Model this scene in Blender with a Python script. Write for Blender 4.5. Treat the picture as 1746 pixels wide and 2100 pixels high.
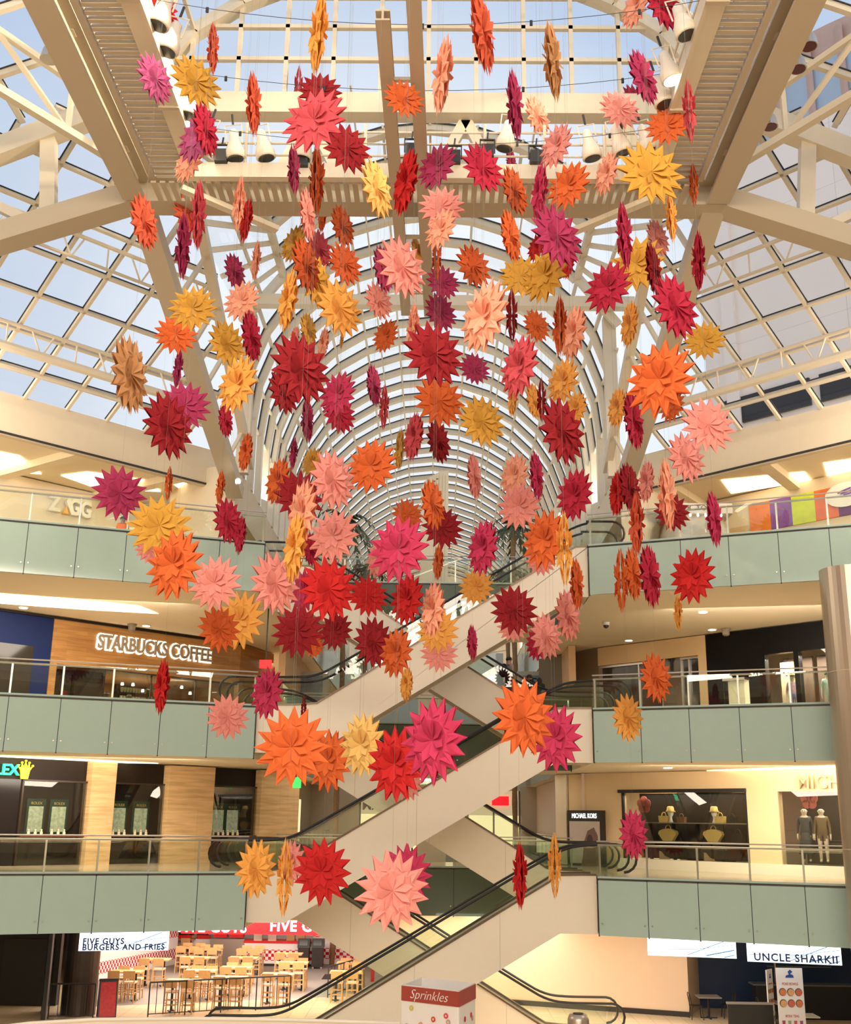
import bpy, bmesh, math, random
from mathutils import Vector, Matrix, Euler
random.seed(7)
for o in list(bpy.data.objects): bpy.data.objects.remove(o)
SC = bpy.context.scene
COL = SC.collection
# ------------------------------------------------------------------ camera
F = 2250.0                       # focal length in pixels of the 1746 x 2100 frame
PITCH = math.radians(15.69); YAW = math.radians(0.72); ROLL = 0.0133
CAM = Vector((0.45, 0.0, 6.9))
_f = Vector((-math.sin(YAW) * math.cos(PITCH), math.cos(YAW) * math.cos(PITCH), math.sin(PITCH)))
_r0 = Vector((math.cos(YAW), math.sin(YAW), 0)); _u0 = _r0.cross(_f)
CR = _r0 * math.cos(ROLL) + _u0 * math.sin(ROLL)
CU = _u0 * math.cos(ROLL) - _r0 * math.sin(ROLL)
cd = bpy.data.cameras.new('camera'); cam = bpy.data.objects.new('camera', cd); COL.objects.link(cam)
cd.sensor_fit = 'HORIZONTAL'; cd.sensor_width = 36.0; cd.lens = 36.0 * F / 1746.0
cd.clip_start = 0.1; cd.clip_end = 600
cam.matrix_world = Matrix(((CR.x, CU.x, -_f.x, CAM.x), (CR.y, CU.y, -_f.y, CAM.y), (CR.z, CU.z, -_f.z, CAM.z), (0, 0, 0, 1)))
SC.camera = cam
vs = SC.view_settings
vs.view_transform = 'Standard'; vs.look = 'None'; vs.exposure = 0.2; vs.gamma = 1.0; vs.use_curve_mapping = False
SC.cycles.max_bounces = 7; SC.cycles.transparent_max_bounces = 24
SC.cycles.diffuse_bounces = 4; SC.cycles.glossy_bounces = 3
SC.cycles.caustics_reflective = False; SC.cycles.caustics_refractive = False
SC.cycles.sample_clamp_indirect = 4.0
SC.cycles.use_denoising = True
# ------------------------------------------------------------------ sky
W = bpy.data.worlds.new('sky'); SC.world = W; W.use_nodes = True
nt = W.node_tree; nt.nodes.clear()
wo = nt.nodes.new('ShaderNodeOutputWorld'); bg = nt.nodes.new('ShaderNodeBackground')
tc = nt.nodes.new('ShaderNodeTexCoord'); sx = nt.nodes.new('ShaderNodeSeparateXYZ')
rp = nt.nodes.new('ShaderNodeValToRGB')
rp.color_ramp.elements[0].position = 0.0; rp.color_ramp.elements[0].color = (0.74, 0.78, 0.84, 1)
rp.color_ramp.elements[1].position = 0.9; rp.color_ramp.elements[1].color = (0.40, 0.55, 0.82, 1)
nz = nt.nodes.new('ShaderNodeTexNoise'); nz.inputs['Scale'].default_value = 2.2; nz.inputs['Detail'].default_value = 5
mx = nt.nodes.new('ShaderNodeMix'); mx.data_type = 'RGBA'
mr = nt.nodes.new('ShaderNodeMapRange'); mr.inputs[1].default_value = 0.45; mr.inputs[2].default_value = 0.75; mr.inputs[4].default_value = 0.55
nt.links.new(tc.outputs['Generated'], sx.inputs[0]); nt.links.new(sx.outputs['Z'], rp.inputs[0])
nt.links.new(tc.outputs['Generated'], nz.inputs['Vector']); nt.links.new(nz.outputs[0], mr.inputs[0])
nt.links.new(mr.outputs[0], mx.inputs['Factor']); nt.links.new(rp.outputs[0], mx.inputs['A'])
mx.inputs['B'].default_value = (0.80, 0.83, 0.88, 1)
my = nt.nodes.new('ShaderNodeMapRange'); my.inputs[1].default_value = 0.945; my.inputs[2].default_value = 0.99; my.inputs[4].default_value = 0.9; dv = nt.nodes.new('ShaderNodeVectorMath'); dv.operation = 'DOT_PRODUCT'; dv.inputs[1].default_value = (0.0, .93, .37)   # thin bright haze to the north
m2 = nt.nodes.new('ShaderNodeMix'); m2.data_type = 'RGBA'; m2.inputs['B'].default_value = (0.98, 1.02, 1.06, 1)
nt.links.new(tc.outputs['Generated'], dv.inputs[0]); nt.links.new(dv.outputs['Value'], my.inputs[0]); nt.links.new(my.outputs[0], m2.inputs['Factor']); nt.links.new(mx.outputs['Result'], m2.inputs['A'])
nt.links.new(m2.outputs['Result'], bg.inputs[0]); bg.inputs[1].default_value = 0.90
nt.links.new(bg.outputs[0], wo.inputs[0])
WARM = (1.0, 0.88, 0.72)
def area(name, loc, target, sx_, sy_, power, color=WARM, spread=180):
    l = bpy.data.lights.new(name, 'AREA'); l.shape = 'RECTANGLE'; l.size = sx_; l.size_y = sy_
    l.energy = power; l.color = color; l.spread = math.radians(spread)
    o = bpy.data.objects.new(name, l); COL.objects.link(o); o.location = loc
    d = Vector(target) - Vector(loc); o.rotation_euler = d.to_track_quat('-Z', 'Y').to_euler()
    return o
sun = bpy.data.lights.new('low_sun', 'SUN'); sun.energy = 3.2; sun.angle = math.radians(3); sun.color = (1.0, 0.80, 0.55)
so = bpy.data.objects.new('low_sun', sun); COL.objects.link(so)
so.rotation_euler = Vector((-0.90, 0.36, -0.15)).to_track_quat('-Z', 'Y').to_euler()
# the near lights are added warm fill, unseen behind the viewer
area('fill_light_near_upper', (0, -6, 20.1), (0, 24, 11), 32, 6, 7600)
area('fill_light_near_lower', (0, -6, 9.7), (0, -5.9, 0), 26, 3, 5200)
for s in (-1, 1):
    area('gallery_light_upper', (s * 19, 33, 20.1), (s * 13, 42, 15), 10, 4, 1300)
    area('gallery_light_middle', (s * 13, 38.0, 14.1), (s * 13.5, 40.5, 10.5), 9, 2.0, 520)
    area('gallery_light_lower', (s * 12, 37.3, 8.6), (s * 12.5, 40.0, 5.2), 9, 2.0, 520)
area('food_court_light', (-8, 49, 3.3), (-8, 49, 0), 8, 9, 1150, (1.0, 0.9, 0.78))
area('lobby_light', (5, 40.5, 3.3), (5, 41, 0), 9, 2, 260)
for z, p in ((3.2, 420), (8.76, 120), (14.3, 120)):
    area('hall_light', (0, 45.4, z), (0, 45.5, 0), 10.5, 3.4, p)
for y in (48, 62, 76, 92):
    for s in (-1, 1): area('vault_fill_uplight', (s * 6.6, y, 20.6), (s * 2.5, y, 30), 1.2, 9, 300)  # unseen uplights added to warm the vault ribs
for y in (55, 72, 90):
    area('hall_light_far', (-8.5, y, 13.9), (-8.5, y, 0), 3, 9, 280); area('hall_light_far', (8.5, y, 13.9), (8.5, y, 0), 3, 9, 280)
    area('hall_light_far', (-8.5, y, 8.5), (-8.5, y, 0), 3, 9, 480); area('hall_light_far', (8.5, y, 8.5), (8.5, y, 0), 3, 9, 480)
# ------------------------------------------------------------------ helpers
def ray(x, y): return _f + CR * ((x - 873) / F) - CU * ((y - 1050) / F)
def atz(x, y, z): d = ray(x, y); return CAM + d * ((z - CAM.z) / d.z)
def aty(x, y, Y): d = ray(x, y); return CAM + d * ((Y - CAM.y) / d.y)
def atplane(x, y, a, b, c):
    d = ray(x, y); return CAM + d * ((c - a * CAM.x - b * CAM.y) / (a * d.x + b * d.y))
def atdepth(x, y, t): return CAM + ray(x, y) * t
MATS = {}
def mat(name, col, rough=0.6, metal=0.0, emit=0.0, noise=0.0, nscale=3.0, spec=0.5, bump=0.0, ecol=None, coat=0.0):
    if name in MATS: return MATS[name]
    m = bpy.data.materials.new(name); m.use_nodes = True; MATS[name] = m
    n = m.node_tree; p = n.nodes['Principled BSDF']
    p.inputs['Base Color'].default_value = (*col, 1); p.inputs['Roughness'].default_value = rough
    p.inputs['Metallic'].default_value = metal; p.inputs['Specular IOR Level'].default_value = spec
    if coat: p.inputs['Coat Weight'].default_value = coat
    if emit: p.inputs['Emission Color'].default_value = (*(ecol or col), 1); p.inputs['Emission Strength'].default_value = emit
    if noise or bump:
        t = n.nodes.new('ShaderNodeTexCoord'); z = n.nodes.new('ShaderNodeTexNoise'); z.inputs['Scale'].default_value = nscale; z.inputs['Detail'].default_value = 4
        n.links.new(t.outputs['Object'], z.inputs['Vector'])
        if noise:
            r = n.nodes.new('ShaderNodeMix'); r.data_type = 'RGBA'
            r.inputs['A'].default_value = (*[c * (1 - noise) for c in col], 1); r.inputs['B'].default_value = (*[min(1, c * (1 + noise)) for c in col], 1)
            n.links.new(z.outputs[0], r.inputs['Factor']); n.links.new(r.outputs['Result'], p.inputs['Base Color'])
        if bump:
            b = n.nodes.new('ShaderNodeBump'); b.inputs['Strength'].default_value = bump; b.inputs['Distance'].default_value = 0.02
            n.links.new(z.outputs[0], b.inputs['Height']); n.links.new(b.outputs[0], p.inputs['Normal'])
    return m
def brickmat(name, c1, c2, mortar, scale, bw, bh, rough=0.6, msize=0.01, offset=0.5, use='Object', swap=None):
    m = bpy.data.materials.new(name); m.use_nodes = True; MATS[name] = m
    n = m.node_tree; p = n.nodes['Principled BSDF']; p.inputs['Roughness'].default_value = rough
    t = n.nodes.new('ShaderNodeTexCoord'); b = n.nodes.new('ShaderNodeTexBrick'); b.offset = offset
    b.inputs['Color1'].default_value = (*c1, 1); b.inputs['Color2'].default_value = (*c2, 1); b.inputs['Mortar'].default_value = (*mortar, 1)
    b.inputs['Scale'].default_value = scale; b.inputs['Brick Width'].default_value = bw; b.inputs['Row Height'].default_value = bh; b.inputs['Mortar Size'].default_value = msize
    if swap:
        s = n.nodes.new('ShaderNodeSeparateXYZ'); c = n.nodes.new('ShaderNodeCombineXYZ')
        n.links.new(t.outputs[use], s.inputs[0])
        if swap == 'diag':
            a = n.nodes.new('ShaderNodeMath'); a.operation = 'ADD'
            n.links.new(s.outputs['X'], a.inputs[0]); n.links.new(s.outputs['Y'], a.inputs[1]); n.links.new(a.outputs[0], c.inputs[0])
        else: n.links.new(s.outputs['X'], c.inputs[0])
        n.links.new(s.outputs['Z'], c.inputs[1]); n.links.new(c.outputs[0], b.inputs['Vector'])
    else: n.links.new(t.outputs[use], b.inputs['Vector'])
    n.links.new(b.outputs['Color'], p.inputs['Base Color'])
    return m
def glassmat(name, tint, refl=0.08, rough=0.0, grz=0.45):
    m = bpy.data.materials.new(name); m.use_nodes = True; MATS[name] = m
    n = m.node_tree; n.nodes.clear()
    o = n.nodes.new('ShaderNodeOutputMaterial'); t = n.nodes.new('ShaderNodeBsdfTransparent'); t.inputs[0].default_value = (*tint, 1)
    g = n.nodes.new('ShaderNodeBsdfGlossy'); g.inputs['Roughness'].default_value = rough; g.inputs[0].default_value = (.9, .9, .9, 1)
    fr = n.nodes.new('ShaderNodeLayerWeight'); fr.inputs['Blend'].default_value = 0.12
    ml = n.nodes.new('ShaderNodeMath'); ml.operation = 'MULTIPLY_ADD'; ml.inputs[1].default_value = grz; ml.inputs[2].default_value = refl
    n.links.new(fr.outputs['Fresnel'], ml.inputs[0])
    x = n.nodes.new('ShaderNodeMixShader'); n.links.new(ml.outputs[0], x.inputs[0]); n.links.new(t.outputs[0], x.inputs[1]); n.links.new(g.outputs[0], x.inputs[2])
    n.links.new(x.outputs[0], o.inputs[0]); return m
def link(o, parent=None):
    COL.objects.link(o)
    if parent is not None: o.parent = parent
    return o
def tag(o, label=None, cat=None, group=None, kind=None):
    if label: o['label'] = label
    if cat: o['category'] = cat
    if group: o['group'] = group
    if kind: o['kind'] = kind
    return o
def empty(name, loc=(0, 0, 0), rz=0.0):
    o = bpy.data.objects.new(name, None); COL.objects.link(o); o.location = loc; o.rotation_euler = (0, 0, rz); o.empty_display_size = 0.2
    return o
class MB:
    """collects shapes into one mesh"""
    def __init__(s): s.v = []; s.f = []; s.m = []; s.mi = 0
    def add(s, vs_, fs):
        n = len(s.v); s.v += [tuple(v) for v in vs_]
        for f in fs: s.f.append([n + i for i in f]); s.m.append(s.mi)
    def frame(s, o, ax, ay, az, hx, hy, hz):
        o = Vector(o); ax = Vector(ax) * hx; ay = Vector(ay) * hy; az = Vector(az) * hz
        vs_ = [o + ax * a + ay * b + az * c for a in (-1, 1) for b in (-1, 1) for c in (-1, 1)]
        s.add(vs_, [(0, 1, 3, 2), (4, 6, 7, 5), (0, 4, 5, 1), (2, 3, 7, 6), (0, 2, 6, 4), (1, 5, 7, 3)])
    def box(s, x0, x1, y0, y1, z0, z1):
        s.frame(((x0 + x1) / 2, (y0 + y1) / 2, (z0 + z1) / 2), (1, 0, 0), (0, 1, 0), (0, 0, 1), abs(x1 - x0) / 2, abs(y1 - y0) / 2, abs(z1 - z0) / 2)
    def beam(s, a, b, w, h, up=(0, 0, 1)):
        a = Vector(a); b = Vector(b); d = b - a; L = d.length
        if L < 1e-6: return
        d /= L; up = Vector(up); sd = d.cross(up)
        if sd.length < 1e-4: sd = d.cross(Vector((1, 0, 0)))
        sd.normalize(); u = sd.cross(d)
        s.frame((a + b) / 2, d, sd, u, L / 2, w / 2, h / 2)
    def ibeam(s, a, b, w, h, t=0.05, up=(0, 0, 1)):
        a = Vector(a); b = Vector(b); d = (b - a).normalized(); sd = d.cross(Vector(up)).normalized(); u = sd.cross(d)
        s.beam(a + u * (h / 2 - t / 2), b + u * (h / 2 - t / 2), w, t, up); s.beam(a - u * (h / 2 - t / 2), b - u * (h / 2 - t / 2), w, t, up); s.beam(a, b, t * 1.2, h - 2 * t, up)
    def tube(s, pts, r, n=8, closed=False, cap=True, radii=None):
        pts = [Vector(p) for p in pts]; N = len(pts); rings = []
        u = None
        for i, p in enumerate(pts):
            if closed: d = pts[(i + 1) % N] - pts[i - 1]
            else: d = pts[min(i + 1, N - 1)] - pts[max(i - 1, 0)]
            d.normalize()
            if u is None:
                u = d.cross(Vector((0, 0, 1)));
                if u.length < 1e-3: u = d.cross(Vector((1, 0, 0)))
            else: u = u - d * u.dot(d)
            u.normalize(); w = d.cross(u); rr = radii[i] if radii else r
            rings.append([p + (u * math.cos(2 * math.pi * k / n) + w * math.sin(2 * math.pi * k / n)) * rr for k in range(n)])
        vs_ = [q for g in rings for q in g]; fs = []
        for i in range(N if closed else N - 1):
            j = (i + 1) % N
            for k in range(n): fs.append((i * n + k, i * n + (k + 1) % n, j * n + (k + 1) % n, j * n + k))
        if cap and not closed: fs.append(tuple(range(n - 1, -1, -1))); fs.append(tuple((N - 1) * n + k for k in range(n)))
        s.add(vs_, fs)
    def cyl(s, c, r, z0, z1, n=24): s.tube([(c[0], c[1], z0), (c[0], c[1], z1)], r, n)
    def lathe(s, c, prof, n=20):
        c = Vector(c); vs_ = [c + Vector((r * math.cos(2 * math.pi * k / n), r * math.sin(2 * math.pi * k / n), z)) for r, z in prof for k in range(n)]
        fs = [(i * n + k, i * n + (k + 1) % n, (i + 1) * n + (k + 1) % n, (i + 1) * n + k) for i in range(len(prof) - 1) for k in range(n)]
        fs.append(tuple(range(n - 1, -1, -1))); fs.append(tuple((len(prof) - 1) * n + k for k in range(n)))
        s.add(vs_, fs)
    def prism(s, poly, ext):
        """poly: 3D points, ext: extrusion vector"""
        n = len(poly); p = [Vector(q) for q in poly]; e = Vector(ext)
        s.add(p + [q + e for q in p], [tuple(range(n))[::-1], tuple(range(n, 2 * n))] + [(i, (i + 1) % n, n + (i + 1) % n, n + i) for i in range(n)])
    def quad(s, *p): s.add(p, [tuple(range(len(p)))])
    def build(s, name, m=None, parent=None, smooth=False, loc=None, recalc=True):
        me = bpy.data.meshes.new(name); me.from_pydata(s.v, [], s.f)
        ms = m if isinstance(m, (list, tuple)) else [m]
        for q in ms: me.materials.append(q)
        me.polygons.foreach_set('material_index', s.m)
        if recalc:
            b = bmesh.new(); b.from_mesh(me); bmesh.ops.recalc_face_normals(b, faces=b.faces); b.to_mesh(me); b.free()
        if smooth: me.polygons.foreach_set('use_smooth', [True] * len(me.polygons))
        me.update()
        o = bpy.data.objects.new(name, me); link(o, parent)
        if loc: o.location = loc
        return o
def struct(o): o['kind'] = 'structure'; return o
def copy_tree(o, parent=None):
    c = o.copy(); COL.objects.link(c); c.parent = parent
    for ch in list(o.children): copy_tree(ch, c)
    return c
def text(s, P, right, up, size, m, extrude=0.02, name='lettering', parent=None, align='CENTER', space=1.0, offset=0.0, shear=0.0, width=None, bevel=0.0):
    cu = bpy.data.curves.new(name, 'FONT'); cu.body = s; cu.size = size; cu.extrude = extrude; cu.align_x = align; cu.align_y = 'CENTER'
    cu.space_character = space; cu.offset = offset; cu.shear = shear; cu.resolution_u = 3; cu.bevel_depth = bevel
    o = bpy.data.objects.new(name, cu); COL.objects.link(o); bpy.context.view_layer.update()
    me = bpy.data.meshes.new_from_object(o.evaluated_get(bpy.context.evaluated_depsgraph_get())); COL.objects.unlink(o); bpy.data.objects.remove(o)
    me.name = name; me.materials.clear(); me.materials.append(m)
    r = Vector(right).normalized(); u = Vector(up).normalized(); n = r.cross(u)
    if width:
        xs = [v.co.x for v in me.vertices]; k = width / max(1e-6, max(xs) - min(xs))
        for v in me.vertices: v.co.x *= k
    o = bpy.data.objects.new(name, me); link(o, parent)
    P = Vector(P)
    mw = Matrix(((r.x, u.x, n.x, P.x), (r.y, u.y, n.y, P.y), (r.z, u.z, n.z, P.z), (0, 0, 0, 1)))
    if parent is not None: o.matrix_parent_inverse = Matrix(); o.matrix_local = parent_world(parent).inverted() @ mw
    else: o.matrix_world = mw
    return o
def parent_world(p):
    m = p.matrix_basis.copy(); q = p.parent
    while q is not None: m = q.matrix_basis @ m; q = q.parent
    return m
Z = Vector((0, 0, 1))
# ------------------------------------------------------------------ materials
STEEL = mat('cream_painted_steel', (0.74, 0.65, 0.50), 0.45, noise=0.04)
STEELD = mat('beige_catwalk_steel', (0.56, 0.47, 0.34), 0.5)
GASK = mat('black_gasket', (0.03, 0.03, 0.03), 0.6)
PLAS = mat('cream_plaster', (0.74, 0.63, 0.47), 0.75, noise=0.03)
CEILM = mat('warm_white_ceiling', (0.90, 0.79, 0.58), 0.8)
WHITE = mat('warm_white_panel', (0.86, 0.77, 0.63), 0.38, noise=0.02)
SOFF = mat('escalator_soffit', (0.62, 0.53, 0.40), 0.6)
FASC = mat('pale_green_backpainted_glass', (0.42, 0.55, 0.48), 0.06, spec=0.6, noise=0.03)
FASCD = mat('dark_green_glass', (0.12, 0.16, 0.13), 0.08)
CHROME = mat('brushed_steel', (0.62, 0.58, 0.52), 0.28, 0.9)
COLM = mat('satin_steel_column', (0.50, 0.42, 0.33), 0.33, 0.75)
BLACK = mat('black_rubber', (0.012, 0.012, 0.012), 0.35)
BLKM = mat('black_metal', (0.02, 0.018, 0.016), 0.45)
BRONZE = mat('bronze_deck', (0.16, 0.11, 0.075), 0.3, 0.6)
DARK = mat('dark_brown_cladding', (0.016, 0.009, 0.006), 0.45, spec=.2)
NAVY = mat('navy_cladding', (0.005, 0.016, 0.09), 0.5, spec=.2)
GLASS = glassmat('clear_glass', (0.93, 0.97, 0.94), 0.05)
RGLASS = glassmat('skylight_glass', (0.95, 0.97, 0.98), 0.02, 0.0, 0.12)
SGLASS = glassmat('shop_glass', (0.85, 0.86, 0.84), 0.06)
COVE = mat('cove_light', (1.0, 0.86, 0.55), 0.5, emit=2.4, ecol=(1.0, 0.85, 0.56))
LAMP = mat('downlight_lens', (1.0, 0.9, 0.7), 0.5, emit=7.0, ecol=(1.0, 0.88, 0.66))
SIGNW = mat('lit_sign_white', (0.9, 0.95, 1.0), 0.5, emit=1.6, ecol=(0.86, 0.95, 1.0))
BLUEL = mat('sign_blue_lettering', (0.02, 0.06, 0.30), 0.5)
STONE = mat('floor_stone', (0.50, 0.40, 0.27), 0.16, noise=0.06, nscale=1.2)
FLOORL = brickmat('floor_tiles', (0.80, 0.67, 0.48), (0.74, 0.61, 0.43), (0.48, 0.38, 0.27), 1.0, 0.6, 0.6, 0.18, 0.008, 0.0)
CARPET = mat('grey_floor', (0.27, 0.24, 0.21), 0.6, noise=0.1, nscale=6)
REDP = mat('red_panel', (0.72, 0.01, 0.012), 0.35)
REDE = mat('red_lit_panel', (0.75, 0.01, 0.015), 0.4, emit=0.9, ecol=(1.0, 0.01, 0.02))
WOODT = mat('light_wood', (0.62, 0.36, 0.15), 0.45, noise=0.18, nscale=8)
WHT = mat('plain_white', (0.85, 0.84, 0.82), 0.5)
WHTE = mat('lit_white_letters', (1, 1, 1), 0.5, emit=2.2)
def woodmat(name, c1, c2, sw, bw, bh):
    m = brickmat(name, c1, c2, tuple(c * 0.55 for c in c1), 1.0, bw, bh, 0.45, 0.004, 0.37, swap=sw)
    n = m.node_tree; p = n.nodes['Principled BSDF']; b = [x for x in n.nodes if x.type == 'TEX_BRICK'][0]
    w = n.nodes.new('ShaderNodeTexNoise'); w.inputs['Scale'].default_value = 1.0; w.inputs['Detail'].default_value = 6
    mp = n.nodes.new('ShaderNodeMapping'); mp.inputs['Scale'].default_value = (0.8, 0.8, 9)
    t = [x for x in n.nodes if x.type == 'TEX_COORD'][0]; n.links.new(t.outputs['Object'], mp.inputs[0]); n.links.new(mp.outputs[0], w.inputs['Vector'])
    x = n.nodes.new('ShaderNodeMix'); x.data_type = 'RGBA'; x.blend_type = 'MULTIPLY'; x.inputs['Factor'].default_value = 0.75
    r = n.nodes.new('ShaderNodeValToRGB'); r.color_ramp.elements[0].position = 0.3; r.color_ramp.elements[0].color = (0.6, 0.52, 0.42, 1); r.color_ramp.elements[1].position = 0.65; r.color_ramp.elements[1].color = (1, 1, 1, 1)
    n.links.new(w.outputs[0], r.inputs[0]); n.links.new(b.outputs['Color'], x.inputs['A']); n.links.new(r.outputs[0], x.inputs['B']); n.links.new(x.outputs['Result'], p.inputs['Base Color'])
    return m
OAK = woodmat('oak_boards', (0.52, 0.27, 0.085), (0.40, 0.19, 0.055), 'diag', 1.9, 0.16)
TRAV = woodmat('travertine_cladding', (0.78, 0.53, 0.27), (0.72, 0.48, 0.24), 'diag', 4.0, 2.4)
CHECK = None
def checker(name, c1, c2, scale, band=None):
    m = bpy.data.materials.new(name); m.use_nodes = True; MATS[name] = m; n = m.node_tree; p = n.nodes['Principled BSDF']; p.inputs['Roughness'].default_value = 0.3
    t = n.nodes.new('ShaderNodeTexCoord'); s = n.nodes.new('ShaderNodeSeparateXYZ'); c = n.nodes.new('ShaderNodeCombineXYZ'); a = n.nodes.new('ShaderNodeMath'); a.operation = 'ADD'
    n.links.new(t.outputs['Object'], s.inputs[0]); n.links.new(s.outputs['X'], a.inputs[0]); n.links.new(s.outputs['Y'], a.inputs[1]); n.links.new(a.outputs[0], c.inputs[0]); n.links.new(s.outputs['Z'], c.inputs[1])
    k = n.nodes.new('ShaderNodeTexChecker'); k.inputs['Scale'].default_value = scale; k.inputs[1].default_value = (*c1, 1); k.inputs[2].default_value = (*c2, 1); n.links.new(c.outputs[0], k.inputs[0])
    # the chequers run in horizontal bands with plain white between them
    f = n.nodes.new('ShaderNodeMath'); f.operation = 'PINGPONG'; f.inputs[1].default_value = band or 0.45; n.links.new(s.outputs['Z'], f.inputs[0])
    g = n.nodes.new('ShaderNodeMath'); g.operation = 'GREATER_THAN'; g.inputs[1].default_value = (band or 0.45) * 0.5; n.links.new(f.outputs[0], g.inputs[0])
    x = n.nodes.new('ShaderNodeMix'); x.data_type = 'RGBA'; n.links.new(g.outputs[0], x.inputs['Factor']); x.inputs['A'].default_value = (*c2, 1); n.links.new(k.outputs[0], x.inputs['B'])
    n.links.new(x.outputs['Result'], p.inputs['Base Color']); return m
CHECK = checker('red_white_chequers', (0.55, 0.01, 0.02), (0.88, 0.86, 0.84), 7.0, 0.5)
# ------------------------------------------------------------------ levels and plan of the atrium
L1, L2, L3, L4 = 0.0, 5.25, 10.55, 16.12
FH = 1.76                                     # fascia height
EL = [Vector((-26, 29.63, 0)), Vector((-5.6, 36.97, 0))]      # edge of the left galleries
ER = [Vector((5.65, 36.85, 0)), Vector((26, 28.88, 0))]       # edge of the right galleries
RT2 = math.sqrt(0.5)
# L1 floor
b = MB(); b.box(-40, 40, 8, 112, -0.3, 0); struct(b.build('floor', FLOORL))
def slab(z, nm):
    b = MB(); zc = z - FH
    left = [(-26, 29.73), (-5.62, 37.07), (-5.6, 43.4), (-5.6, 110), (-34, 110), (-34, 29.73)]
    right = [(5.67, 36.95), (26, 28.98), (34, 28.98), (34, 110), (5.67, 110), (5.67, 43.4)]
    mid = [(-5.6, 43.4), (5.67, 43.4), (5.67, 47.4), (-5.6, 47.4)]
    for p in (left, right, mid): b.prism([(x, y, z - 0.25) for x, y in p], (0, 0, 0.25))
    struct(b.build('floor_' + nm, STONE))
    b = MB()
    for p in (left, right, mid): b.prism([(x, y, zc + 0.02) for x, y in p], (0, 0, FH - 0.27 - 0.02))
    struct(b.build('ceiling_' + nm, CEILM))
slab(L2, 'second'); slab(L3, 'third'); slab(L4, 'fourth')
# walls that close the building behind the shops and behind the viewer
b = MB(); b.box(-34.3, -34, -14, 110, 0, 21.4); struct(b.build('wall_left', PLAS))
b = MB(); b.box(34, 34.3, -14, 110, 0, 21.4); struct(b.build('wall_right', PLAS))
b = MB(); b.box(-34.3, 34.3, -14.3, -14, 0, 30); struct(b.build('wall_back', PLAS))
for z, nm in ((L2, 'near_second'), (L3, 'near_third'), (L4, 'near_fourth')):
    b = MB(); b.box(-34, 34, -14, -1.2 if z == L2 else -5, z - 0.6, z); struct(b.build('floor_' + nm, STONE))
b = MB(); b.box(-34, 34, -14, 8, -0.3, 0); struct(b.build('floor_near', FLOORL))
# ------------------------------------------------------------------ gallery edges: fascia, clear guard, rails
def gallery_edge(A, B, z, n, name, label, first=0.0, post_side=0.10, fm=None, group=None):
    A = Vector((A[0], A[1], 0)); B = Vector((B[0], B[1], 0)); d = (B - A); Ln = d.length; d.normalize()
    nrm = Vector((d.y, -d.x, 0)); w = Ln / n
    root = empty(name, (A.x, A.y, z)); tag(root, label, 'balustrade', group)
    def P(s, o, h): return d * s + nrm * o + Z * h
    g = MB(); fa = MB(); ra = MB(); hold = MB()
    for i in range(n):
        s0, s1 = i * w + 0.012, (i + 1) * w - 0.012
        f = MB(); f.frame(P((s0 + s1) / 2, 0.08, -FH / 2 - 0.06), d, nrm, Z, (s1 - s0) / 2, 0.012, FH / 2 - 0.06); f.build('fascia_panel', fm or FASC, root)
        c = MB(); c.frame(P((s0 + s1) / 2, 0.08, 0.50), d, nrm, Z, (s1 - s0) / 2, 0.008, 0.47); c.build('guard_glass', GLASS, root)
        for s_ in (s0 + 0.1, s1 - 0.1):
            for h in (-FH + 0.35,): hold.frame(P(s_, 0.10, h), d, nrm, Z, 0.02, 0.02, 0.02)
    q = hold.build('fixing_buttons', CHROME, root); q['kind'] = 'stuff'
    j = MB()
    for i in range(n + 1): j.frame(P(i * w, 0.07, -FH / 2 - 0.03), d, nrm, Z, 0.022, 0.012, FH / 2)
    j.frame(P(Ln / 2, 0.075, -0.075), d, nrm, Z, Ln / 2, 0.02, 0.018)
    j.build('dark_joints', BLKM, root)
    t = MB(); t.frame(P(Ln / 2, 0.08, -0.025), d, nrm, Z, Ln / 2, 0.02, 0.03); t.build('edge_strip', FASC, root)
    for i in range(n + 1):
        p = MB(); p.frame(P(min(max(i * w, 0.05), Ln - 0.05), -0.05, 0.47), d, nrm, Z, 0.03, 0.02, 0.47); p.build('post', CHROME, root)
    r = MB(); r.tube([P(0, -0.05, 0.95), P(Ln, -0.05, 0.95)], 0.03, 8); r.build('handrail', CHROME, root)
    r = MB(); r.tube([P(0, 0.08, 1.07), P(Ln, 0.08, 1.07)], 0.022, 8); r.build('top_rail', CHROME, root)
    # plaster band under the glass
    return root
for z, nm in ((L2, 'second floor over the burger restaurant sign'), (L3, 'third floor in front of the coffee shop'), (L4, 'top floor in front of the phone accessory shop')):
    gallery_edge(EL[0], EL[1], z, 14, 'glass_balustrade', 'pale green glass gallery balustrade, left side, ' + nm)
for z, nm in ((L2, 'second floor with the handbag shop'), (L3, 'third floor with the mannequins'), (L4, 'top floor with the coloured banner')):
    gallery_edge(ER[0], ER[1], z, 14, 'glass_balustrade', 'pale green glass gallery balustrade, right side, ' + nm)
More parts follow.
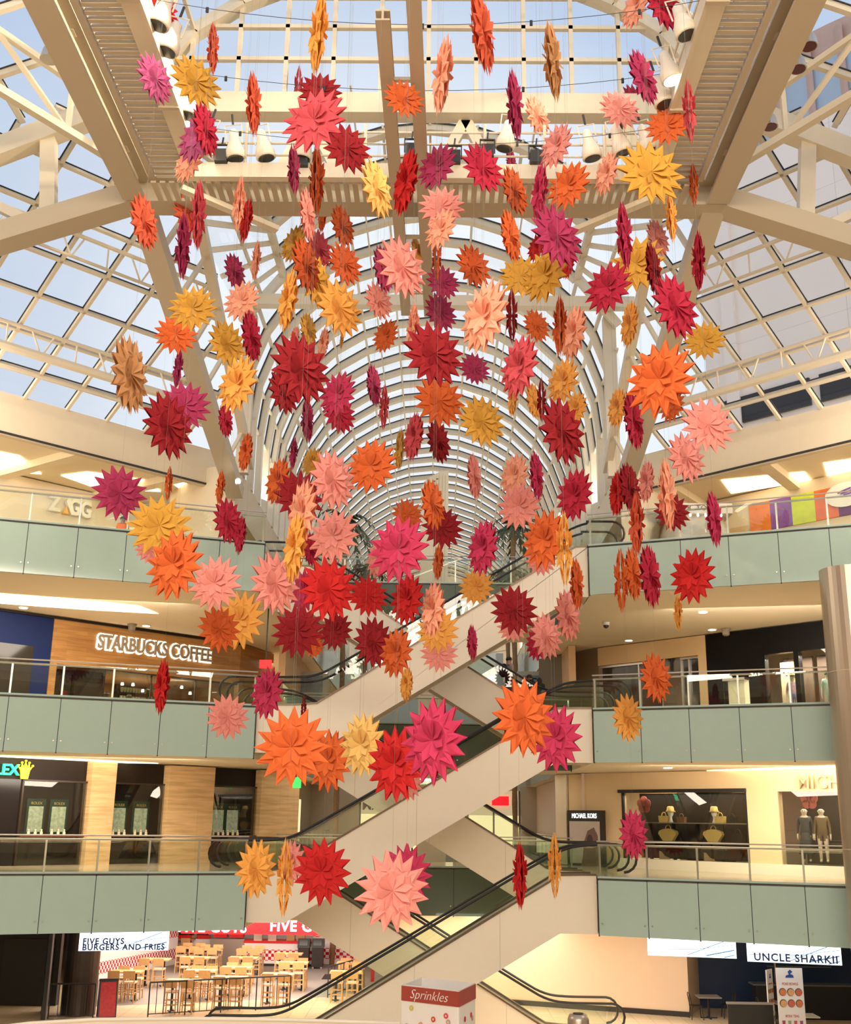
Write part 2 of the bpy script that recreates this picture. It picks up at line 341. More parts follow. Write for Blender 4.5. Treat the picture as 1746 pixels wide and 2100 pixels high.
for z, nm in ((L2, 'second floor'), (L3, 'third floor'), (L4, 'top floor')):
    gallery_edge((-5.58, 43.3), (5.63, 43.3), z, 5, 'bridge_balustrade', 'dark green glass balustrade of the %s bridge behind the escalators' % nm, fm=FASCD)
    for s in (-1, 1):                                # far galleries along the hall
        a, c = ((-5.55, 110), (-5.55, 47.5)) if s < 0 else ((5.62, 47.5), (5.62, 110))
        b = MB(); x = a[0] - 0.0
        r = empty('hall_balustrade', (x, 47.5, z)); tag(r, 'long glass balustrade running away down the %s side of the hall, %s' % ('left' if s < 0 else 'right', nm), 'balustrade')
        b = MB(); b.box(-0.02 * s, -0.05 * s, 0, 62, -FH, 0); b.build('fascia', FASC, r)
        b = MB(); b.box(-0.02 * s, -0.04 * s, 0, 63, 0.03, 0.98); b.build('guard_glass', GLASS, r)
        b = MB(); b.tube([(0, 0, 1.05), (0, 63, 1.05)], 0.03, 6); b.build('handrail', CHROME, r)
        b = MB()
        for k in range(32): b.box(-.03, .03, k * 2, k * 2 + .05, 0, 1.02)
        q = b.build('posts', CHROME, r); q['kind'] = 'stuff'
# returns where the galleries turn back beside the escalator landings are closed by the landings themselves
# ------------------------------------------------------------------ clerestory walls (45 degree) and upper ceilings
CW = 51.5
class Wall:
    """vertical plane; s runs to the viewer's right, n faces the atrium"""
    def __init__(w, side, c): 
        w.a, w.b, w.c = (-1, 1, c) if side < 0 else (1, 1, c)
        w.d = Vector((RT2, RT2, 0)) if side < 0 else Vector((RT2, -RT2, 0))
        w.n = Vector((RT2, -RT2, 0)) if side < 0 else Vector((-RT2, -RT2, 0))
        w.o = w.n * (-c * RT2)
    def s(w, px, py): return (atplane(px, py, w.a, w.b, w.c) - w.o).dot(w.d)
    def P(w, s, z, off=0.0): return w.o + w.d * s + w.n * off + Z * z
    def px(w, x, y): p = atplane(x, y, w.a, w.b, w.c); return (p - w.o).dot(w.d), p.z
    def rect(w, x0, y0, x1, y1):
        s0, za = w.px(x0, y0); s1, zb = w.px(x1, y1); _, zc = w.px(x0, y1); _, zd = w.px(x1, y0)
        return s0, s1, (zb + zc) / 2, (za + zd) / 2
    def slab(w, mb, s0, s1, z0, z1, off0=0.0, off1=0.1):
        mb.frame(w.P((s0 + s1) / 2, (z0 + z1) / 2, (off0 + off1) / 2), w.d, w.n, Z, abs(s1 - s0) / 2, abs(off1 - off0) / 2, abs(z1 - z0) / 2)
    def panel(w, name, m, s0, s1, z0, z1, off0=0.0, off1=0.1, parent=None):
        b = MB(); w.slab(b, s0, s1, z0, z1, off0, off1); return b.build(name, m, parent)
WL, WR = Wall(-1, CW), Wall(1, CW)
for w, nm, x in ((WL, 'left', -1), (WR, 'right', 1)):
    sa = w.s(430, 925) + 1.6 if x < 0 else w.s(1316, 925) - 1.6
    sb = (Vector((-23, CW - 23, 0)) - w.o).dot(w.d) if x < 0 else (Vector((23, CW - 23, 0)) - w.o).dot(w.d)
    s0, s1 = min(sa, sb), max(sa, sb)
    b = MB(); w.slab(b, s0, s1, 19.95, 21.42, -0.35, 0); w.slab(b, s0, s1, 19.86, 19.94, -0.30, -0.06); struct(b.build('wall_clerestory_' + nm, PLAS))
    b = MB(); w.slab(b, s0, s1, 19.90, 19.96, -0.02, 0.05); struct(b.build('trim_slot_' + nm, GASK))
    # ceiling over the top floor gallery
    p = [w.P(s0, 20.45, -0.3), w.P(s1, 20.45, -0.3), w.P(s1, 20.45, -14), w.P(s0, 20.45, -14)]
    b = MB(); b.prism(p, (0, 0, 0.3)); struct(b.build('ceiling_top_' + nm, CEILM))
    # rest of the roof edge: straight side towards the viewer
    xs = -23 if x < 0 else 23
    b = MB(); b.box(xs, xs + 0.35 * x, -14, CW - 23, 15.5, 21.42); struct(b.build('wall_side_' + nm, PLAS))
    b = MB(); b.box(xs, xs + 12 * x, -14, CW - 23, 20.5, 20.8); struct(b.build('ceiling_side_' + nm, CEILM))
    # sloping cross beams of the top ceiling
    b = MB()
    for k in range(5):
        s_ = s0 + (s1 - s0) * (k + 0.5) / 5
        b.beam(w.P(s_, 20.3, -0.3), w.P(s_ - 1.4 * 1, 20.3, -8), 0.5, 0.3)
    struct(b.build('trim_ceiling_beams_' + nm, CEILM))
# white end walls of the vaulted hall, above the top floor
for s, nm in ((-1, 'left'), (1, 'right')):
    x = 7.55 * s
    b = MB(); b.box(x, x + 0.5 * s, 41.2, 110, 18.6, 20.35); struct(b.build('wall_hall_upper_' + nm, PLAS))
    b = MB(); b.prism([(x, 41.2, 20.3), (x + 0.5 * s, 41.2, 20.3), (x + 3.6 * s, 45.3, 21.3), (x + 3.4 * s, 45.8, 21.3)], (0, 0, -4.4)); struct(b.build('wall_corner_' + nm, PLAS))
    b = MB(); b.box(x + 0.5 * s, x + 9 * s, 45.8, 110, 18.7, 18.95); struct(b.build('ceiling_hall_' + nm, CEILM))
b = MB(); b.box(-34, 34, 110, 110.3, 0, 32); struct(b.build('wall_far', PLAS))
# shop wall lines of the far hall
for s, nm in ((-1, 'left'), (1, 'right')):
    for z, h in ((L1, 3.4), (L2, 3.4), (L3, 3.6), (L4, 2.7)):
        k = 'ground second third fourth'.split()[[L1, L2, L3, L4].index(z)]
        if z == L1: continue
        b = MB(); xx = 11.5 * s; b.box(xx, xx + .3 * s, 52, 110, z, z + h); struct(b.build('wall_hall_%s_%s' % (k, nm), PLAS))
# ------------------------------------------------------------------ barrel vault of the hall
R = 7.5; ZS = 23.5; ZB = 20.3; NSEG = 14
def arcpt(r, a): return (math.sin(a) * r, ZS + math.cos(a) * r)
def vault_angles(full):
    lim = math.pi / 2 if full else math.radians(51.4)
    n = NSEG if full else 8
    return [-lim + 2 * lim * i / n for i in range(n + 1)]
def rib_mesh(full):
    b = MB(); A = vault_angles(full); hw, hr = 0.19, 0.13
    for i in range(len(A) - 1):
        p = []
        for rr in (R, R + 2 * hr):
            for a in (A[i], A[i + 1]):
                x, z = arcpt(rr, a); p.append((x, z))
        b.prism([(p[0][0], -hw, p[0][1]), (p[1][0], -hw, p[1][1]), (p[3][0], -hw, p[3][1]), (p[2][0], -hw, p[2][1])], (0, 2 * hw, 0))
    if full:
        for s in (-1, 1): b.box(s * R, s * (R + 2 * hr), -hw, hw, ZB, ZS)
    b.mi = 1
    for yy in (-hw - 0.05, hw + 0.02):
        for i in range(len(A) - 1):
            (x0, z0), (x1, z1) = arcpt(R + 2 * hr - .03, A[i]), arcpt(R + 2 * hr - .03, A[i + 1]); (x2, z2), (x3, z3) = arcpt(R + 2 * hr + .03, A[i]), arcpt(R + 2 * hr + .03, A[i + 1])
            b.prism([(x0, yy, z0), (x1, yy, z1), (x3, yy, z3), (x2, yy, z2)], (0, .03, 0))
    return b
ribF = struct(rib_mesh(True).build('ceiling_rib', [STEEL, GASK])); ribF.location = (0, 42.7, 0)
ribP = struct(rib_mesh(False).build('ceiling_rib_short', [STEEL, GASK])); ribP.location = (0, 40.7, 0)
for k in range(2, 35):
    y = 40.7 + 2.0 * k
    c = ribF.copy(); COL.objects.link(c); c.location = (0, y, 0)
for k in range(1, 4):
    c = ribP.copy(); COL.objects.link(c); c.location = (0, 40.7 - 2.0 * k, 0)
def vault_glass(y0, y1, full, nm):
    A = vault_angles(full); g = MB(); fr = MB(); rg = R + 0.26
    for i in range(len(A) - 1):
        (x0, z0), (x1, z1) = arcpt(rg, A[i]), arcpt(rg, A[i + 1]); g.quad((x0, y0, z0), (x1, y0, z1), (x1, y1, z1), (x0, y1, z0))
    for a in A:
        x, z = arcpt(rg - 0.04, a); fr.beam((x, y0, z), (x, y1, z), 0.08, 0.16, (math.sin(a), 0, math.cos(a)))
    if full:
        for s in (-1, 1):
            g.quad((s * rg, y0, ZB), (s * rg, y0, ZS), (s * rg, y1, ZS), (s * rg, y1, ZB))
    o = struct(g.build('window_vault_' + nm, RGLASS, recalc=False)); fr.build('window_frame', STEEL, o)
    return o
vault_glass(40.7, 110, True, 'hall'); vault_glass(34.4, 40.7, False, 'near')
# slim hanging sprinkler and cable lines in the vault
b = MB()
for x, z in ((-2.6, 30.2), (3.6, 29.7)): b.tube([(x, 31, z), (x, 108, z)], 0.035, 6)
struct(b.build('ceiling_pipes', STEEL))
# ------------------------------------------------------------------ steel ring, catwalks and lantern above the atrium
XR, YR, ZR, ZT = 7.9, 26.75, 23.4, 25.7
ring = empty('steel_ring_beam', (0, YR, ZR)); tag(ring, 'heavy cream steel box girder crossing in front of the vault below the arched window', 'steel beam')
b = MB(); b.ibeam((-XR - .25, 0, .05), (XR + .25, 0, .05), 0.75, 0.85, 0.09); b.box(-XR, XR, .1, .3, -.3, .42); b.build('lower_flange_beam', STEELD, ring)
b = MB(); b.box(-XR, XR, -.25, .25, 2.55, 3.2); b.build('upper_band', STEEL, ring)
for i in range(7):
    x = -6.6 + 2.2 * i
    b = MB(); b.beam((x, 0.2, 0.3), (x + (1.1 if i % 2 else -1.1), 0.2, 2.6), 0.3, 0.22, (0, 1, 0)); b.build('brace', STEEL, ring)
for s, nm in ((-1, 'left'), (1, 'right')):
    g = empty('steel_side_girder', (s * XR, 12, ZR)); tag(g, 'heavy cream steel girder running overhead beside the %s catwalk' % nm, 'steel beam')
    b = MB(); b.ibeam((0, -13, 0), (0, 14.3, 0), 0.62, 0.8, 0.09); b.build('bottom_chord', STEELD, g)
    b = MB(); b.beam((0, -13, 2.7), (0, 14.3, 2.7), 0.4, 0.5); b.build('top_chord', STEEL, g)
    for k in range(6):
        b = MB(); b.beam((0, -9 + 4.4 * k, .3), (0, -9 + 4.4 * k, 2.5), .25, .25, (1, 0, 0)); b.build('upright', STEEL, g)
    c = empty('catwalk', (s * (XR - 1.15), 12, ZR - .05)); tag(c, 'slatted maintenance catwalk with lights along the %s side of the roof opening' % nm, 'catwalk')
    b = MB()
    for k in range(108): b.frame((0, -13 + k * .25, 0), (1, 0, 0), (0, 1, 0), (0, 0, 1), .42, .06, .05)
    q = b.build('deck_slats', STEELD, c); q['kind'] = 'stuff'
    b = MB(); b.beam((s * .52, -13, 0.02), (s * .52, 13.6, 0.02), .14, .30); b.build('outer_edge', STEELD, c)
    b = MB(); b.beam((-s * .62, -13, .08), (-s * .62, 13.0, .08), .36, .34); b.beam((-s * .84, -13, .1), (-s * .84, 13.0, .1), .1, .42); b.build('inner_edge_beam', STEEL, c)
    for k in range(7):
        b = MB(); b.beam((-s * .9, -11 + 3.6 * k, -.12), (-s * .4, -11 + 3.6 * k, -.12), .1, .06); b.build('cleat', STEELD, c)
    for h in (.6, 1.1):
        b = MB(); b.tube([(-s * .75, -13, h + .2), (-s * .75, 12, h + .2)], .035, 6); b.build('guard_rail', STEEL, c)
    for k in range(9):
        b = MB(); b.tube([(-s * .75, -12 + 3 * k, .1), (-s * .75, -12 + 3 * k, 1.3)], .035, 6); b.build('guard_post', STEEL, c)
c = empty('catwalk', (0, YR - 1.45, ZR - .95)); tag(c, 'cross catwalk with white railing in front of the arched window', 'catwalk')
b = MB()
for k in range(60): b.frame((-7.1 + k * .24, .35, .42), (1, 0, 0), (0, 1, 0), (0, 0, 1), .07, .45, .03)
q = b.build('deck_slats', STEELD, c); q['kind'] = 'stuff'
b = MB(); b.beam((-6.4, -.45, .50), (6.4, -.45, .50), .22, .42); b.build('edge_beam', STEEL, c)
for h in (1.0, 1.35, 1.7):
    b = MB(); b.tube([(-6.4, -.45, h), (6.4, -.45, h)], .03, 6); b.build('guard_rail', STEEL, c)
for k in range(9):
    b = MB(); b.tube([(-6.2 + k * 1.55, -.5, .3), (-6.2 + k * 1.55, -.5, 1.9)], .045, 6); b.build('guard_post', STEEL, c)
for s in (-1, 1):
    b = MB(); b.beam((s * 6.3, -.3, .1), (s * 4.0, 1.2, -.2), .22, .14); b.build('knee_brace', STEEL, c)
# lantern: arched end window and glazed barrel
LAT = [(-7.9, 26.6), (-7.75, 27.4), (-6.75, 28.75), (-5.4, 29.75), (-3.6, 30.6), (3.6, 30.6), (5.4, 29.75), (6.75, 28.75), (7.75, 27.4), (7.9, 26.6)]
g = MB(); g.add([(x, YR, z) for x, z in LAT], [tuple(range(10))]); o = struct(g.build('window_lantern_end', RGLASS, recalc=False))
def lat_top(x):
    for i in range(9):
        (x0, z0), (x1, z1) = LAT[i], LAT[i + 1]
        if x0 <= x <= x1 and x1 > x0: return z0 + (z1 - z0) * (x - x0) / (x1 - x0)
    return 26.6
fr = MB()
for i in range(-5, 6):
    x = i * 1.36 + .03
    fr.beam((x, YR, 26.6), (x, YR, lat_top(x)), .12, .14, (0, 1, 0))
for z in (27.85, 28.95, 30.0):
    xs = [x / 20 for x in range(-158, 159) if lat_top(x / 20) >= z]
    fr.beam((min(xs), YR, z), (max(xs), YR, z), .14, .12)
fr.build('window_frame', STEEL, o)
b = MB()
for i in range(9): b.beam((LAT[i][0], YR, LAT[i][1]), (LAT[i + 1][0], YR, LAT[i + 1][1]), .34, .42, (0, 1, 0))
struct(b.build('trim_lantern_arch', STEEL))
g = MB()
for i in range(9): g.quad((LAT[i][0], -6, LAT[i][1]), (LAT[i + 1][0], -6, LAT[i + 1][1]), (LAT[i + 1][0], YR, LAT[i + 1][1]), (LAT[i][0], YR, LAT[i][1]))
o = struct(g.build('window_lantern_barrel', RGLASS, recalc=False)); fr = MB()
for k in range(10):
    y = YR - 3.0 * k
    for i in range(9): fr.beam((LAT[i][0], y, LAT[i][1]), (LAT[i + 1][0], y, LAT[i + 1][1]), .12, .2, (0, 1, 0))
for x, z in LAT: fr.beam((x, -6, z), (x, YR, z), .1, .14)
fr.build('window_frame', STEEL, o)
# curved pipe hoops inside the lantern, near the end window
for yy in (23.4, 20.4, 17.4):
    b = MB(); b.tube([((-7.1 + 14.2 * t / 16), yy, 26.0 + 3.6 * math.sin(math.pi * t / 16) ** .6) for t in range(17)], .06, 6)
    o = b.build('lantern_hoop', STEEL); tag(o, 'thin curved white pipe hoop under the lantern glass', 'pipe', 'pipe hoops under the lantern')
# ------------------------------------------------------------------ glazed slopes of the octagon
def clipline(poly, p, d):
    """poly 2D convex, line p + t d -> (t0, t1)"""
    t0, t1 = -1e9, 1e9; n = len(poly)
    ar = sum(poly[i][0] * poly[(i + 1) % n][1] - poly[(i + 1) % n][0] * poly[i][1] for i in range(n)); sg = 1 if ar > 0 else -1
    for i in range(n):
        a = poly[i]; c = poly[(i + 1) % n]; e = (c[0] - a[0], c[1] - a[1]); nx, ny = -e[1] * sg, e[0] * sg
        den = nx * d[0] + ny * d[1]; num = nx * (a[0] - p[0]) + ny * (a[1] - p[1])
        if abs(den) < 1e-9:
            if num > 0: return None
            continue
        t = num / den
        if den > 0: t0 = max(t0, t)
        else: t1 = min(t1, t)
    return (t0, t1) if t1 - t0 > .05 else None
def glazed(name, pts, o, e1, e2, d1, d2, off1=0, off2=0, w=.11, h=.16):
    pts = [Vector(p) for p in pts]; o = Vector(o); e1 = Vector(e1).normalized(); e2 = Vector(e2); e2 = (e2 - e1 * e2.dot(e1)).normalized(); nn = e1.cross(e2)
    if nn.z < 0: nn = -nn
    poly = [((p - o).dot(e1), (p - o).dot(e2)) for p in pts]
    g = MB(); g.add([p + nn * .06 for p in pts], [tuple(range(len(pts)))]); ob = struct(g.build(name, RGLASS, recalc=False)); fr = MB(); gk = MB()
    for ax, (du, off) in enumerate(((d1, off1), (d2, off2))):
        lo = min(q[ax] for q in poly); hi = max(q[ax] for q in poly); k = math.ceil((lo - off) / du)
        while off + k * du < hi:
            u = off + k * du; p = (u, 0) if ax == 0 else (0, u); d = (0, 1) if ax == 0 else (1, 0); r = clipline(poly, p, d)
            if r:
                A = o + e1 * (p[0] + d[0] * r[0]) + e2 * (p[1] + d[1] * r[0]); B = o + e1 * (p[0] + d[0] * r[1]) + e2 * (p[1] + d[1] * r[1])
                fr.beam(A, B, w, h, nn)
                sd = (B - A).normalized().cross(nn)
                gk.beam(A + nn * .07 + sd * (w / 2 + .015), B + nn * .07 + sd * (w / 2 + .015), .04, .03, nn); gk.beam(A + nn * .07 - sd * (w / 2 + .015), B + nn * .07 - sd * (w / 2 + .015), .04, .03, nn)
            k += 1
    fr.build('window_frame', STEEL, ob); gk.build('gasket', GASK, ob)
    return ob
KS = 0.52
for s, nm in ((-1, 'left'), (1, 'right')):
    def M(x, y, z): return Vector((x * -s, y, z))     # mirrored for the right side (written for the left)
    def zdiag(x, y): return 21.42 + KS * (CW - (y - x)) * RT2
    HC = (-9.0, 42.5); Q = (-23.0, CW - 23.0)
    top1 = (-8.0, 28.6); top2 = (-8.0, 25.2)
    pts = [M(HC[0], HC[1], zdiag(*HC)), M(Q[0], Q[1], zdiag(*Q)), M(-8.0, 26.75, zdiag(-8.0, 26.75)), M(-7.3, 33, zdiag(-7.3, 33)), M(-7.6, 40.6, zdiag(-7.6, 40.6))]
    o = M(-13.23, CW - 13.23, 21.42 + .0); e1 = M(RT2, RT2, 0) - M(0, 0, 0); e2 = M(RT2, -RT2, KS) - M(0, 0, 0)
    dd = 1.63; off = (Vector((-14.56 + 13.23, 35.09 - 36.42, 0)).length) * 0
    glazed('window_slope_diagonal_' + nm, pts, o, e1, e2, dd, 1.62, -0.25 if s < 0 else 0.2, 1.25)
    # straight side slope
    zt = zdiag(-8.0, 26.75); k2 = (zt - 21.42) / (23 - 8.0)
    pts = [M(-23, Q[1], 21.42), M(-8.0, 26.75, zt), M(-8.0, -6, zt), M(-23, -6, 21.42)]
    glazed('window_slope_side_' + nm, pts, M(-23, Q[1], 21.42), M(0, -1, 0) - M(0, 0, 0), M(1, 0, k2) - M(0, 0, 0), 2.1, 1.9, 1.2, .9, .16, .22)
    # small roof between the ring, the vault and the hip
    vx, vz = arcpt(R + .2, -math.radians(51.4))
    pts = [M(-7.9, 27.0, 26.2), M(vx, 34.4, vz), M(vx, 40.6, vz), M(-7.6, 40.6, vz - 2.1)]
    g = MB(); g.quad(pts[0], pts[1], pts[2]); g.quad(pts[0], pts[2], pts[3]); ob = struct(g.build('window_valley_' + nm, RGLASS, recalc=False)); fr = MB()
    for i in range(1, 7):
        t = i / 7; A = pts[0].lerp(pts[3], t); B = pts[1].lerp(pts[2], t); fr.beam(A, B, .12, .2)
    fr.beam(pts[0], pts[1], .2, .3); fr.beam(pts[1], pts[2], .25, .3); fr.beam(pts[3], pts[2], .25, .35); fr.beam(pts[0].lerp(pts[1], .5), pts[3].lerp(pts[2], .5), .1, .16)
    fr.build('window_frame', STEEL, ob)
    # hip leg to the hall corner
    leg = empty('sloping_steel_leg', M(-7.5, 41.0, 19.1)); tag(leg, 'long cream steel leg sloping down to the %s corner of the vaulted hall' % nm, 'steel beam')
    b = MB(); A = M(-XR, YR, ZR - .1) - M(-7.5, 41.0, 19.1); b.beam(A, (0, 0, 0), .62, .5); b.build('lower_member', STEELD, leg)
    b = MB(); A2 = M(-XR + .8, YR + 1, ZT + .2) - M(-7.5, 41.0, 19.1); b.beam(A2, M(-7.1, 41.6, 20.4) - M(-7.5, 41.0, 19.1), .3, .35); b.build('upper_member', STEEL, leg)
    for k in range(1, 7):
        t = k / 7; P0 = A * (1 - t); P1 = A2 * (1 - t) + (M(-7.1, 41.6, 20.4) - M(-7.5, 41.0, 19.1)) * t
        b = MB(); b.beam(P0, P1, .12, .16, (0, 1, 0)); b.build('web', STEEL, leg)
    # post beside the vault
    b = MB(); b.beam(M(-7.3, 41.0, 19.9), M(-7.3, 41.0, 26.7), .5, .35, (0, 1, 0)); o = b.build('vault_post', STEEL); tag(o, 'upright cream steel post at the %s edge of the vault opening' % nm, 'steel post')
    # hip truss out to the octagon corner
    tr = empty('hip_truss', M(-XR, YR, ZR)); tag(tr, 'deep cream steel truss reaching out to the upper %s from the ring corner' % nm, 'steel truss')
    base = M(-XR, YR, ZR); C1 = M(-23, Q[1] + .1, 19.35) - base; T0 = M(-XR - .4, YR + .1, 26.6) - base; T1 = M(-23, Q[1] + .1, 21.25) - base
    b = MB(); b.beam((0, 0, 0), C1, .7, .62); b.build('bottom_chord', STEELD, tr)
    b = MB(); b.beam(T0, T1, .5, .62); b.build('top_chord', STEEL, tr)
    for i, t in enumerate((.17, .42)):
        b = MB(); b.beam(C1 * t, T0.lerp(T1, t), .42, .3, (0, 1, 0)); b.build('upright', STEEL, tr)
        b = MB(); b.beam(C1 * (t + .02), T0.lerp(T1, t + .22), .26, .26, (0, 1, 0)); b.build('diagonal', STEEL, tr)
    # purlin trusses under the diagonal slope (parallel to the clerestory wall)
    def purlin(t0, depth, r, sx, ex, lab, pipe=False):
        """t0 metres up the slope from the wall; sx..ex along the wall"""
        q = empty('purlin_truss', (0, 0, 0)); tag(q, lab, 'steel truss')
        def PT(u, dz): return M(-13.23 + RT2 * u + RT2 * t0, CW - 13.23 + RT2 * u - RT2 * t0, 21.42 + KS * t0 - dz)
        b = MB(); b.tube([PT(sx, .2), PT(ex, .2)], r, 8); b.build('upper_chord', STEEL, q)
        b = MB(); b.tube([PT(sx, depth), PT(ex, depth)], r * (2.2 if pipe else .8), 8); b.build('lower_chord', STEEL, q)
        n = int((ex - sx) / .8)
        for k in range(n):
            u = sx + (ex - sx) * (k + .5) / n
            b = MB(); b.tube([PT(u, .2), PT(u + (.4, -.4, 0)[k % 3], depth)], r * .45, 5); b.build('web_rod', STEEL, q)
        if pipe:
            b = MB(); b.tube([PT(sx, depth + .75), PT(ex, depth + .75)], r * .8, 8); b.build('cable_pipe', STEEL, q)
    purlin(6.6, 1.0, .07, -9.5, 1.2, 'slim tubular truss under the upper part of the %s sloping glass roof' % nm)
    purlin(2.9, 1.05, .075, -11, 3.9, 'tubular truss with a thick lower pipe across the lower %s sloping glass roof' % nm, True)
    # lighter truss in front of the side slope, from the ring corner towards the viewer
    q = empty('side_truss', M(-XR - .5, YR - .3, ZR + .8)); tag(q, 'light tubular truss rising to the upper %s edge from the ring corner' % nm, 'steel truss')
    e = M(-7.0, -9.2, .5) - M(0, 0, 0)
    b = MB(); b.beam((0, 0, 0), e, .22, .2); b.build('lower_chord', STEEL, q)
    st = M(0, 0, 1.5) - M(0, 0, 0); b = MB(); b.beam(e * .12 + Z * 1.5, e + Z * 1.9, .16, .16); b.build('upper_chord', STEEL, q)
    for k in range(5):
        t = .15 + .2 * k
        b = MB(); b.beam(e * t, e * t + Z * 1.6, .14, .12, (1, 0, 0)); b.build('upright', STEEL, q)
        b = MB(); b.beam(e * t, e * min(1, t + .2) + Z * 1.6, .13, .12, (1, 0, 0)); b.build('diagonal', STEEL, q)
# cross strut in front of the vault, hung pair of rails
b = MB(); b.beam((-8.0, 40.2, 26.95), (8.2, 40.2, 26.95), .45, .45); o = b.build('cross_strut', STEEL); tag(o, 'horizontal cream steel strut spanning the mouth of the glass vault', 'steel beam')
P0, P1 = atz(785, 30, 22.7), atz(833, 640, 22.7)
r = empty('hanging_rail', P0); tag(r, 'left one of two narrow overhead rails, its near end in view', 'rail')
b = MB(); b.ibeam((0, 0, 0), P1 - P0, .30, .26, .04); b.build('rail_beam', STEELD, r)
P2, P3 = atz(846, -60, 22.7), atz(880, 642, 22.7)
r2 = empty('hanging_rail', P2); tag(r2, 'right one of two narrow overhead rails, running on past the top', 'rail')
b = MB(); b.ibeam((0, 0, 0), P3 - P2, .30, .26, .04); b.build('rail_beam', STEELD, r2)
for k in range(4):
    t = .15 + .25 * k
    b = MB(); A = (P1 - P0) * t; Bp = (P3 - P2) * (t * .86 + .12) + (P2 - P0); b.beam(A, (Bp.x, A.y, A.z), .1, .08); b.build('tie_bar', STEEL, r)
# ------------------------------------------------------------------ neighbouring buildings seen through the roof
TWR = brickmat('tower_panels', (0.93, 0.82, 0.75), (0.90, 0.79, 0.72), (0.74, 0.64, 0.58), 0.3, 1.6, 1.0, 0.7, 0.004, 0.0, swap='x')
TWW = mat('tower_windows', (0.02, 0.018, 0.02), 0.12)
p0 = aty(1440, 620, 52.0); td = Vector((RT2, -RT2, 0)); tn = Vector((-RT2, -RT2, 0))
t = empty('tower', (p0.x, p0.y, 0)); tag(t, 'tall pale stone tower with a dark window strip, outside beyond the right roof glass', 'building')
cT = p0.x + p0.y
def tz(x, y): return atplane(x, y, 1, 1, cT)
zt = tz(1560, 300).z
b = MB(); b.prism([(0, 0, 0), td * 70, td * 70 - tn * 22, -tn * 22], (0, 0, zt)); b.build('shaft', TWR, t)
b = MB(); b.prism([Vector((0, 0, 0)) + td * 1.2 + tn * .25, td * 1.9 + tn * .25, td * 1.9, td * 1.2], (0, 0, zt)); b.build('corner_pilaster', TWR, t)
zw0, zw1 = tz(1640, 838).z, tz(1640, 782).z
for j in range(12):
    b = MB(); b.frame(td * (3.2 + j * 5.0) + tn * .05 + Z * ((zw0 + zw1) / 2), td, tn, Z, 2.25, .1, (zw1 - zw0) / 2); b.build('window', TWW, t)
# arched gable of a second block behind
c2 = cT + 34; g0 = atplane(1478, 200, 1, 1, c2); g1 = atplane(1880, 130, 1, 1, c2)
t = empty('arched_building', (g0.x, g0.y, 0)); tag(t, 'terracotta arched building top rising behind the pale tower at the upper right', 'building')
Wg = (g1 - Vector((g0.x, g0.y, g1.z))).length; zs = atplane(1500, 190, 1, 1, c2).z; za = atplane(1640, 78, 1, 1, c2).z
prof = lambda ins: [(ins, 0)] + [(Wg / 2 - (Wg / 2 - ins) * math.cos(math.pi * i / 14), zs + (za - zs - ins) * math.sin(math.pi * i / 14) ** .8) for i in range(15)] + [(Wg - ins, 0)]
b = MB(); b.prism([td * x + Z * z_ for x, z_ in prof(0)], -tn * 10); b.build('gable', mat('terracotta_stone', (0.62, 0.40, 0.32), .7, noise=.06), t)
b = MB(); b.prism([td * x + Z * z_ + tn * .1 for x, z_ in prof(2.6)], tn * .1); b.build('glazing', mat('pale_blue_glazing', (.42, .50, .60), .3), t)
b = MB()
for k in range(5): b.beam(td * (Wg * (k + 1) / 6) + tn * .3, td * (Wg * (k + 1) / 6) + tn * .3 + Z * (zs + 1), .7, .3)
b.build('piers', MATS['terracotta_stone'], t)
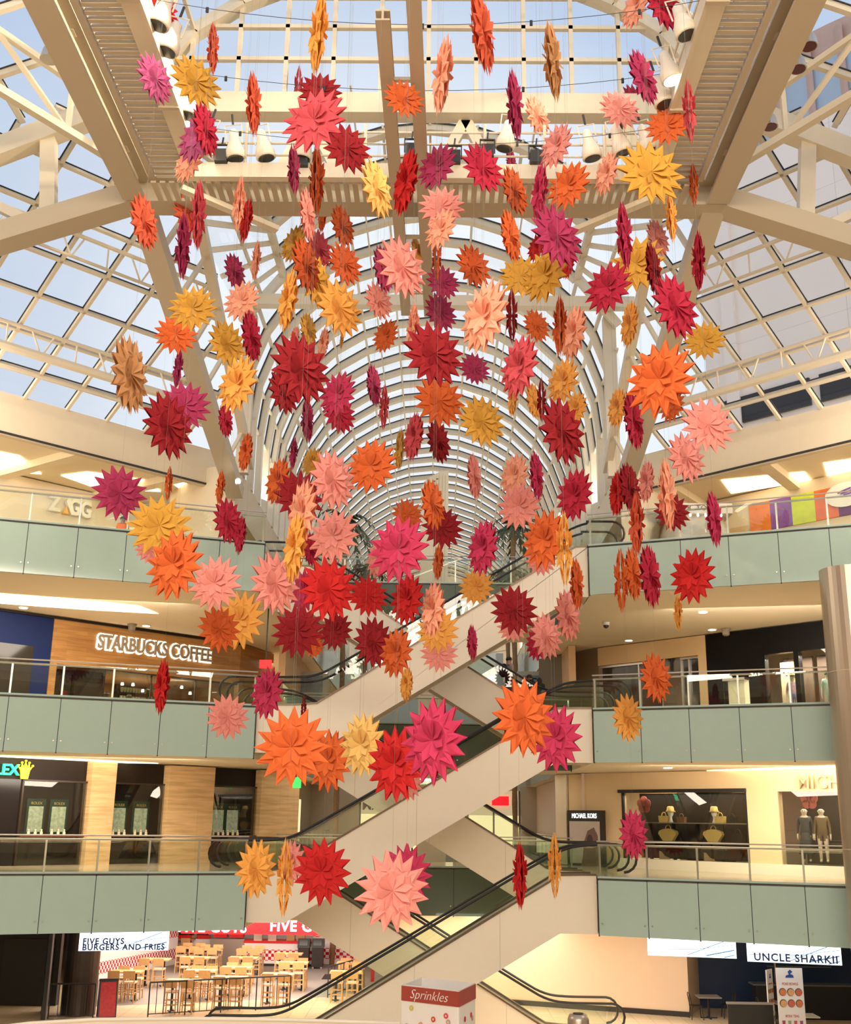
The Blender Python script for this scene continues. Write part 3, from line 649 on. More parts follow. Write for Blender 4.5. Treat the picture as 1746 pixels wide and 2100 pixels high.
# ------------------------------------------------------------------ escalators
STEPM = mat('escalator_steps', (0.10, 0.10, 0.10), 0.4, 0.5)
GREENG = glassmat('green_tinted_glass', (0.86, 0.92, 0.86), 0.06)
def escalator(z0, z1, y0, up_right, label, xl=-5.58, xr=5.63, sh=0.0):
    """runs in x between the two galleries; y0 is the near face"""
    Wd = 1.55; sg = 1 if up_right else -1
    xm = (xl + xr) / 2; half = (xr - xl) / 2
    root = empty('escalator', (xm, y0, z0)); tag(root, label, 'escalator', None)
    dz = z1 - z0; run = 4.55; ext = half
    def X(x): return (x + (sh * max(0, 1 - max(0, abs(x) - 4.9) / (ext - 4.9)) if abs(x) < ext else 0)) * sg
    def zl(x):                                       # step line
        if x <= -run: return 0.0
        if x >= run: return dz
        return dz * (x + run) / (2 * run)
    low = -0.25 if z0 == 0 else -FH + .2
    top = [(-ext, .0), (-run - .45, .0), (-run + .2, .06), (run - .1, dz - .02), (run + .6, dz + .0), (ext, dz + .0)]
    slope = dz / (2 * run)
    bot = [(ext, dz - FH), (run - .15, dz - FH)]
    # underside parallel to the steps
    xk = run - .15; zk = dz - FH; tz = low
    xe = xk - (zk - tz) / slope
    if z0 > 0: bot += [(max(xe, -ext + .4), tz), (-ext, tz)]
    else: bot += [(xe, tz), (-ext, tz)]
    prof = top + bot
    for nm, ya, yb in (('side_panel', 0, .10), ('side_panel', Wd - .10, Wd)):
        b = MB(); b.prism([(X(x), ya, z) for x, z in prof], (0, yb - ya, 0)); b.build(nm, WHITE, root)
    # vertical joints on the near face
    b = MB()
    for x in (-2.9, -.2, 2.5):
        zt = zl(x) - .02; zb = max(low, zk - (xk - x) * slope)
        b.box(X(x) - .008, X(x) + .008, -.004, .004, zb + .01, zt)
    b.build('panel_joints', SOFF, root)['kind'] = 'stuff'
    b = MB(); n = len(bot)
    for i in range(n - 1):
        (xa, za), (xb, zb) = bot[i], bot[i + 1]; b.quad((X(xa), .1, za + .02), (X(xb), .1, zb + .02), (X(xb), Wd - .1, zb + .02), (X(xa), Wd - .1, za + .02))
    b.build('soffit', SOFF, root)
    b = MB(); N = 26
    for i in range(N):
        xa = -run + 2 * run * i / N; zt = dz * (i + .5) / N
        b.box(X(xa), X(xa + 2 * run / N), .28, Wd - .28, zt - .5, zt - .28)
    b.box(X(-ext), X(-run), .28, Wd - .28, -.2, -0.05); b.box(X(run), X(ext), .28, Wd - .28, dz - .1, dz); b.build('steps', STEPM, root)
    for ya in (.06, Wd - .06):
        b = MB(); pts = [(x, z + .03) for x, z in top]
        for (xa, za), (xb, zb) in zip(pts[:-1], pts[1:]): b.beam((X(xa), ya, za), (X(xb), ya, zb), .17, .06)
        b.build('deck_trim', BRONZE, root)
        hl = [(-ext - .9, .95), (-ext, .95), (-run - .6, .95), (-run + .1, 1.0), (-run + .8, zl(-run + .8) + .84), (run - .7, zl(run - .7) + .84), (run + .1, dz + .84), (run + .7, dz + .93), (ext, dz + .95), (ext + .9, dz + .95)]
        # smooth the rail
        def smooth(p):
            for _ in range(2):
                q = [p[0]]
                for a, c in zip(p[:-1], p[1:]): q += [(a[0] * .75 + c[0] * .25, a[1] * .75 + c[1] * .25), (a[0] * .25 + c[0] * .75, a[1] * .25 + c[1] * .75)]
                p = q + [p[-1]]
            return p
        sm = smooth(hl)
        endr = [(ext + .9 + .42 * math.sin(a), dz + .53 + .42 * math.cos(a)) for a in [math.pi * i / 8 for i in range(1, 9)]]
        endl = [(-ext - .9 - .42 * math.sin(a), .53 + .42 * math.cos(a)) for a in [math.pi * i / 8 for i in range(8, 0, -1)]]
        path = endl + sm + endr
        b = MB(); b.tube([(X(x), ya, z) for x, z in path], .042, 8); b.build('handrail', BLACK, root)
        g = MB(); base = [(x, (zl(x) + .0) if -run < x < run else (.0 if x <= -run else dz + .0)) for x, z in sm]
        for i in range(len(sm) - 1): g.quad((X(base[i][0]), ya, base[i][1]), (X(base[i + 1][0]), ya, base[i + 1][1]), (X(sm[i + 1][0]), ya, sm[i + 1][1] - .03), (X(sm[i][0]), ya, sm[i][1] - .03))
        for e, zz in ((endl, 0), (endr, dz)):
            cx = -ext - .9 if e is endl else ext + .9
            g.add([(X(x), ya, z) for x, z in e] + [(X(cx), ya, zz + .1)], [tuple(range(len(e) + 1))])
        g.build('glass_balustrade', GREENG, root, recalc=False)
    return root
YF, YB = 37.15, 40.6
escalator(L1, L2, YF, True, 'front escalator rising rightward from the ground floor to the second floor')
escalator(L2, L3, YF, True, 'front escalator rising rightward from the second floor to the third floor')
escalator(L3, L4, YF, True, 'front escalator rising rightward from the third floor to the top floor', sh=.75)
escalator(L1, L2, YB, False, 'rear escalator rising leftward from the ground floor to the second floor')
escalator(L2, L3, YB, False, 'rear escalator rising leftward from the second floor to the third floor')
escalator(L3, L4, YB, False, 'rear escalator rising leftward from the third floor, carrying two people')
# ------------------------------------------------------------------ shops
def shoproom(w, nm, s0, s1, z0, z1, depth, mback, mside, lit=None, light=0, lcol=WARM):
    """open room behind the shop front plane"""
    b = MB(); w.slab(b, s0, s1, z0, z1, -depth - .1, -depth); struct(b.build('wall_%s_rear' % nm, mback))
    b = MB(); w.slab(b, s0 - .1, s0, z0, z1, -depth, -.2); w.slab(b, s1, s1 + .1, z0, z1, -depth, -.2); struct(b.build('wall_%s_sides' % nm, mside))
    b = MB(); w.slab(b, s0, s1, z1, z1 + .1, -depth, -.2); struct(b.build('ceiling_%s' % nm, mback))
    if light: area(nm + '_light', w.P((s0 + s1) / 2, z1 - .08, -depth / 2), w.P((s0 + s1) / 2, z0, -depth / 2), (s1 - s0) * .7, depth * .5, light, lcol)
# --- second floor, left: dark watch boutique with stone piers
w = Wall(-1, 51.9); Zt = L3 - FH
s_a = w.s(0, 1600) - 4.5; s_end = w.s(612, 1600)
b = MB(); w.slab(b, s_a, s_end, L2, Zt, -.5, -.3); struct(b.build('wall_watch_boutique', DARK))
for x0, x1, y in ((186, 236, 1590), (345, 438, 1590), (534, 612, 1590)):
    sa, sb = w.s(x0, y), w.s(x1, y)
    b = MB(); w.slab(b, sa, sb, L2, Zt - .03, -.3, .12); o = b.build('stone_pier', TRAV)
    tag(o, {186: 'narrow travertine pier right of the green lit watch sign', 345: 'wide travertine pier between the two middle watch windows', 534: 'travertine pier at the right end of the watch boutique'}[x0], 'pier')
def watch_window(x0, x1, y0, y1, lab, cards):
    sa, sb, za, zb = w.rect(x0, y0, x1, y1)
    r = empty('display_window', w.P((sa + sb) / 2, L2, -.28)); tag(r, lab, 'shop window')
    def B(name, m, p, q, zz0, zz1, o0, o1):
        bb = MB(); bb.frame(w.d * ((p + q) / 2 - (sa + sb) / 2) + w.n * ((o0 + o1) / 2) + Z * ((zz0 + zz1) / 2 - L2), w.d, w.n, Z, (q - p) / 2, abs(o1 - o0) / 2, (zz1 - zz0) / 2); return bb.build(name, m, r)
    fr = mat('boutique_bronze', (0.05, 0.032, 0.022), 0.3, 0.4)
    B('frame_side', fr, sa, sa + .06, L2, zb, 0, .12); B('frame_side', fr, sb - .06, sb, L2, zb, 0, .12); B('frame_top', fr, sa, sb, zb - .06, zb, 0, .12)
    B('back_panel', mat('boutique_interior', (0.014, 0.008, 0.006), .4, spec=.2), sa, sb, L2, zb - .06, -.02, 0); B('display_shelf', mat('boutique_shelf', (0.16, 0.06, 0.03), .35), sa + .06, sb - .06, za + .0, za + .05, 0, .22)
    B('shop_glass', SGLASS, sa + .06, sb - .06, L2, zb - .06, .1, .11)
    for cx, cy in cards:
        s_, z_ = w.px(cx, cy); c = B('poster_card', mat('dark_green_card', (0.012, 0.05, 0.03), .3), s_ - .34, s_ + .34, za + .1, za + 1.25, .04, .07)
        bb = MB(); bb.frame(w.d * (s_ - (sa + sb) / 2) + w.n * .08 + Z * (za + .58 - L2), w.d, w.n, Z, .26, .008, .42); bb.build('picture', mat('backlit_foliage', (0.45, 0.5, 0.34), .4, emit=.25, noise=.9, nscale=9), c)
        text('ROLEX', r.location + w.d * (s_ - (sa + sb) / 2) + w.n * .085 + Z * (za + 1.1 - L2), w.d, Z, .13, mat('gold_letters', (0.7, 0.5, 0.15), .4), .003, 'card_lettering', c)
        for k in (-.22, .02, .24):
            bb = MB(); bb.lathe(w.d * (s_ + k - (sa + sb) / 2) + w.n * .15 + Z * (za + .05 - L2), [(.05, 0), (.05, .1), (.02, .13), (.035, .17), (0.01, .2)], 8); bb.build('watch_stand', mat('ivory_stand', (.7, .6, .4), .4), c)
watch_window(52, 178, 1600, 1716, 'dark display window with two green posters, right of the boutique door', [(77, 1685), (124, 1685)])
watch_window(238, 340, 1606, 1716, 'dark display window between the two left travertine piers', [(248, 1690), (293, 1690)])
watch_window(442, 530, 1612, 1716, 'dark display window beside the right end travertine pier', [(452, 1690), (482, 1690)])
sa, sb, za, zb = w.rect(-60, 1596, 44, 1720)
b = MB(); w.slab(b, sa, sb, L2, zb, -.3, -.24); o = struct(b.build('door_1', mat('boutique_door', (0.012, 0.009, 0.009), .15)))
sg = empty('shop_sign', w.P(w.s(20, 1578), w.px(20, 1578)[1], -.28)); tag(sg, 'green lit watch boutique lettering with a yellow crown, above the dark door', 'sign')
GRN = mat('green_neon', (0.0, 0.5, 0.2), .4, emit=2.2, ecol=(0.0, 0.85, 0.30)); YEL = mat('yellow_neon', (0.9, 0.8, 0.02), .4, emit=1.8, ecol=(1, .86, 0.0))
s_x, z_x = w.px(43, 1580)
o = text('ROLEX', w.P(s_x, z_x, -.15), w.d, Z, .50, GRN, .04, 'letters', sg, 'RIGHT', offset=.012)
b = MB(); cx = w.px(55, 1578)[0]; c0 = w.P(cx, z_x - .27, -.15) - sg.location
pts = [(-.12, 0), (.12, 0), (.17, .28), (.26, .42), (.15, .36), (.13, .52), (.06, .38), (0, .58), (-.06, .38), (-.13, .52), (-.15, .36), (-.26, .42), (-.17, .28)]
b.prism([c0 + w.d * x + Z * y for x, y in pts], w.n * .05)
for x, y in ((.26, .44), (.13, .54), (0, .6), (-.13, .54), (-.26, .44)): b.prism([c0 + w.d * (x + .035 * math.cos(a)) + Z * (y + .035 * math.sin(a)) for a in [k * math.pi / 4 for k in range(8)]], w.n * .05)
b.build('crown', YEL, sg)
# --- third floor, left: coffee shop in oak boards, navy shop
w = Wall(-1, 56.6); Zt = L4 - FH
s0 = w.s(108, 1300); s1 = w.s(492, 1345); zop = 12.55
so = w.s(118, 1340); se = w.s(490, 1390)
b = MB(); w.slab(b, s0, s1, zop, Zt - .02, -.2, .05); w.slab(b, s0, so, L3, zop, -.2, .05); struct(b.build('wall_coffee_shop', OAK))
shoproom(w, 'coffee_shop', so, s1, L3, zop + .0, 4.5, mat('coffee_rear', (0.30, 0.17, 0.08), .6), mat('coffee_side', (0.40, 0.26, 0.14), .6), light=190, lcol=(1, .75, .45))
b = MB(); w.slab(b, so, s1, L3, zop, -.12, -.10); struct(b.build('window_2', SGLASS)); q = MB(); w.slab(q, so, s1, zop - .04, zop, -.14, .02)
for i in range(1, 4): w.slab(q, so + (s1 - so) * i / 4 - .02, so + (s1 - so) * i / 4 + .02, L3, zop, -.14, -.06)
q.build('window_frame', BLKM, bpy.data.objects['window_2'])
# angled end of the coffee shop
pA = w.P(s1, 0, .05); pB = pA + Vector((1.0, 3.2, 0))
b = MB(); b.prism([pA + Z * L3, pB + Z * L3, pB + Vector((-.2, 0, 0)) + Z * L3, pA + Vector((-.2, 0, 0)) + Z * L3], (0, 0, Zt - L3 - .02)); struct(b.build('wall_coffee_end', OAK))
b = MB(); w.slab(b, s0 - 9, s0, L3, Zt, -.2, .0); struct(b.build('wall_navy_shop', NAVY))
b = MB(); w.slab(b, s0 - 9, w.s(72, 1300), L3, 13.1, -.02, .03); o = struct(b.build('window_3', mat('dark_shop_window', (0.03, 0.025, 0.02), .08)))
b = MB(); w.slab(b, s0 - 9, s1, Zt - .1, Zt - .01, .05, .12); struct(b.build('trim_coffee', DARK))
# sign
HALO = mat('halo_glow', (1, .95, .8), .5, emit=1.5, ecol=(1, .93, .74))
FACE = mat('letter_face_beige', (0.36, 0.28, 0.21), .5)
sg = empty('shop_sign', w.P(w.s(310, 1330), 13.35, .06)); tag(sg, 'coffee shop name in halo lit letters on oak boards', 'sign')
sa_, za_ = w.px(196, 1322); sb_, zb_ = w.px(430, 1342)
mid = (sa_ + sb_) / 2; zm = (za_ + zb_) / 2
text('STARBUCKS COFFEE', w.P(mid, zm, .10), w.d, Z, .80, HALO, .01, 'letter_glow', sg, offset=.035, bevel=.03, width=(sb_ - sa_) * 1.015)
text('STARBUCKS COFFEE', w.P(mid, zm, .20), w.d, Z, .76, FACE, .04, 'letters', sg, offset=.018, width=(sb_ - sa_))
# inside: menu boards, column, counter, shelf of cups
def thing_box(name, label, cat, parts, loc, group=None):
    r = empty(name, loc); tag(r, label, cat, group)
    for pn, m, fn in parts:
        b = MB(); fn(b); b.build(pn, m, r)
    return r
def wb(w, s0, s1, z0, z1, o0, o1, loc):
    def fn(b): b.frame(w.P((s0 + s1) / 2, (z0 + z1) / 2, (o0 + o1) / 2) - loc, w.d, w.n, Z, (s1 - s0) / 2, abs(o1 - o0) / 2, (z1 - z0) / 2)
    return fn
sc = w.s(212, 1400); loc = w.P(sc, L3, -1.6)
thing_box('display_column', 'dark column with a painted mural inside the coffee shop', 'column', [('shaft', mat('mural', (0.05, 0.028, 0.016), .5, noise=.9, nscale=5), wb(w, sc - .62, sc + .62, L3, 12.1, -1.9, -1.2, loc)), ('top_panel', DARK, wb(w, sc - .68, sc + .68, 12.1, 12.54, -1.95, -1.15, loc))], loc)
sc0, sc1 = w.s(252, 1440), w.s(452, 1440); loc = w.P((sc0 + sc1) / 2, L3, -2.2)
thing_box('service_counter', 'coffee shop counter with bright lit back edge', 'counter', [('body', OAK, wb(w, sc0, sc1, L3, L3 + .95, -2.6, -2.0, loc)), ('counter_top', mat('lit_counter_top', (.9, .75, .4), .4, emit=.9, ecol=(1, .82, .35)), wb(w, sc0, sc1, L3 + .95, L3 + 1.08, -2.65, -1.95, loc))], loc)
for i in range(5):
    s_ = sc0 + .5 + i * 1.05; b = MB(); P = w.P(s_, L3 + 1.08, -2.3); b.lathe((0, 0, 0), [(.12, 0), (.13, .22), (.07, .26), (.07, .3)], 10); o = b.build('counter_jar', BLKM, loc=P); tag(o, 'small dark container on the lit coffee counter', 'container', 'containers on the coffee counter')
loc = w.P(w.s(385, 1400), L3 + .0, -4.3); sl, sr = w.s(346, 1400), w.s(418, 1400)
r = empty('merchandise_shelf', loc); tag(r, 'dark wall shelf of cups at the right rear of the coffee shop', 'shelf')
b = MB(); wb(w, sl, sr, L3 + 1.25, L3 + 2.05, -4.5, -4.4, loc)(b); b.build('back_board', DARK, r)
for k in range(3):
    b = MB(); wb(w, sl, sr, L3 + 1.25 + .38 * k, L3 + 1.29 + .38 * k, -4.4, -4.15, loc)(b); b.build('board', DARK, r)
cup = None
for k in range(2):
    for i in range(9):
        P = w.P(sl + .25 + (sr - sl - .4) * i / 9, L3 + 1.29 + .38 * k, -4.27)
        if cup is None:
            b = MB(); b.lathe((0, 0, 0), [(.05, 0), (.075, .2), (.078, .22)], 10); cup = b.build('cup', mat('cup_green_white', (.5, .55, .42), .4), loc=P); tag(cup, 'cup on the coffee shop merchandise shelf', 'cup', 'cups on the coffee shop shelf')
        else: c = cup.copy(); COL.objects.link(c); c.location = P
for i, x in enumerate((128, 152)):
    s_ = w.s(x, 1400); b = MB(); b.frame((0, 0, 0), w.d, w.n, Z, .3, .03, .62); o = b.build('menu_board', mat('menu_dark', (.05, .04, .03), .4, noise=.6, nscale=8), loc=w.P(s_, L3 + 1.3, -.9)); tag(o, ['dark menu board nearest the left end of the coffee shop window', 'dark menu board second from the left in the coffee shop window'][i], 'board')
for i in range(8):
    s_ = so + .7 + i * .95; b = MB(); b.lathe((0, 0, 0), [(.05, .12), (.07, 0.02), (.055, 0)], 10); o = b.build('pendant_lamp', LAMP, loc=w.P(s_, zop - .3 - .12 * (i % 2), -1.2 - .8 * (i % 3))); tag(o, 'small bright spotlight inside the coffee shop', 'lamp', 'spotlights in the coffee shop')
# --- top floor, left: phone accessory shop
w = Wall(-1, 60.1); Zt = 20.4
s0 = w.s(-120, 1000); s1 = w.s(360, 1040)
b = MB(); w.slab(b, s0, s1 + 1.0, L4, Zt, -.3, 0); struct(b.build('wall_accessory_shop', WHITE))
sg = empty('shop_sign', w.P(w.s(140, 1040), w.px(140, 1040)[1], .02)); tag(sg, 'white raised shop name with one yellow stroke on the top floor wall', 'sign')
sa_, za_ = w.px(97, 1034); sb_, zb_ = w.px(184, 1050)
text('Z  GG', w.P((sa_ + sb_) / 2, (za_ + zb_) / 2 + .0, .14), w.d, Z, .95, mat('sign_letter_white', (.85, .8, .7), .4), .10, 'letters', sg, offset=.03, width=sb_ - sa_, bevel=.004)
zz = (za_ + zb_) / 2; sm = sa_ + (sb_ - sa_) * .345
b = MB(); b.prism([w.P(sm - .02, zz - .33, .05) - sg.location, w.P(sm + .22, zz - .33, .05) - sg.location, w.P(sm + .08, zz + .0, .05) - sg.location], w.n * .2); b.build('yellow_stroke', mat('amber', (.85, .45, .02), .4), sg)
b = MB(); b.prism([w.P(sm + .26, zz + .34, .05) - sg.location, w.P(sm + .12, zz + .34, .05) - sg.location, w.P(sm + .06, zz + .2, .05) - sg.location, w.P(sm + .34, zz - .33, .05) - sg.location, w.P(sm + .5, zz - .33, .05) - sg.location], w.n * .2); b.build('white_stroke', MATS['sign_letter_white'], sg)
b = MB(); w.slab(b, w.s(-60, 1060), w.s(88, 1060), L4 + .5, L4 + 1.7, 0, .03); struct(b.build('window_4', mat('blueish_window', (.35, .38, .42), .06)))
# kiosk with yellow posters at the right end
loc = w.P(w.s(430, 1050), L4, 2.0); kc = loc
r = empty('shop_kiosk', loc); tag(r, 'grey kiosk with a lit yellow poster at the right end of the top left gallery', 'kiosk')
b = MB(); b.box(-2.0, 1.6, -1.0, 1.0, 2.35, 2.7); b.build('canopy', mat('kiosk_grey', (.30, .28, .25), .4), r)
b = MB(); b.box(-1.6, 0.3, -.75, .75, 0, 2.35); b.build('poster_wall', mat('yellow_poster', (.95, .85, .35), .5, emit=.8, ecol=(1, .85, .35), noise=.2, nscale=1.5), r)
b = MB(); b.box(.3, 1.2, -.75, .75, 0, 2.35); b.build('side_wall', MATS['kiosk_grey'], r)
# --- top floor right: banner shop, toy booth under sheeting
w = Wall(1, 58.2); s0 = w.s(1400, 1060); s1 = w.s(1900, 1060)
b = MB(); w.slab(b, s0 - 3.5, s1, L4, 20.4, -.3, 0); struct(b.build('wall_banner_shop', PLAS))
r = empty('colour_banner', w.P(w.s(1640, 1040), L4 + 2.0, .02)); tag(r, 'long shop banner of orange, purple and lime squares on the top right wall', 'banner')
cols = [('orange', (.82, .20, .03)), ('purple', (.22, .08, .36)), ('lime', (.60, .72, .03)), ('orange', (.78, .17, .04)), ('violet', (.14, .03, .16)), ('orange', (.82, .22, .05)), ('lime', (.5, .6, .05))]
xs = [1538, 1581, 1626, 1674, 1722, 1768, 1816, 1870]
for i in range(7):
    sa_, sb_ = w.s(xs[i], 1045), w.s(xs[i + 1], 1045)
    b = MB(); b.frame(w.P((sa_ + sb_) / 2, w.px(1640, 1045)[1], .04) - r.location, w.d, w.n, Z, (sb_ - sa_) / 2, .02, .62); b.build(cols[i][0] + '_square', mat('banner_' + str(i), cols[i][1], .6, noise=.35, nscale=2), r)
b = MB(); sc = w.s(1738, 1015); c0 = w.P(sc, w.px(1738, 1015)[1], .12) - r.location
b.prism([c0 + w.d * (.85 * math.cos(a)) + Z * (.5 * math.sin(a)) for a in [k * math.pi / 12 for k in range(24)]], w.n * .03); b.build('oval_logo', WHT, r)
b = MB()
for k in range(3): b.beam(c0 + w.n * .05 + w.d * (-.3 + .12 * k) + Z * (.1 - .06 * k), c0 + w.n * .05 + w.d * (.25 + .08 * k) + Z * (.22 - .1 * k), .05, .05)
b.build('logo_script', mat('violet_ink', (.2, .1, .4), .5), r)
b = MB(); w.slab(b, w.s(1545, 1080), s1, L4, L4 + 1.75, -.05, .03); struct(b.build('window_5', DARK))
b = MB(); w.slab(b, w.s(1480, 1060), w.s(1536, 1060), L4, L4 + 2.9, -.05, .04); struct(b.build('door_2', mat('light_board', (.66, .47, .26), .6)))
# toy booth
loc = aty(1420, 1100, 42.5); loc.z = L4
r = empty('toy_booth', loc); tag(r, 'toy booth wrapped in grey plastic sheeting under a white lettered canopy', 'booth')
b = MB(); b.box(-1.35, 1.35, -1.2, 1.2, 2.45, 2.85); b.build('canopy', mat('canopy_white', (.72, .68, .6), .5), r)
b = MB(); n = 44
ring0 = []; ring1 = []
for k in range(n):
    a = 2 * math.pi * k / n; f = 1 + .07 * math.sin(k * 2.7) + .05 * math.sin(k * 5.1)
    c, s_ = math.cos(a), math.sin(a); q = max(abs(c), abs(s_))
    ring0.append((c / q * 1.55 * f * (.85 + .15 * q), s_ / q * 1.35 * f, 0)); ring1.append((c / q * 1.0 * f, s_ / q * .9 * f, 2.45))
b.add(ring0 + [((x0[0] * .45 + x1[0] * .55), (x0[1] * .45 + x1[1] * .55), 1.7) for x0, x1 in zip(ring0, ring1)] + ring1, [(i, (i + 1) % n, n + (i + 1) % n, n + i) for i in range(n)] + [(n + i, n + (i + 1) % n, 2 * n + (i + 1) % n, 2 * n + i) for i in range(n)])
b.build('plastic_sheeting', mat('grey_plastic_sheet', (.46, .42, .36), .3, bump=.8, noise=.3, nscale=3), r, smooth=True)
text('SUPER  TOYS', loc + Vector((-.2, -1.22, 2.65)), (1, 0, 0), Z, .30, mat('brown_letters', (.2, .15, .1), .5), .01, 'lettering', r)
b = MB()
for k in range(7): b.lathe((-.9 + .3 * k, -1.15, 2.32), [(.03, 0), (.05, .06), (.03, .12)], 6)
b.build('led_lights', mat('led_row', (1, .8, .8), .4, emit=3), r)['kind'] = 'stuff'
# --- third floor right: dark fashion shop and glass shop with wood surround
w = Wall(1, 56.1); Zt = L4 - FH
sA = w.s(1285, 1340); sB = w.s(1448, 1330); sC = w.s(1760, 1330); sH = w.s(1478, 1330)
b = MB(); w.slab(b, sB, sC + 3, 13.3, Zt - .02, -.3, 0.0)
s_w = [w.s(1572, 1400), w.s(1632, 1400), w.s(1642, 1400), w.s(1712, 1400)]
w.slab(b, sB, s_w[0], L3, 13.3, -.3, 0); w.slab(b, s_w[1], s_w[2], L3, 13.3, -.3, 0); w.slab(b, s_w[3], sC + 3, L3, 13.3, -.3, 0); struct(b.build('wall_fashion_shop', mat('black_cladding', (0.005, 0.004, 0.004), .5, spec=.15)))
b = MB()
for sa_, sb_ in ((s_w[0], s_w[1]), (s_w[2], s_w[3])): w.slab(b, sa_, sb_, L3, 13.3, -1.6, -1.5)
struct(b.build('wall_fashion_rear', mat('fashion_rear', (.10, .06, .04), .6)))
b = MB(); w.slab(b, s_w[0], s_w[0] + .55, L3, 13.1, -1.45, -1.2); struct(b.build('wall_fashion_panel', mat('pale_panel', (.72, .58, .36), .5)))
b = MB()
for sa_, sb_ in ((s_w[0], s_w[1]), (s_w[2], s_w[3])): w.slab(b, sa_, sb_, L3, 13.3, -.06, -.05)
struct(b.build('window_6', SGLASS))
area('fashion_window_light', w.P((s_w[0] + s_w[3]) / 2, 13.2, -.8), w.P((s_w[0] + s_w[3]) / 2, L3, -1.0), 3.4, .6, 260, WARM)
sa_, sb_ = w.s(1496, 1420), w.s(1538, 1420); loc = w.P((sa_ + sb_) / 2, L3, .05)
r = thing_box('display_case', 'bright lit glass showcase set in the black fashion shop front', 'showcase', [('back', mat('showcase_lit', (.9, .75, .5), .5, emit=.45, ecol=(1, .8, .5), noise=.25, nscale=4), wb(w, sa_, sb_, L3, 12.35, .0, .05, loc)), ('frame', CHROME, wb(w, sa_ - .04, sb_ + .04, 12.35, 12.45, .0, .4, loc)), ('glass_front', SGLASS, wb(w, sa_, sb_, L3, 12.35, .38, .4, loc))], loc)
# wood and glass entrance left of it
WTAN = mat('tan_surround', (.66, .46, .24), .5)
b = MB(); w.slab(b, sA - 1.5, sB, 13.55, Zt - .02, -.3, .04); w.slab(b, w.s(1432, 1330), sB, L3, 13.55, -.3, .04); struct(b.build('wall_glass_shop', WTAN))
b = MB(); w.slab(b, sA - 1.5, w.s(1432, 1330), L3, 13.55, -.25, -.2); struct(b.build('window_7', mat('dim_shopfront', (.05, .04, .03), .06)))
q = MB()
for x in (1308, 1412): w.slab(q, w.s(x, 1400) - .03, w.s(x, 1400) + .03, L3, 13.5, -.2, -.12)
w.slab(q, sA - 1.5, w.s(1432, 1330), 13.45, 13.55, -.2, -.1); q.build('window_frame', CHROME, bpy.data.objects['window_7'])
sa_, sb_, za_, zb_ = w.rect(1352, 1360, 1400, 1450); loc = w.P((sa_ + sb_) / 2, L3, -.18)
r = thing_box('shop_sign', 'framed glass entrance with a dark letter Y', 'sign', [('frame', CHROME, wb(w, sa_, sb_, L3, zb_ + .5, -.2, -.14, loc)), ('panel', mat('brown_glass', (.13, .10, .07), .1), wb(w, sa_ + .06, sb_ - .06, L3, zb_ + .44, -.15, -.1, loc))], loc)
s_, z_ = w.px(1376, 1361); text('Y', w.P(s_, z_, -.05), w.d, Z, 1.0, BLKM, .02, 'letter', r)
pA = w.P(sA - 1.5, 0, 0); pB = pA + Vector((-2.3, 3.6, 0)); b = MB(); b.prism([pA + Z * L3, pB + Z * L3, pB + Vector((.2, .1, 0)) + Z * L3, pA + Vector((.2, .1, 0)) + Z * L3], (0, 0, Zt - L3 - .02)); struct(b.build('wall_glass_shop_end', mat('grey_glass_wall', (.22, .17, .11), .12)))
# --- second floor right: handbag shop
w = Wall(1, 51.9); Zt = L3 - FH
sA = w.s(1168, 1700); sB = w.s(1276, 1650); sC = w.s(1533, 1650); sD = w.s(1597, 1650); sE = w.s(1760, 1650)
zt_ = w.px(1400, 1625)[1]; zb0 = w.px(1400, 1766)[1]; zb0 = max(zb0, L2 + .35)
b = MB(); w.slab(b, sA, sE + 5, zt_, Zt - .02, -.3, 0); w.slab(b, sA, sB, L2, zt_, -.3, 0); w.slab(b, sC, sD, L2, zt_, -.3, 0.02); struct(b.build('wall_handbag_shop', mat('honey_plaster', (.74, .55, .32), .6, noise=.03)))
b = MB(); w.slab(b, sB - .1, sE + 5, L2, zb0, -.25, .28); struct(b.build('trim_handbag_plinth', WHITE))
b = MB(); w.slab(b, sB, sC, zb0, zt_, -1.3, -1.2); w.slab(b, sD, sE + 5, zb0, zt_, -1.9, -1.8); struct(b.build('wall_handbag_rear', mat('handbag_rear', (.035, .026, .018), .3, spec=.2)))
b = MB(); w.slab(b, sB, sC, zb0, zt_, -.05, -.04); w.slab(b, sD, sE + 5, zb0, zt_, -.05, -.04); o = struct(b.build('window_8', SGLASS))
q = MB(); w.slab(q, sB - .12, sC, zt_, zt_ + .12, -.1, .1); w.slab(q, sB, sB + .06, zb0, zt_, -.1, .02); w.slab(q, sC - .06, sC, zb0, zt_, -.1, .02); q.build('window_frame', BLKM, o)
area('handbag_window_light', w.P((sB + sC) / 2, zt_ - .05, -.6), w.P((sB + sC) / 2, L2, -.8), 5.5, .5, 70, WARM)
area('handbag_window_light', w.P(sD + 1.6, zt_ - .05, -.9), w.P(sD + 1.6, L2, -1.0), 2.5, .6, 55, WARM)
for k, (zz, nm) in enumerate(((w.px(1400, 1688)[1], 'upper'), (w.px(1400, 1727)[1], 'lower'))):
    r = empty('display_shelf', w.P((sB + sC) / 2, zz, -.7)); tag(r, nm + ' glass display shelf in the handbag shop window', 'shelf')
    b = MB(); b.frame((0, 0, 0), w.d, w.n, Z, (sC - sB) / 2 - .1, .35, .02); b.build('board', mat('shelf_glass', (.35, .3, .2), .15), r)
    for i in range(5):
        b = MB(); s_ = -(sC - sB) / 2 + .6 + i * (sC - sB - 1.2) / 4; b.frame(w.d * s_ + w.n * -.3 + Z * -.5, w.d, w.n, Z, .05, .05, .5 if k == 0 else .4); b.build('bracket_post', BLKM, r)
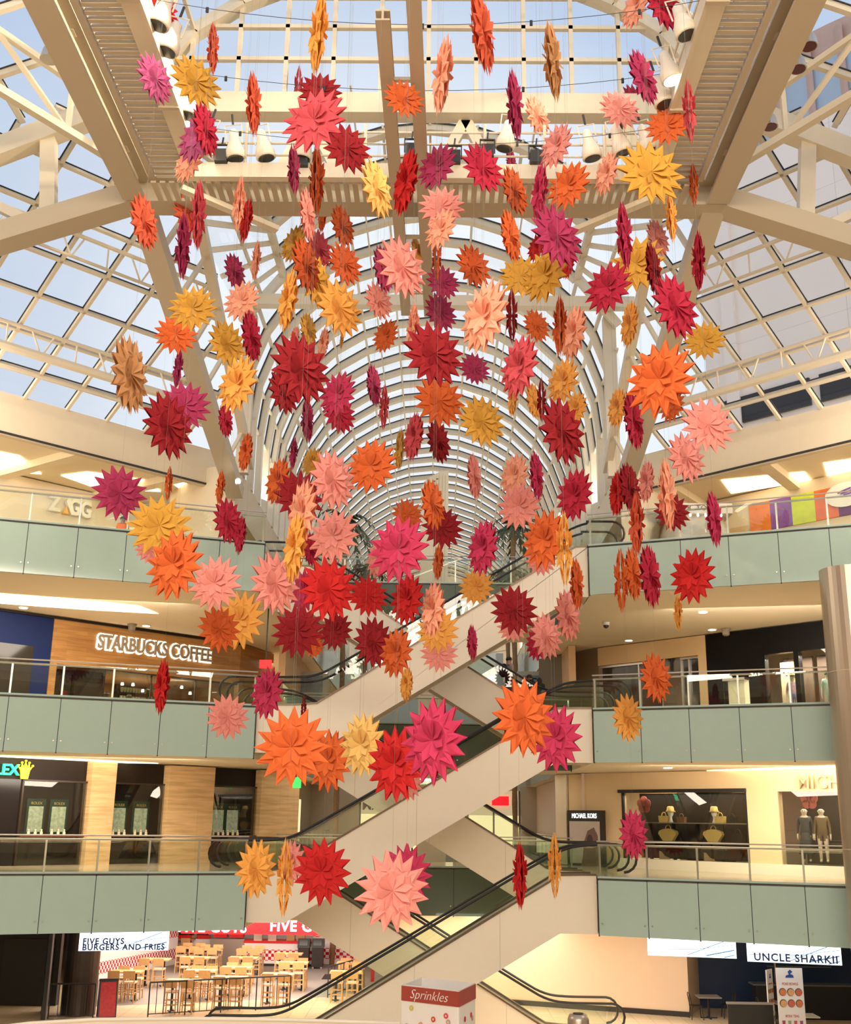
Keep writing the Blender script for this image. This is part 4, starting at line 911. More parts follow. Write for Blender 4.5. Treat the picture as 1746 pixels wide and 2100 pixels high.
STRAW = mat('straw', (.72, .52, .16), .6, noise=.2, nscale=20)
def handbag(P, m, fan, label, sc_=1.0):
    r = empty('handbag', P); tag(r, label, 'handbag')
    b = MB()
    if fan: pts = [(-.2, 0), (.2, 0), (.4, .26), (.36, .36), (.18, .43), (0, .45), (-.18, .43), (-.36, .36), (-.4, .26)]
    else: pts = [(-.22, 0), (.22, 0), (.25, .3), (-.25, .3)]
    b.prism([w.d * x * sc_ + Z * y * sc_ - w.n * .09 for x, y in pts], w.n * .18); b.build('body', m, r)
    b = MB(); top = .42 if fan else .3; b.tube([w.d * (.12 * sc_ * math.cos(a)) + Z * sc_ * (top + .16 * math.sin(a)) for a in [math.pi * i / 8 for i in range(9)]], .018, 6); b.build('handle', m, r); return r
zU, zD = w.px(1400, 1688)[1] + .02, w.px(1400, 1727)[1] + .02
handbag(w.P(w.s(1353, 1715), zD, -.6), STRAW, True, 'left fan shaped straw handbag on the lower shelf')
handbag(w.P(w.s(1446, 1715), zD, -.6), STRAW, True, 'right fan shaped straw handbag on the lower shelf')
handbag(w.P(w.s(1496, 1715), zD, -.6), BLKM, False, 'black handbag at the right end of the lower shelf')
handbag(w.P(w.s(1344, 1680), zU, -.6), STRAW, False, 'small tan bag at the left of the upper shelf', .8)
handbag(w.P(w.s(1460, 1680), zU, -.6), STRAW, False, 'small tan bag right of the second hat on the upper shelf', .8)
handbag(w.P(w.s(1380, 1680), zU, -.6), mat('brown_leather', (.2, .1, .05), .4), False, 'brown bag between the two hats on the upper shelf', .7)
handbag(w.P(w.s(1484, 1680), zU, -.6), BLKM, False, 'small black bag at the right end of the upper shelf', .7)
for x, nm in ((1358, 'left'), (1448, 'right')):
    r = empty('hat_stand', w.P(w.s(x, 1680), zU, -.6)); tag(r, nm + ' white mannequin head wearing a straw bucket hat', 'hat stand')
    b = MB(); b.lathe((0, 0, 0), [(.1, 0), (.06, .1), (.05, .2), (.11, .3), (.12, .42), (.08, .5)], 12); b.build('head', WHT, r, smooth=True)
    b = MB(); b.lathe((0, 0, .38), [(.21, 0), (.145, .07), (.13, .18), (.09, .21)], 14); b.build('bucket_hat', STRAW, r, smooth=True)
for x, nm in ((1348, 'left'), (1440, 'right')):
    b = MB(); b.prism([(-.2, -.06, 0), (.2, -.06, 0), (.16, -.06, .06), (0, -.06, .12), (-.12, -.06, .28), (-.2, -.06, .3)], (0, .12, 0)); o = b.build('sandal', mat('tan_leather', (.5, .3, .14), .5), loc=w.P(w.s(x, 1755), zb0, -.5)); tag(o, nm + ' tan wedge sandal on the floor of the handbag shop window', 'sandal')
# red flower cut-outs on the glass
for x, y, nm in ((1306, 1650, 'left'), (1646, 1640, 'right')):
    s_, z_ = w.px(x, y); b = MB()
    for k in range(5):
        a = k * 2 * math.pi / 5 + .3; b.prism([w.d * (.17 * math.cos(a) + .16 * math.cos(t)) + Z * (.17 * math.sin(a) + .16 * math.sin(t)) for t in [j * math.pi / 6 for j in range(12)]], w.n * .02)
    o = b.build('flower_decal', mat('flower_red', (.42, .10, .07), .5), loc=w.P(s_, z_, -.5)); tag(o, 'red flower cut-out hanging in the %s part of the handbag shop window' % nm, 'decoration')
s_, z_ = w.px(1638, 1606)
sg = empty('shop_sign', w.P(s_, z_, .02)); tag(sg, 'raised cream capital letters on the handbag shop wall, cut by the column', 'sign')
text('MICHAEL KORS', w.P(s_, z_, .10), w.d, Z, .62, mat('cream_letters', (.50, .36, .20), .5), .05, 'letters', sg, 'LEFT', offset=.004, space=1.05)
# poster stand beside it
sa_, sb_, za_, zb_ = w.rect(1172, 1662, 1244, 1735); loc = w.P((sa_ + sb_) / 2, L2, 0.02)
r = thing_box('poster_case', 'tall black framed fashion poster case standing left of the handbag shop window', 'poster', [('frame', BLKM, wb(w, sa_, sb_, L2, zb_, 0, .25, loc)), ('poster', mat('poster_beach', (.55, .47, .42), .5, noise=.25, nscale=1.2), wb(w, sa_ + .1, sb_ - .1, L2 + .1, zb_ - .42, .24, .27, loc))], loc)
b = MB(); c0 = w.P((sa_ + sb_) / 2 + .22, zb_ - 1.5, .27) - loc
b.prism([c0 + w.d * x + Z * y for x, y in [(-.5, -1.0), (-.3, -.2), (-.22, .35), (-.05, .72), (.25, .85), (.42, .55), (.45, 0), (.42, -1.0)]], w.n * .02); b.build('veiled_figure', mat('brown_veil', (.17, .10, .08), .5), r)
b = MB(); b.prism([c0 + w.n * .02 + w.d * (.05 + .13 * math.cos(t)) + Z * (.38 + .2 * math.sin(t)) for t in [j * math.pi / 6 for j in range(12)]], w.n * .01); b.build('face_shape', mat('dark_skin_tone', (.06, .035, .03), .5), r)
text('MICHAEL KORS', w.P((sa_ + sb_) / 2, zb_ - .22, .27), w.d, Z, .26, WHTE, .005, 'lettering', r, width=(sb_ - sa_) * .72)
# ribs beside the poster, pink inner wall of the corridor
b = MB()
for i in range(4): b.frame(w.P(sA - .12 - .22 * i, (L2 + Zt) / 2, -.1 * i), w.d, w.n, Z, .07, .1, (Zt - L2) / 2 - .02)
struct(b.build('trim_fluted_jamb', PLAS))
# ------------------------------------------------------------------ hall shops between the escalators (second floor)
def hallshop(name, x0, x1, y, z0, z1, m, lab=None):
    b = MB(); b.box(x0, x1, y, y + .3, z0, z1); return struct(b.build(name, m))
PINKW = mat('blush_wall', (.72, .56, .45), .5)
p = atz(1125, 1752, L2); pz = L3 - FH
b = MB(); b.prism([(6.3, 45.4, L2), (6.1, 48.5, L2), (6.1, 64, L2), (6.4, 64, L2), (6.6, 45.6, L2)], (0, 0, pz - L2)); struct(b.build('wall_corridor_right', PINKW))
b = MB()
for yy in (48.6, 49.1, 49.6, 50.1): b.box(6.04, 6.1, yy, yy + .05, L2, pz - .9)
struct(b.build('trim_corridor_rods', BRONZE))
b = MB(); b.box(-6.9, -6.6, 46.3, 64, L2, pz); struct(b.build('wall_corridor_left', mat('grey_glass_front', (.5, .42, .32), .1)))
YLIT = mat('lit_yellow_interior', (.95, .78, .42), .5, emit=.85, ecol=(1, .82, .45), noise=.25, nscale=1.5)
for i, (yy, nm) in enumerate(((48.5, ''), (52.0, ''), (56.0, ''))):
    b = MB(); b.box(-6.58, -6.5, yy, yy + 2.4, L2 + .05, L2 + 2.6); o = struct(b.build('window_%d' % (9 + i), YLIT))
b = MB(); b.box(-6.6, 6.1, 64, 64.3, L2, pz); struct(b.build('wall_hall_shops', mat('shop_header', (.62, .52, .38), .5)))
def lit_front(x0, x1, lab, sgn=None, hdr=None):
    r = empty('lit_storefront', ((x0 + x1) / 2, 63.95, L2)); tag(r, lab, 'shop front'); h = (x1 - x0) / 2
    b = MB(); b.box(-h, h, 0, .05, 0, 1.95); b.build('lit_window', YLIT, r)
    b = MB(); b.box(-h, -h + .1, -.06, .0, 0, 3.3); b.box(h - .1, h, -.06, .0, 0, 3.3); b.box(-.05, .05, -.06, 0, 0, 2.3); b.build('mullions', BLKM, r)
    b = MB(); b.box(-h, h, -.03, .05, 1.95, 3.3); b.build('header', hdr or mat('cream_header', (.9, .75, .48), .5, emit=.3, ecol=(1, .82, .5)), r)
    if sgn: text(sgn, (r.location.x - h + .15, 63.88, L2 + 2.40), (1, 0, 0), Z, .72, BLKM, .02, 'lettering', r, 'LEFT', offset=.012)
    return r
lit_front(aty(736, 1700, 64).x, aty(858, 1700, 64).x, 'cream shop front with black capital letters seen behind the escalator handrail', 'MANGO')
lit_front(-.9, 1.6, 'yellow lit shop front in the middle of the hall')
lit_front(2.2, 5.2, 'yellow lit shop front below a small red panel, right of the hall centre')
b = MB(); b.box(0, .95, 0, .05, 0, .5); o = b.build('red_panel', REDE, loc=(3.6, 63.8, L2 + 2.5)); tag(o, 'small red lit panel above a shop deep in the hall', 'sign')
# third floor hall: wood soffit edge, hanging grey boxes, palms
for s in (-1, 1):
    b = MB(); b.box(s * 6.2, s * 6.5, 48.0, 100, L3 + 2.2, L4 - FH); struct(b.build('wall_hall_wood_' + ('left' if s < 0 else 'right'), mat('birch_panels', (.66, .42, .22), .5, noise=.08)))
    r = empty('hanging_banner', ((-6.0 if s < 0 else 5.4), 54 if s < 0 else 53, L3 + 1.0)); tag(r, 'grey blue square panel hanging in the hall, %s of the crossing escalators' % ('left' if s < 0 else 'right'), 'panel')
    b = MB(); b.box(-1.1, 1.1, -.1, .1, 0, 2.3); b.build('frame', mat('panel_frame', (.55, .5, .42), .4), r); b = MB(); b.box(-.85, .85, -.14, -.1, .35, 2.1); b.build('blue_face', mat('slate_blue', (.20, .25, .30), .3), r)
PALMT = mat('palm_bark', (.30, .18, .09), .8, noise=.5, nscale=14, bump=.8); PALML = mat('palm_leaf', (.05, .07, .025), .6)
def palm(x, y, h, lab, seed):
    rnd = random.Random(seed); r = empty('palm_tree', (x, y, 0)); tag(r, lab, 'palm tree')
    b = MB(); N = 26; pts = []; rad = []
    for i in range(N + 1): pts.append((.05 * math.sin(i * .5), 0, h * i / N)); rad.append(.13 + (.025 if i % 2 else 0))
    b.tube(pts, .2, 10, radii=rad); b.build('trunk', PALMT, r)
    b = MB()
    for k in range(22):
        a = k * 2.4; up = rnd.uniform(-.3, 1.0); L = rnd.uniform(1.6, 2.3); prev = Vector((0, 0, h))
        d = Vector((math.cos(a), math.sin(a), 0)); sd = Vector((-d.y, d.x, 0))
        for i in range(7):
            t = (i + 1) / 7; p_ = Vector((0, 0, h)) + d * L * t + Z * (up * L * t - 1.1 * L * t * t)
            for sgn in (-1, 1):
                tip = p_ + sd * sgn * .42 * (1 - .6 * t) - Z * .22 + d * .15; b.add([prev, p_, tip], [(0, 1, 2)])
            prev = p_
    b.build('fronds', PALML, r, recalc=False)
palm(-4.6, 58, 22.6, 'tall palm at the left of the vaulted hall, its crown below the glass', 1)
palm(-4.1, 69, 22.4, 'second palm from the left, farther back in the vaulted hall', 2)
palm(4.6, 59, 22.6, 'tall palm seen just behind the two people on the escalator', 3)
palm(5.0, 70, 22.4, 'palm at the far right of the vaulted hall', 4)
t = empty('hall_tower', (.22, 58, 0)); tag(t, 'slim cream tower with a slanted top standing deep in the vaulted hall', 'tower')
b = MB(); b.prism([(-.75, 0, 0), (.75, 0, 0), (.75, 0, 25.6), (.2, 0, 25.5), (-.45, 0, 25.1), (-.75, 0, 24.6)], (0, .5, 0)); b.build('shaft', mat('cream_tower', (.88, .76, .56), .5), t)
b = MB()
for k in range(4): b.box(.05 + k * .17, .07 + k * .17, -.02, 0, 12, 25.3)
b.build('fluting', SOFF, t)['kind'] = 'stuff'
for k in range(5):
    b = MB(); b.box(-.6 + .17 * k, -.5 + .17 * k, -.03, 0, 24.55 + .13 * k, 24.6 + .13 * k); b.build('slot', BLKM, t)
b = MB(); b.box(-7, 7, 109, 109.2, 14, 23); struct(b.build('window_far_end', mat('far_daylight', (.5, .55, .55), .3)))
# ------------------------------------------------------------------ ground floor left: burger restaurant
b = MB(); b.prism([(-13.5, 44.2, 0), (-4.3, 47.6, 0), (-2.0, 48.2, 0), (-2.0, 63, 0), (-16, 63, 0)], (0, 0, .006)); struct(b.build('floor_restaurant', CARPET))
b = MB(); b.prism([(-14.6, 50.2, 0), (-12.1, 57.2, 0), (-12.3, 57.3, 0), (-14.8, 50.3, 0)], (0, 0, 3.3)); struct(b.build('wall_restaurant_left', CHECK))
b = MB(); b.box(-12.2, -2.2, 61.5, 61.7, 0, 3.3); struct(b.build('wall_restaurant_rear', CHECK))
b = MB(); b.prism([(-5.6, 58.2, 0), (-2.4, 57.6, 0), (-2.3, 57.8, 0), (-5.5, 58.4, 0)], (0, 0, 3.3)); struct(b.build('wall_restaurant_front', CHECK))
b = MB(); b.box(-2.35, -2.0, 52.2, 57.5, 0, 3.3); struct(b.build('wall_restaurant_red', REDP))
b = MB(); b.box(-2.0, -1.2, 48.5, 63, 0, 3.3); struct(b.build('wall_restaurant_grey', mat('charcoal_wall', (.12, .11, .11), .4)))
def redsign(x0, x1, y, z0, z1, lab, txt, hood):
    r = empty('restaurant_sign', ((x0 + x1) / 2, y, z0)); tag(r, lab, 'sign'); h = (x1 - x0) / 2; H = z1 - z0
    b = MB(); prof = [(-h, 0), (h, 0), (h, H * .55), (h * .45, H), (-h * .5, H), (-h, H * .55)] if hood else [(-h, 0), (h, 0), (h, H), (-h, H)]
    b.prism([(x, 0, z) for x, z in prof], (0, .5, 0)); b.build('red_board', REDE, r)
    if txt: text(txt, (r.location.x, y - .03, z0 + (.33 if hood else H * .42)), (1, 0, 0), Z, .58, WHTE, .02, 'letters', r, offset=.014, space=1.08)
    return r
ZS0 = aty(560, 1917, 48.5).z; ZS1 = aty(600, 1878, 48.5).z
redsign(aty(372, 1900, 48.5).x, aty(500, 1900, 48.5).x, 48.5, ZS0, ZS1 - .15, 'left red header board, its white letters partly hidden by the gallery', 'FIVE GUYS', False)
redsign(aty(556, 1900, 48.5).x, aty(692, 1900, 48.5).x, 48.5, ZS0, ZS1, 'right red hooded header board with white restaurant name', 'FIVE GUYS', True)
redsign(aty(501, 1900, 48.6).x, aty(555, 1900, 48.6).x, 48.6, ZS0, ZS1 - .1, 'plain dark red shutter box between the two red header boards', None, False)
# counters
r = empty('service_counter', (-6.9, 57.0, 0)); tag(r, 'restaurant counter with red top and chequered tile front', 'counter')
b = MB(); b.box(-1.9, 1.4, 0, .9, 0, 1.05); b.build('tiled_front', CHECK, r); b = MB(); b.box(-1.95, 1.45, -.05, .95, 1.05, 1.15); b.build('red_top', REDP, r); b = MB(); b.box(-1.9, 1.4, -.02, 0, 0, .12); b.build('kickboard', BLKM, r)
r = empty('drinks_counter', (-9.7, 57.6, 0)); tag(r, 'brushed steel drinks counter with two red machine fronts', 'counter')
b = MB(); b.box(-.9, .8, 0, .8, 0, 1.15); b.build('steel_body', CHROME, r)
for k in range(2):
    b = MB(); b.box(-.75 + .8 * k, -.1 + .8 * k, .05, .6, 1.2, 1.75); m_ = b.build('machine', REDP, r); b = MB(); b.box(-.68 + .8 * k, -.17 + .8 * k, .02, .05, 1.42, 1.52); b.build('label_strip', WHT, m_)
r = empty('till_counter', (-11.6, 58.4, 0)); tag(r, 'counter with tills at the left rear of the restaurant', 'counter')
b = MB(); b.box(-1.0, .95, 0, .7, 0, 1.05); b.build('tiled_front', CHECK, r)
for k in range(2):
    b = MB(); b.box(-.8 + .95 * k, -.3 + .95 * k, .1, .5, 1.05, 1.5); b.build('till', BLKM, r); b = MB(); b.box(-.75 + .95 * k, -.1 + .95 * k, -.02, .1, 1.05, 1.22); b.build('red_tray', REDP, r)
for i, (x, h, m_) in enumerate(((-8.0, .5, 'steel'), (-7.3, .62, 'steel'), (-6.4, .4, 'box'), (-5.9, .45, 'box'))):
    b = MB(); b.box(-.2, .2, -.15, .15, 0, h); o = b.build('paper_bag' if m_ == 'box' else 'dispenser', mat('kraft', (.45, .27, .12), .7) if m_ == 'box' else CHROME, loc=(x - .2, 57.4, 1.15))
    tag(o, ['left steel dispenser on the red topped counter', 'taller right steel dispenser on the red topped counter', 'brown box left of another on the counter', 'brown box at the right end of the red counter'][i], 'box' if m_ == 'box' else 'dispenser')
def bin_(x, y, lab):
    r = empty('litter_bin', (x, y, 0)); tag(r, lab, 'bin')
    b = MB(); b.prism([(-.26, -.28, .1), (.26, -.28, .1), (.26, .28, .1), (-.26, .28, .1)], (0, 0, .85)); b.build('body', BLKM, r)
    b = MB(); b.prism([(-.29, -.31, .95), (-.29, .31, .95), (-.29, .25, 1.32), (-.29, -.12, 1.36)], (.58, 0, 0)); b.build('hood', BLKM, r)
    b = MB(); b.frame((0, -.24, 1.16), (1, 0, 0), (0, .4, 1), (0, -1, .4), .2, .12, .02); b.build('flap', mat('flap_grey', (.01, .01, .01), .2), r)
    for sx in (-1, 1):
        b = MB(); b.tube([(sx * .2, -.2, .05), (sx * .2, -.16, .05)], .05, 8); b.build('castor', CHROME, r)
p = atz(622, 1986, 0); bin_(p.x, p.y, 'left black litter bin against the chequered restaurant wall'); p = atz(651, 1986, 0); bin_(p.x, p.y, 'right black litter bin against the chequered restaurant wall')
b = MB(); b.box(-.55, .55, -.8, .8, 0, .015); p = atz(688, 2004, 0); o = b.build('floor_mat', BLKM, loc=(p.x, p.y, .006)); tag(o, 'black floor mat right of the bins', 'mat')
# tables and high chairs
def make_chair():
    r = empty('dining_chair', (0, 0, 0))
    for x in (-.2, .2):
        for y in (-.19, .19):
            b = MB(); b.beam((x * 1.1, y * 1.15, 0), (x, y, .72 if y > 0 else .72), .04, .04, (0, 1, 0)); b.build('leg', WOODT, r)
    b = MB(); b.box(-.23, .23, -.22, .22, .70, .76); b.build('seat', mat('pale_seat', (.72, .5, .34), .5), r)
    for x in (-.2, .2):
        b = MB(); b.beam((x, .2, .72), (x, .26, 1.15), .04, .035, (0, 1, 0)); b.build('back_post', WOODT, r)
    b = MB(); b.frame((0, .245, 1.02), (1, 0, 0), (0, 1, -.13), (0, .13, 1), .23, .012, .14); b.build('backrest', WOODT, r)
    b = MB()
    for z_ in (.25, .42): b.box(-.2, .2, -.2, -.17, z_, z_ + .03); b.box(-.2, .2, .19, .21, z_ + .03, z_ + .06)
    for x in (-.2, .2): b.box(x - .015, x + .015, -.2, .2, .33, .36)
    b.build('rungs', WOODT, r); return r
def make_table():
    r = empty('dining_table', (0, 0, 0)); b = MB(); b.box(-.62, .62, -.36, .36, 1.02, 1.07); b.build('table_top', WOODT, r)
    for x in (-.38, .38):
        b = MB(); b.box(x - .04, x + .04, -.04, .04, .04, 1.02); b.build('pedestal', BLKM, r)
        b = MB(); b.box(x - .035, x + .035, -.28, .28, 0, .04); b.box(x - .14, x + .14, -.03, .03, 0, .03); b.build('foot', BLKM, r)
    return r
tabs = [(255, 2052, 'front left'), (315, 2022, ''), (388, 1992, ''), (372, 2074, 'fence'), (408, 2050, ''), (398, 2018, ''), (425, 1996, ''), (470, 2066, 'fence'), (482, 2042, ''), (497, 2018, ''), (512, 1998, ''), (568, 2058, 'fence'), (600, 2030, ''), (590, 2008, ''), (372, 1972, ''), (708, 2052, 'r'), (720, 2030, 'r')]
tl = ['high wooden table at the front left of the restaurant, nearest the red sandwich board', 'second table back along the chequered left wall', 'third table back along the chequered left wall', 'table behind the left end of the black fence', 'table just behind the leftmost fence side table', 'third table back in the row behind the left fence end', 'rearmost table of the row behind the left fence end', 'table at the middle of the black fence', 'table right behind the one at mid fence', 'third table back in the mid fence row', 'rearmost table of the mid fence row', 'table behind the right end of the black fence', 'second table back behind the right fence end', 'rearmost table behind the right fence end', 'table in front of the till counter', 'front table seen through the escalator glass', 'rear table seen through the escalator glass']
ts = ['front left table by the sandwich board', 'second table along the chequered wall', 'third table along the chequered wall', 'table behind the left fence end', 'table just behind the left fence side table', 'third table behind the left fence end', 'rearmost table behind the left fence end', 'table at mid fence', 'second table behind mid fence', 'third table behind mid fence', 'rearmost table behind mid fence', 'table behind the right fence end', 'second table behind the right fence end', 'rearmost table behind the right fence end', 'table in front of the till counter', 'front table behind the escalator glass', 'rear table behind the escalator glass']
t0 = make_table(); c0 = make_chair(); first = [True, True]
sidew = ['left', 'right']
for i, (x, y, k) in enumerate(tabs):
    p = atz(x, y, 0)
    t = t0 if i == 0 else copy_tree(t0); t.location = (p.x, p.y, .006); tag(t, tl[i], 'table', 'high tables of the restaurant')
    for j, dx in enumerate((-.3, .3)):
        for q, (dy, rz) in enumerate(((-.48, math.pi), (.48, 0))):
            if q == 1 and i % 2: continue
            c = c0 if first[0] else copy_tree(c0); first[0] = False
            c.location = (p.x + dx, p.y + dy, .006); c.rotation_euler = (0, 0, rz)
            tag(c, '%s %s high chair at the %s' % (('near', 'far')[q], sidew[j], ts[i]), 'chair', 'high chairs of the restaurant')
# black fences
def fence(A, B, lab, h=1.15, n=None):
    A = Vector(A); B = Vector(B); d = B - A; L = d.length; d.normalize(); r = empty('metal_fence', A); tag(r, lab, 'fence')
    b = MB(); b.tube([(0, 0, h), tuple(d * L + Z * h)], .03, 8); b.build('top_rail', BLKM, r); b = MB(); b.beam((0, 0, .1), d * L + Z * .1, .03, .03); b.build('bottom_rail', BLKM, r)
    n = n or int(L / .26)
    for i in range(n + 1):
        b = MB(); t = L * i / n; b.beam(d * t + Z * (0 if i % 5 == 0 else .1), d * t + Z * h, .022 if i % 5 else .04, .022 if i % 5 else .04, (0, 1, 0)); b.build('post' if i % 5 == 0 else 'baluster', BLKM, r)
    return r
pa, pb = atz(303, 2086, 0), atz(594, 2068, 0); fence(pa, pb, 'long black metal fence in front of the restaurant tables')
pa, pb = atz(98, 2090, 0), atz(190, 2090, 0); fence(pa, pb, 'short black metal fence in front of the dark round column')
pa, pb = atz(672, 2046, 0), atz(722, 2030, 0); fence(pa, pb, 'short black fence seen through the escalator glass')
# sandwich board
p = atz(203, 2086, 0); p.x += .25; r = empty('sandwich_board', p, .35); tag(r, 'red sandwich board with pale menu text leaning beside the column', 'sign board')
for s in (-1, 1):
    b = MB(); b.frame((0, s * .17, .62), (1, 0, 0), (0, 1, s * .25), (0, -s * .25, 1), .32, .02, .62); f = b.build('panel', BLKM, r)
    b = MB(); b.frame((0, s * .2, .62), (1, 0, 0), (0, 1, s * .25), (0, -s * .25, 1), .27, .015, .55); b.build('menu_sheet', mat('menu_red', (.5, .02, .03), .5, noise=.5, nscale=12), f)
b = MB(); b.box(-.34, .34, -.04, .04, 1.2, 1.28); b.build('top_bar', BLKM, r)
# dark round column and black door wall
p = atz(148, 2086, 0); b = MB(); b.cyl((0, 0), .62, 0, 3.36, 32); o = b.build('round_column', mat('dark_bronze_column', (.06, .045, .04), .3, .5), loc=(p.x, p.y + .62, 0), smooth=False); tag(o, 'dark bronze round column at the left of the restaurant', 'column')
p0 = atz(-200, 2078, 0); p1 = atz(92, 2088, 0)
BLKW = mat('black_wall', (.010, .011, .014), .4)
b = MB(); b.prism([(p1.x - .6, 43.3, 0), (p1.x, 41.6, 0), (p1.x + .12, 41.65, 0), (p1.x - .45, 43.6, 0)], (0, 0, 3.36)); b.box(-24, p1.x - .5, 44.6, 44.9, 0, 3.4); struct(b.build('wall_black', BLKW))
pd = atz(20, 2075, 0); b = MB(); b.box(-.95, .95, -.04, .04, 0, 2.35); o = struct(b.build('door_3', mat('black_door', (.016, .018, .022), .35), loc=(pd.x, 44.55, 0)))
b = MB(); b.beam((.72, -.09, 1.05), (.88, -.09, 1.08), .03, .04); b.build('door_handle', CHROME, o)
# lit overhead directory signs
def litsign(x0, y0, x1, y1, Yd, lab, lines=None, slant=0.0, sz=.30, tx=.08):
    A = aty(x0, y0, Yd); B = aty(x1, y1, Yd + slant); z1, z0 = A.z, B.z
    A = Vector((A.x, A.y, 0)); B = Vector((B.x, B.y, 0)); d = (B - A); L = d.length; d.normalize(); n = Vector((d.y, -d.x, 0)); H = z1 - z0
    r = empty('lit_sign', A + Z * z0); tag(r, lab, 'sign')
    b = MB(); b.frame(d * L / 2 + Z * H / 2, d, n, Z, L / 2, .14, H / 2); b.build('light_box', SIGNW, r)
    LB = mat('sign_stripe_blue', (.10, .28, .60), .5, emit=.25, ecol=(.3, .6, 1))
    for k, (u0, v0, u1, v1, w_) in enumerate(((.02, .35, .55, .42, .02), (.55, .42, .98, .72, .02), (.45, .10, .92, .98, .03), (.66, .10, .98, .44, .05), (.86, .04, .98, .18, .04))):
        b = MB(); b.beam(d * L * u0 + Z * H * v0 + n * .15, d * L * u1 + Z * H * v1 + n * .15, w_ * H * 1.2, .006, n); b.build('stripe', LB, r)
    for i, t_ in enumerate(lines or []):
        text(t_, A + d * L * tx + Z * (z0 + H * (.5 if len(lines) > 1 else .24) - i * H * .32) + n * .16, d, Z, sz, BLUEL, .012, 'lettering', r, 'LEFT', offset=.008, space=1.15)
    for u in (.08, .92):
        b = MB(); b.beam(d * L * u + Z * H, d * L * u + Z * 3.4 - Z * z0 if 3.4 > z1 else d * L * u + Z * (H + .05), .03, .03, (0, 1, 0)); b.build('hanger', CHROME, r)
    return r
litsign(165, 1911, 345, 1948, 41.0, 'lit white hanging sign with blue restaurant name on the left', ['FIVE GUYS', 'BURGERS AND FRIES'], .6, .27, .04)
litsign(1328, 1920, 1511, 1965, 39.2, 'lit white hanging sign without a name on the right', None, -.6)
litsign(1531, 1929, 1727, 1979, 38.0, 'lit white hanging sign with blue name at the far right', ['UNCLE SHARKII'], -.7, .32, .07)
# ------------------------------------------------------------------ ground floor right
pc = atz(1415, 2086, 0); pl = atz(1050, 2066, 0)
b = MB(); b.prism([(-1.2, 48.3, 0), (pc.x, pc.y, 0), (pc.x + .9, pc.y + 2.2, 0), (pc.x, pc.y + 2.5, 0), (-1.2, 48.8, 0)], (0, 0, 3.4)); struct(b.build('wall_blush', mat('blush_plaster', (.76, .58, .44), .6, noise=.02)))
b = MB(); d = Vector((pc.x + 1.2, pc.y - 48.3, 0)).normalized(); b.beam((-1.2, 48.27, .09), (pc.x, pc.y - .03, .09), .05, .18); struct(b.build('baseboard_blush', BLKM))
b = MB(); b.prism([(pc.x + .9, pc.y + 2.2, 0), (20, 45.5, 0), (20, 46, 0), (pc.x + .9, pc.y + 2.6, 0)], (0, 0, 3.4)); struct(b.build('wall_navy', mat('deep_navy_wall', (.003, .022, .085), .45)))
b = MB(); b.box(20, 20.3, 35, 46, 0, 3.4); struct(b.build('wall_navy_side', MATS['deep_navy_wall']))
def banner(x0, y0, x1, y1, Yd, yaw, lab, full=True):
    A = atz(x0, y1, 0) if y1 < 2110 else aty(x0, y1, Yd); A = aty((x0 + x1) / 2, y0, Yd); wd = (aty(x1, y0, Yd) - aty(x0, y0, Yd)).length; H = A.z
    wd = wd / max(.3, math.cos(yaw)); r = empty('menu_banner', (A.x, A.y, 0), yaw); tag(r, lab, 'banner')
    b = MB(); b.box(-wd / 2, wd / 2, -.02, .02, .03, H); b.build('sheet', mat('banner_white', (.80, .76, .76), .5), r); b = MB(); b.box(-wd / 2 - .04, wd / 2 + .04, -.15, .15, 0, .05); b.build('base', CHROME, r)
    R_ = mat('banner_red', (.45, .05, .04), .5)
    Rm = Matrix.Rotation(yaw, 3, 'Z'); rt = Rm @ Vector((1, 0, 0))
    def pt(x, z_): return r.location + Rm @ Vector((x, -.03, z_))
    text('POKE BOWLS', pt(0, H * .80), rt, Z, wd * .13, R_, .002, 'heading', r, width=wd * .6); text('BOBA TEAS', pt(0, H * .40), rt, Z, wd * .13, R_, .002, 'heading', r, width=wd * .5)
    b = MB()
    pts = [(-.16, .0), (.16, .0), (.13, .07), (.02, .10), (.12, .16), (.03, .22), (-.06, .16), (-.02, .08), (-.13, .06)]
    b.prism([(x * wd, -.03, H * .88 + z_ * wd * 1.3) for x, z_ in pts], (0, -.005, 0)); b.build('emblem', BLUEL, r)
    for j in range(2):
        for i in range(3):
            b = MB(); cx, cz = (-.3 + .3 * i) * wd, H * (.70 - .14 * j); rr = wd * .14
            b.prism([(cx + rr * math.cos(t), -.03, cz + rr * math.sin(t)) for t in [k * math.pi / 8 for k in range(16)]], (0, -.006, 0)); o = b.build('bowl_picture', mat('bowl_rim', (.12, .08, .06), .5), r)
            b = MB(); b.prism([(cx + .01 + rr * .85 * math.cos(t), -.037, cz - .01 + rr * .85 * math.sin(t)) for t in [k * math.pi / 8 for k in range(16)]], (0, -.004, 0)); b.build('food', mat('food_%d' % ((i + j) % 3), [(.6, .18, .08), (.62, .35, .15), (.55, .12, .08)][(i + j) % 3], .5, noise=.5, nscale=30), o)
    for j in range(2):
        for i in range(4):
            if j and i not in (2, 3): continue
            cx, cz = (-.33 + .22 * i) * wd, H * (.30 - .15 * j)
            b = MB(); b.prism([(cx - .045 * wd, -.03, cz - .06 * H / 2), (cx + .045 * wd, -.03, cz - .06 * H / 2), (cx + .06 * wd, -.03, cz + .05 * H / 2 + .05), (cx - .06 * wd, -.03, cz + .05 * H / 2 + .05)], (0, -.005, 0)); b.build('drink_picture', mat('drink_%d' % i, [(.4, .05, .12), (.25, .35, .2), (.55, .1, .1), (.3, .08, .25)][i], .5), r)
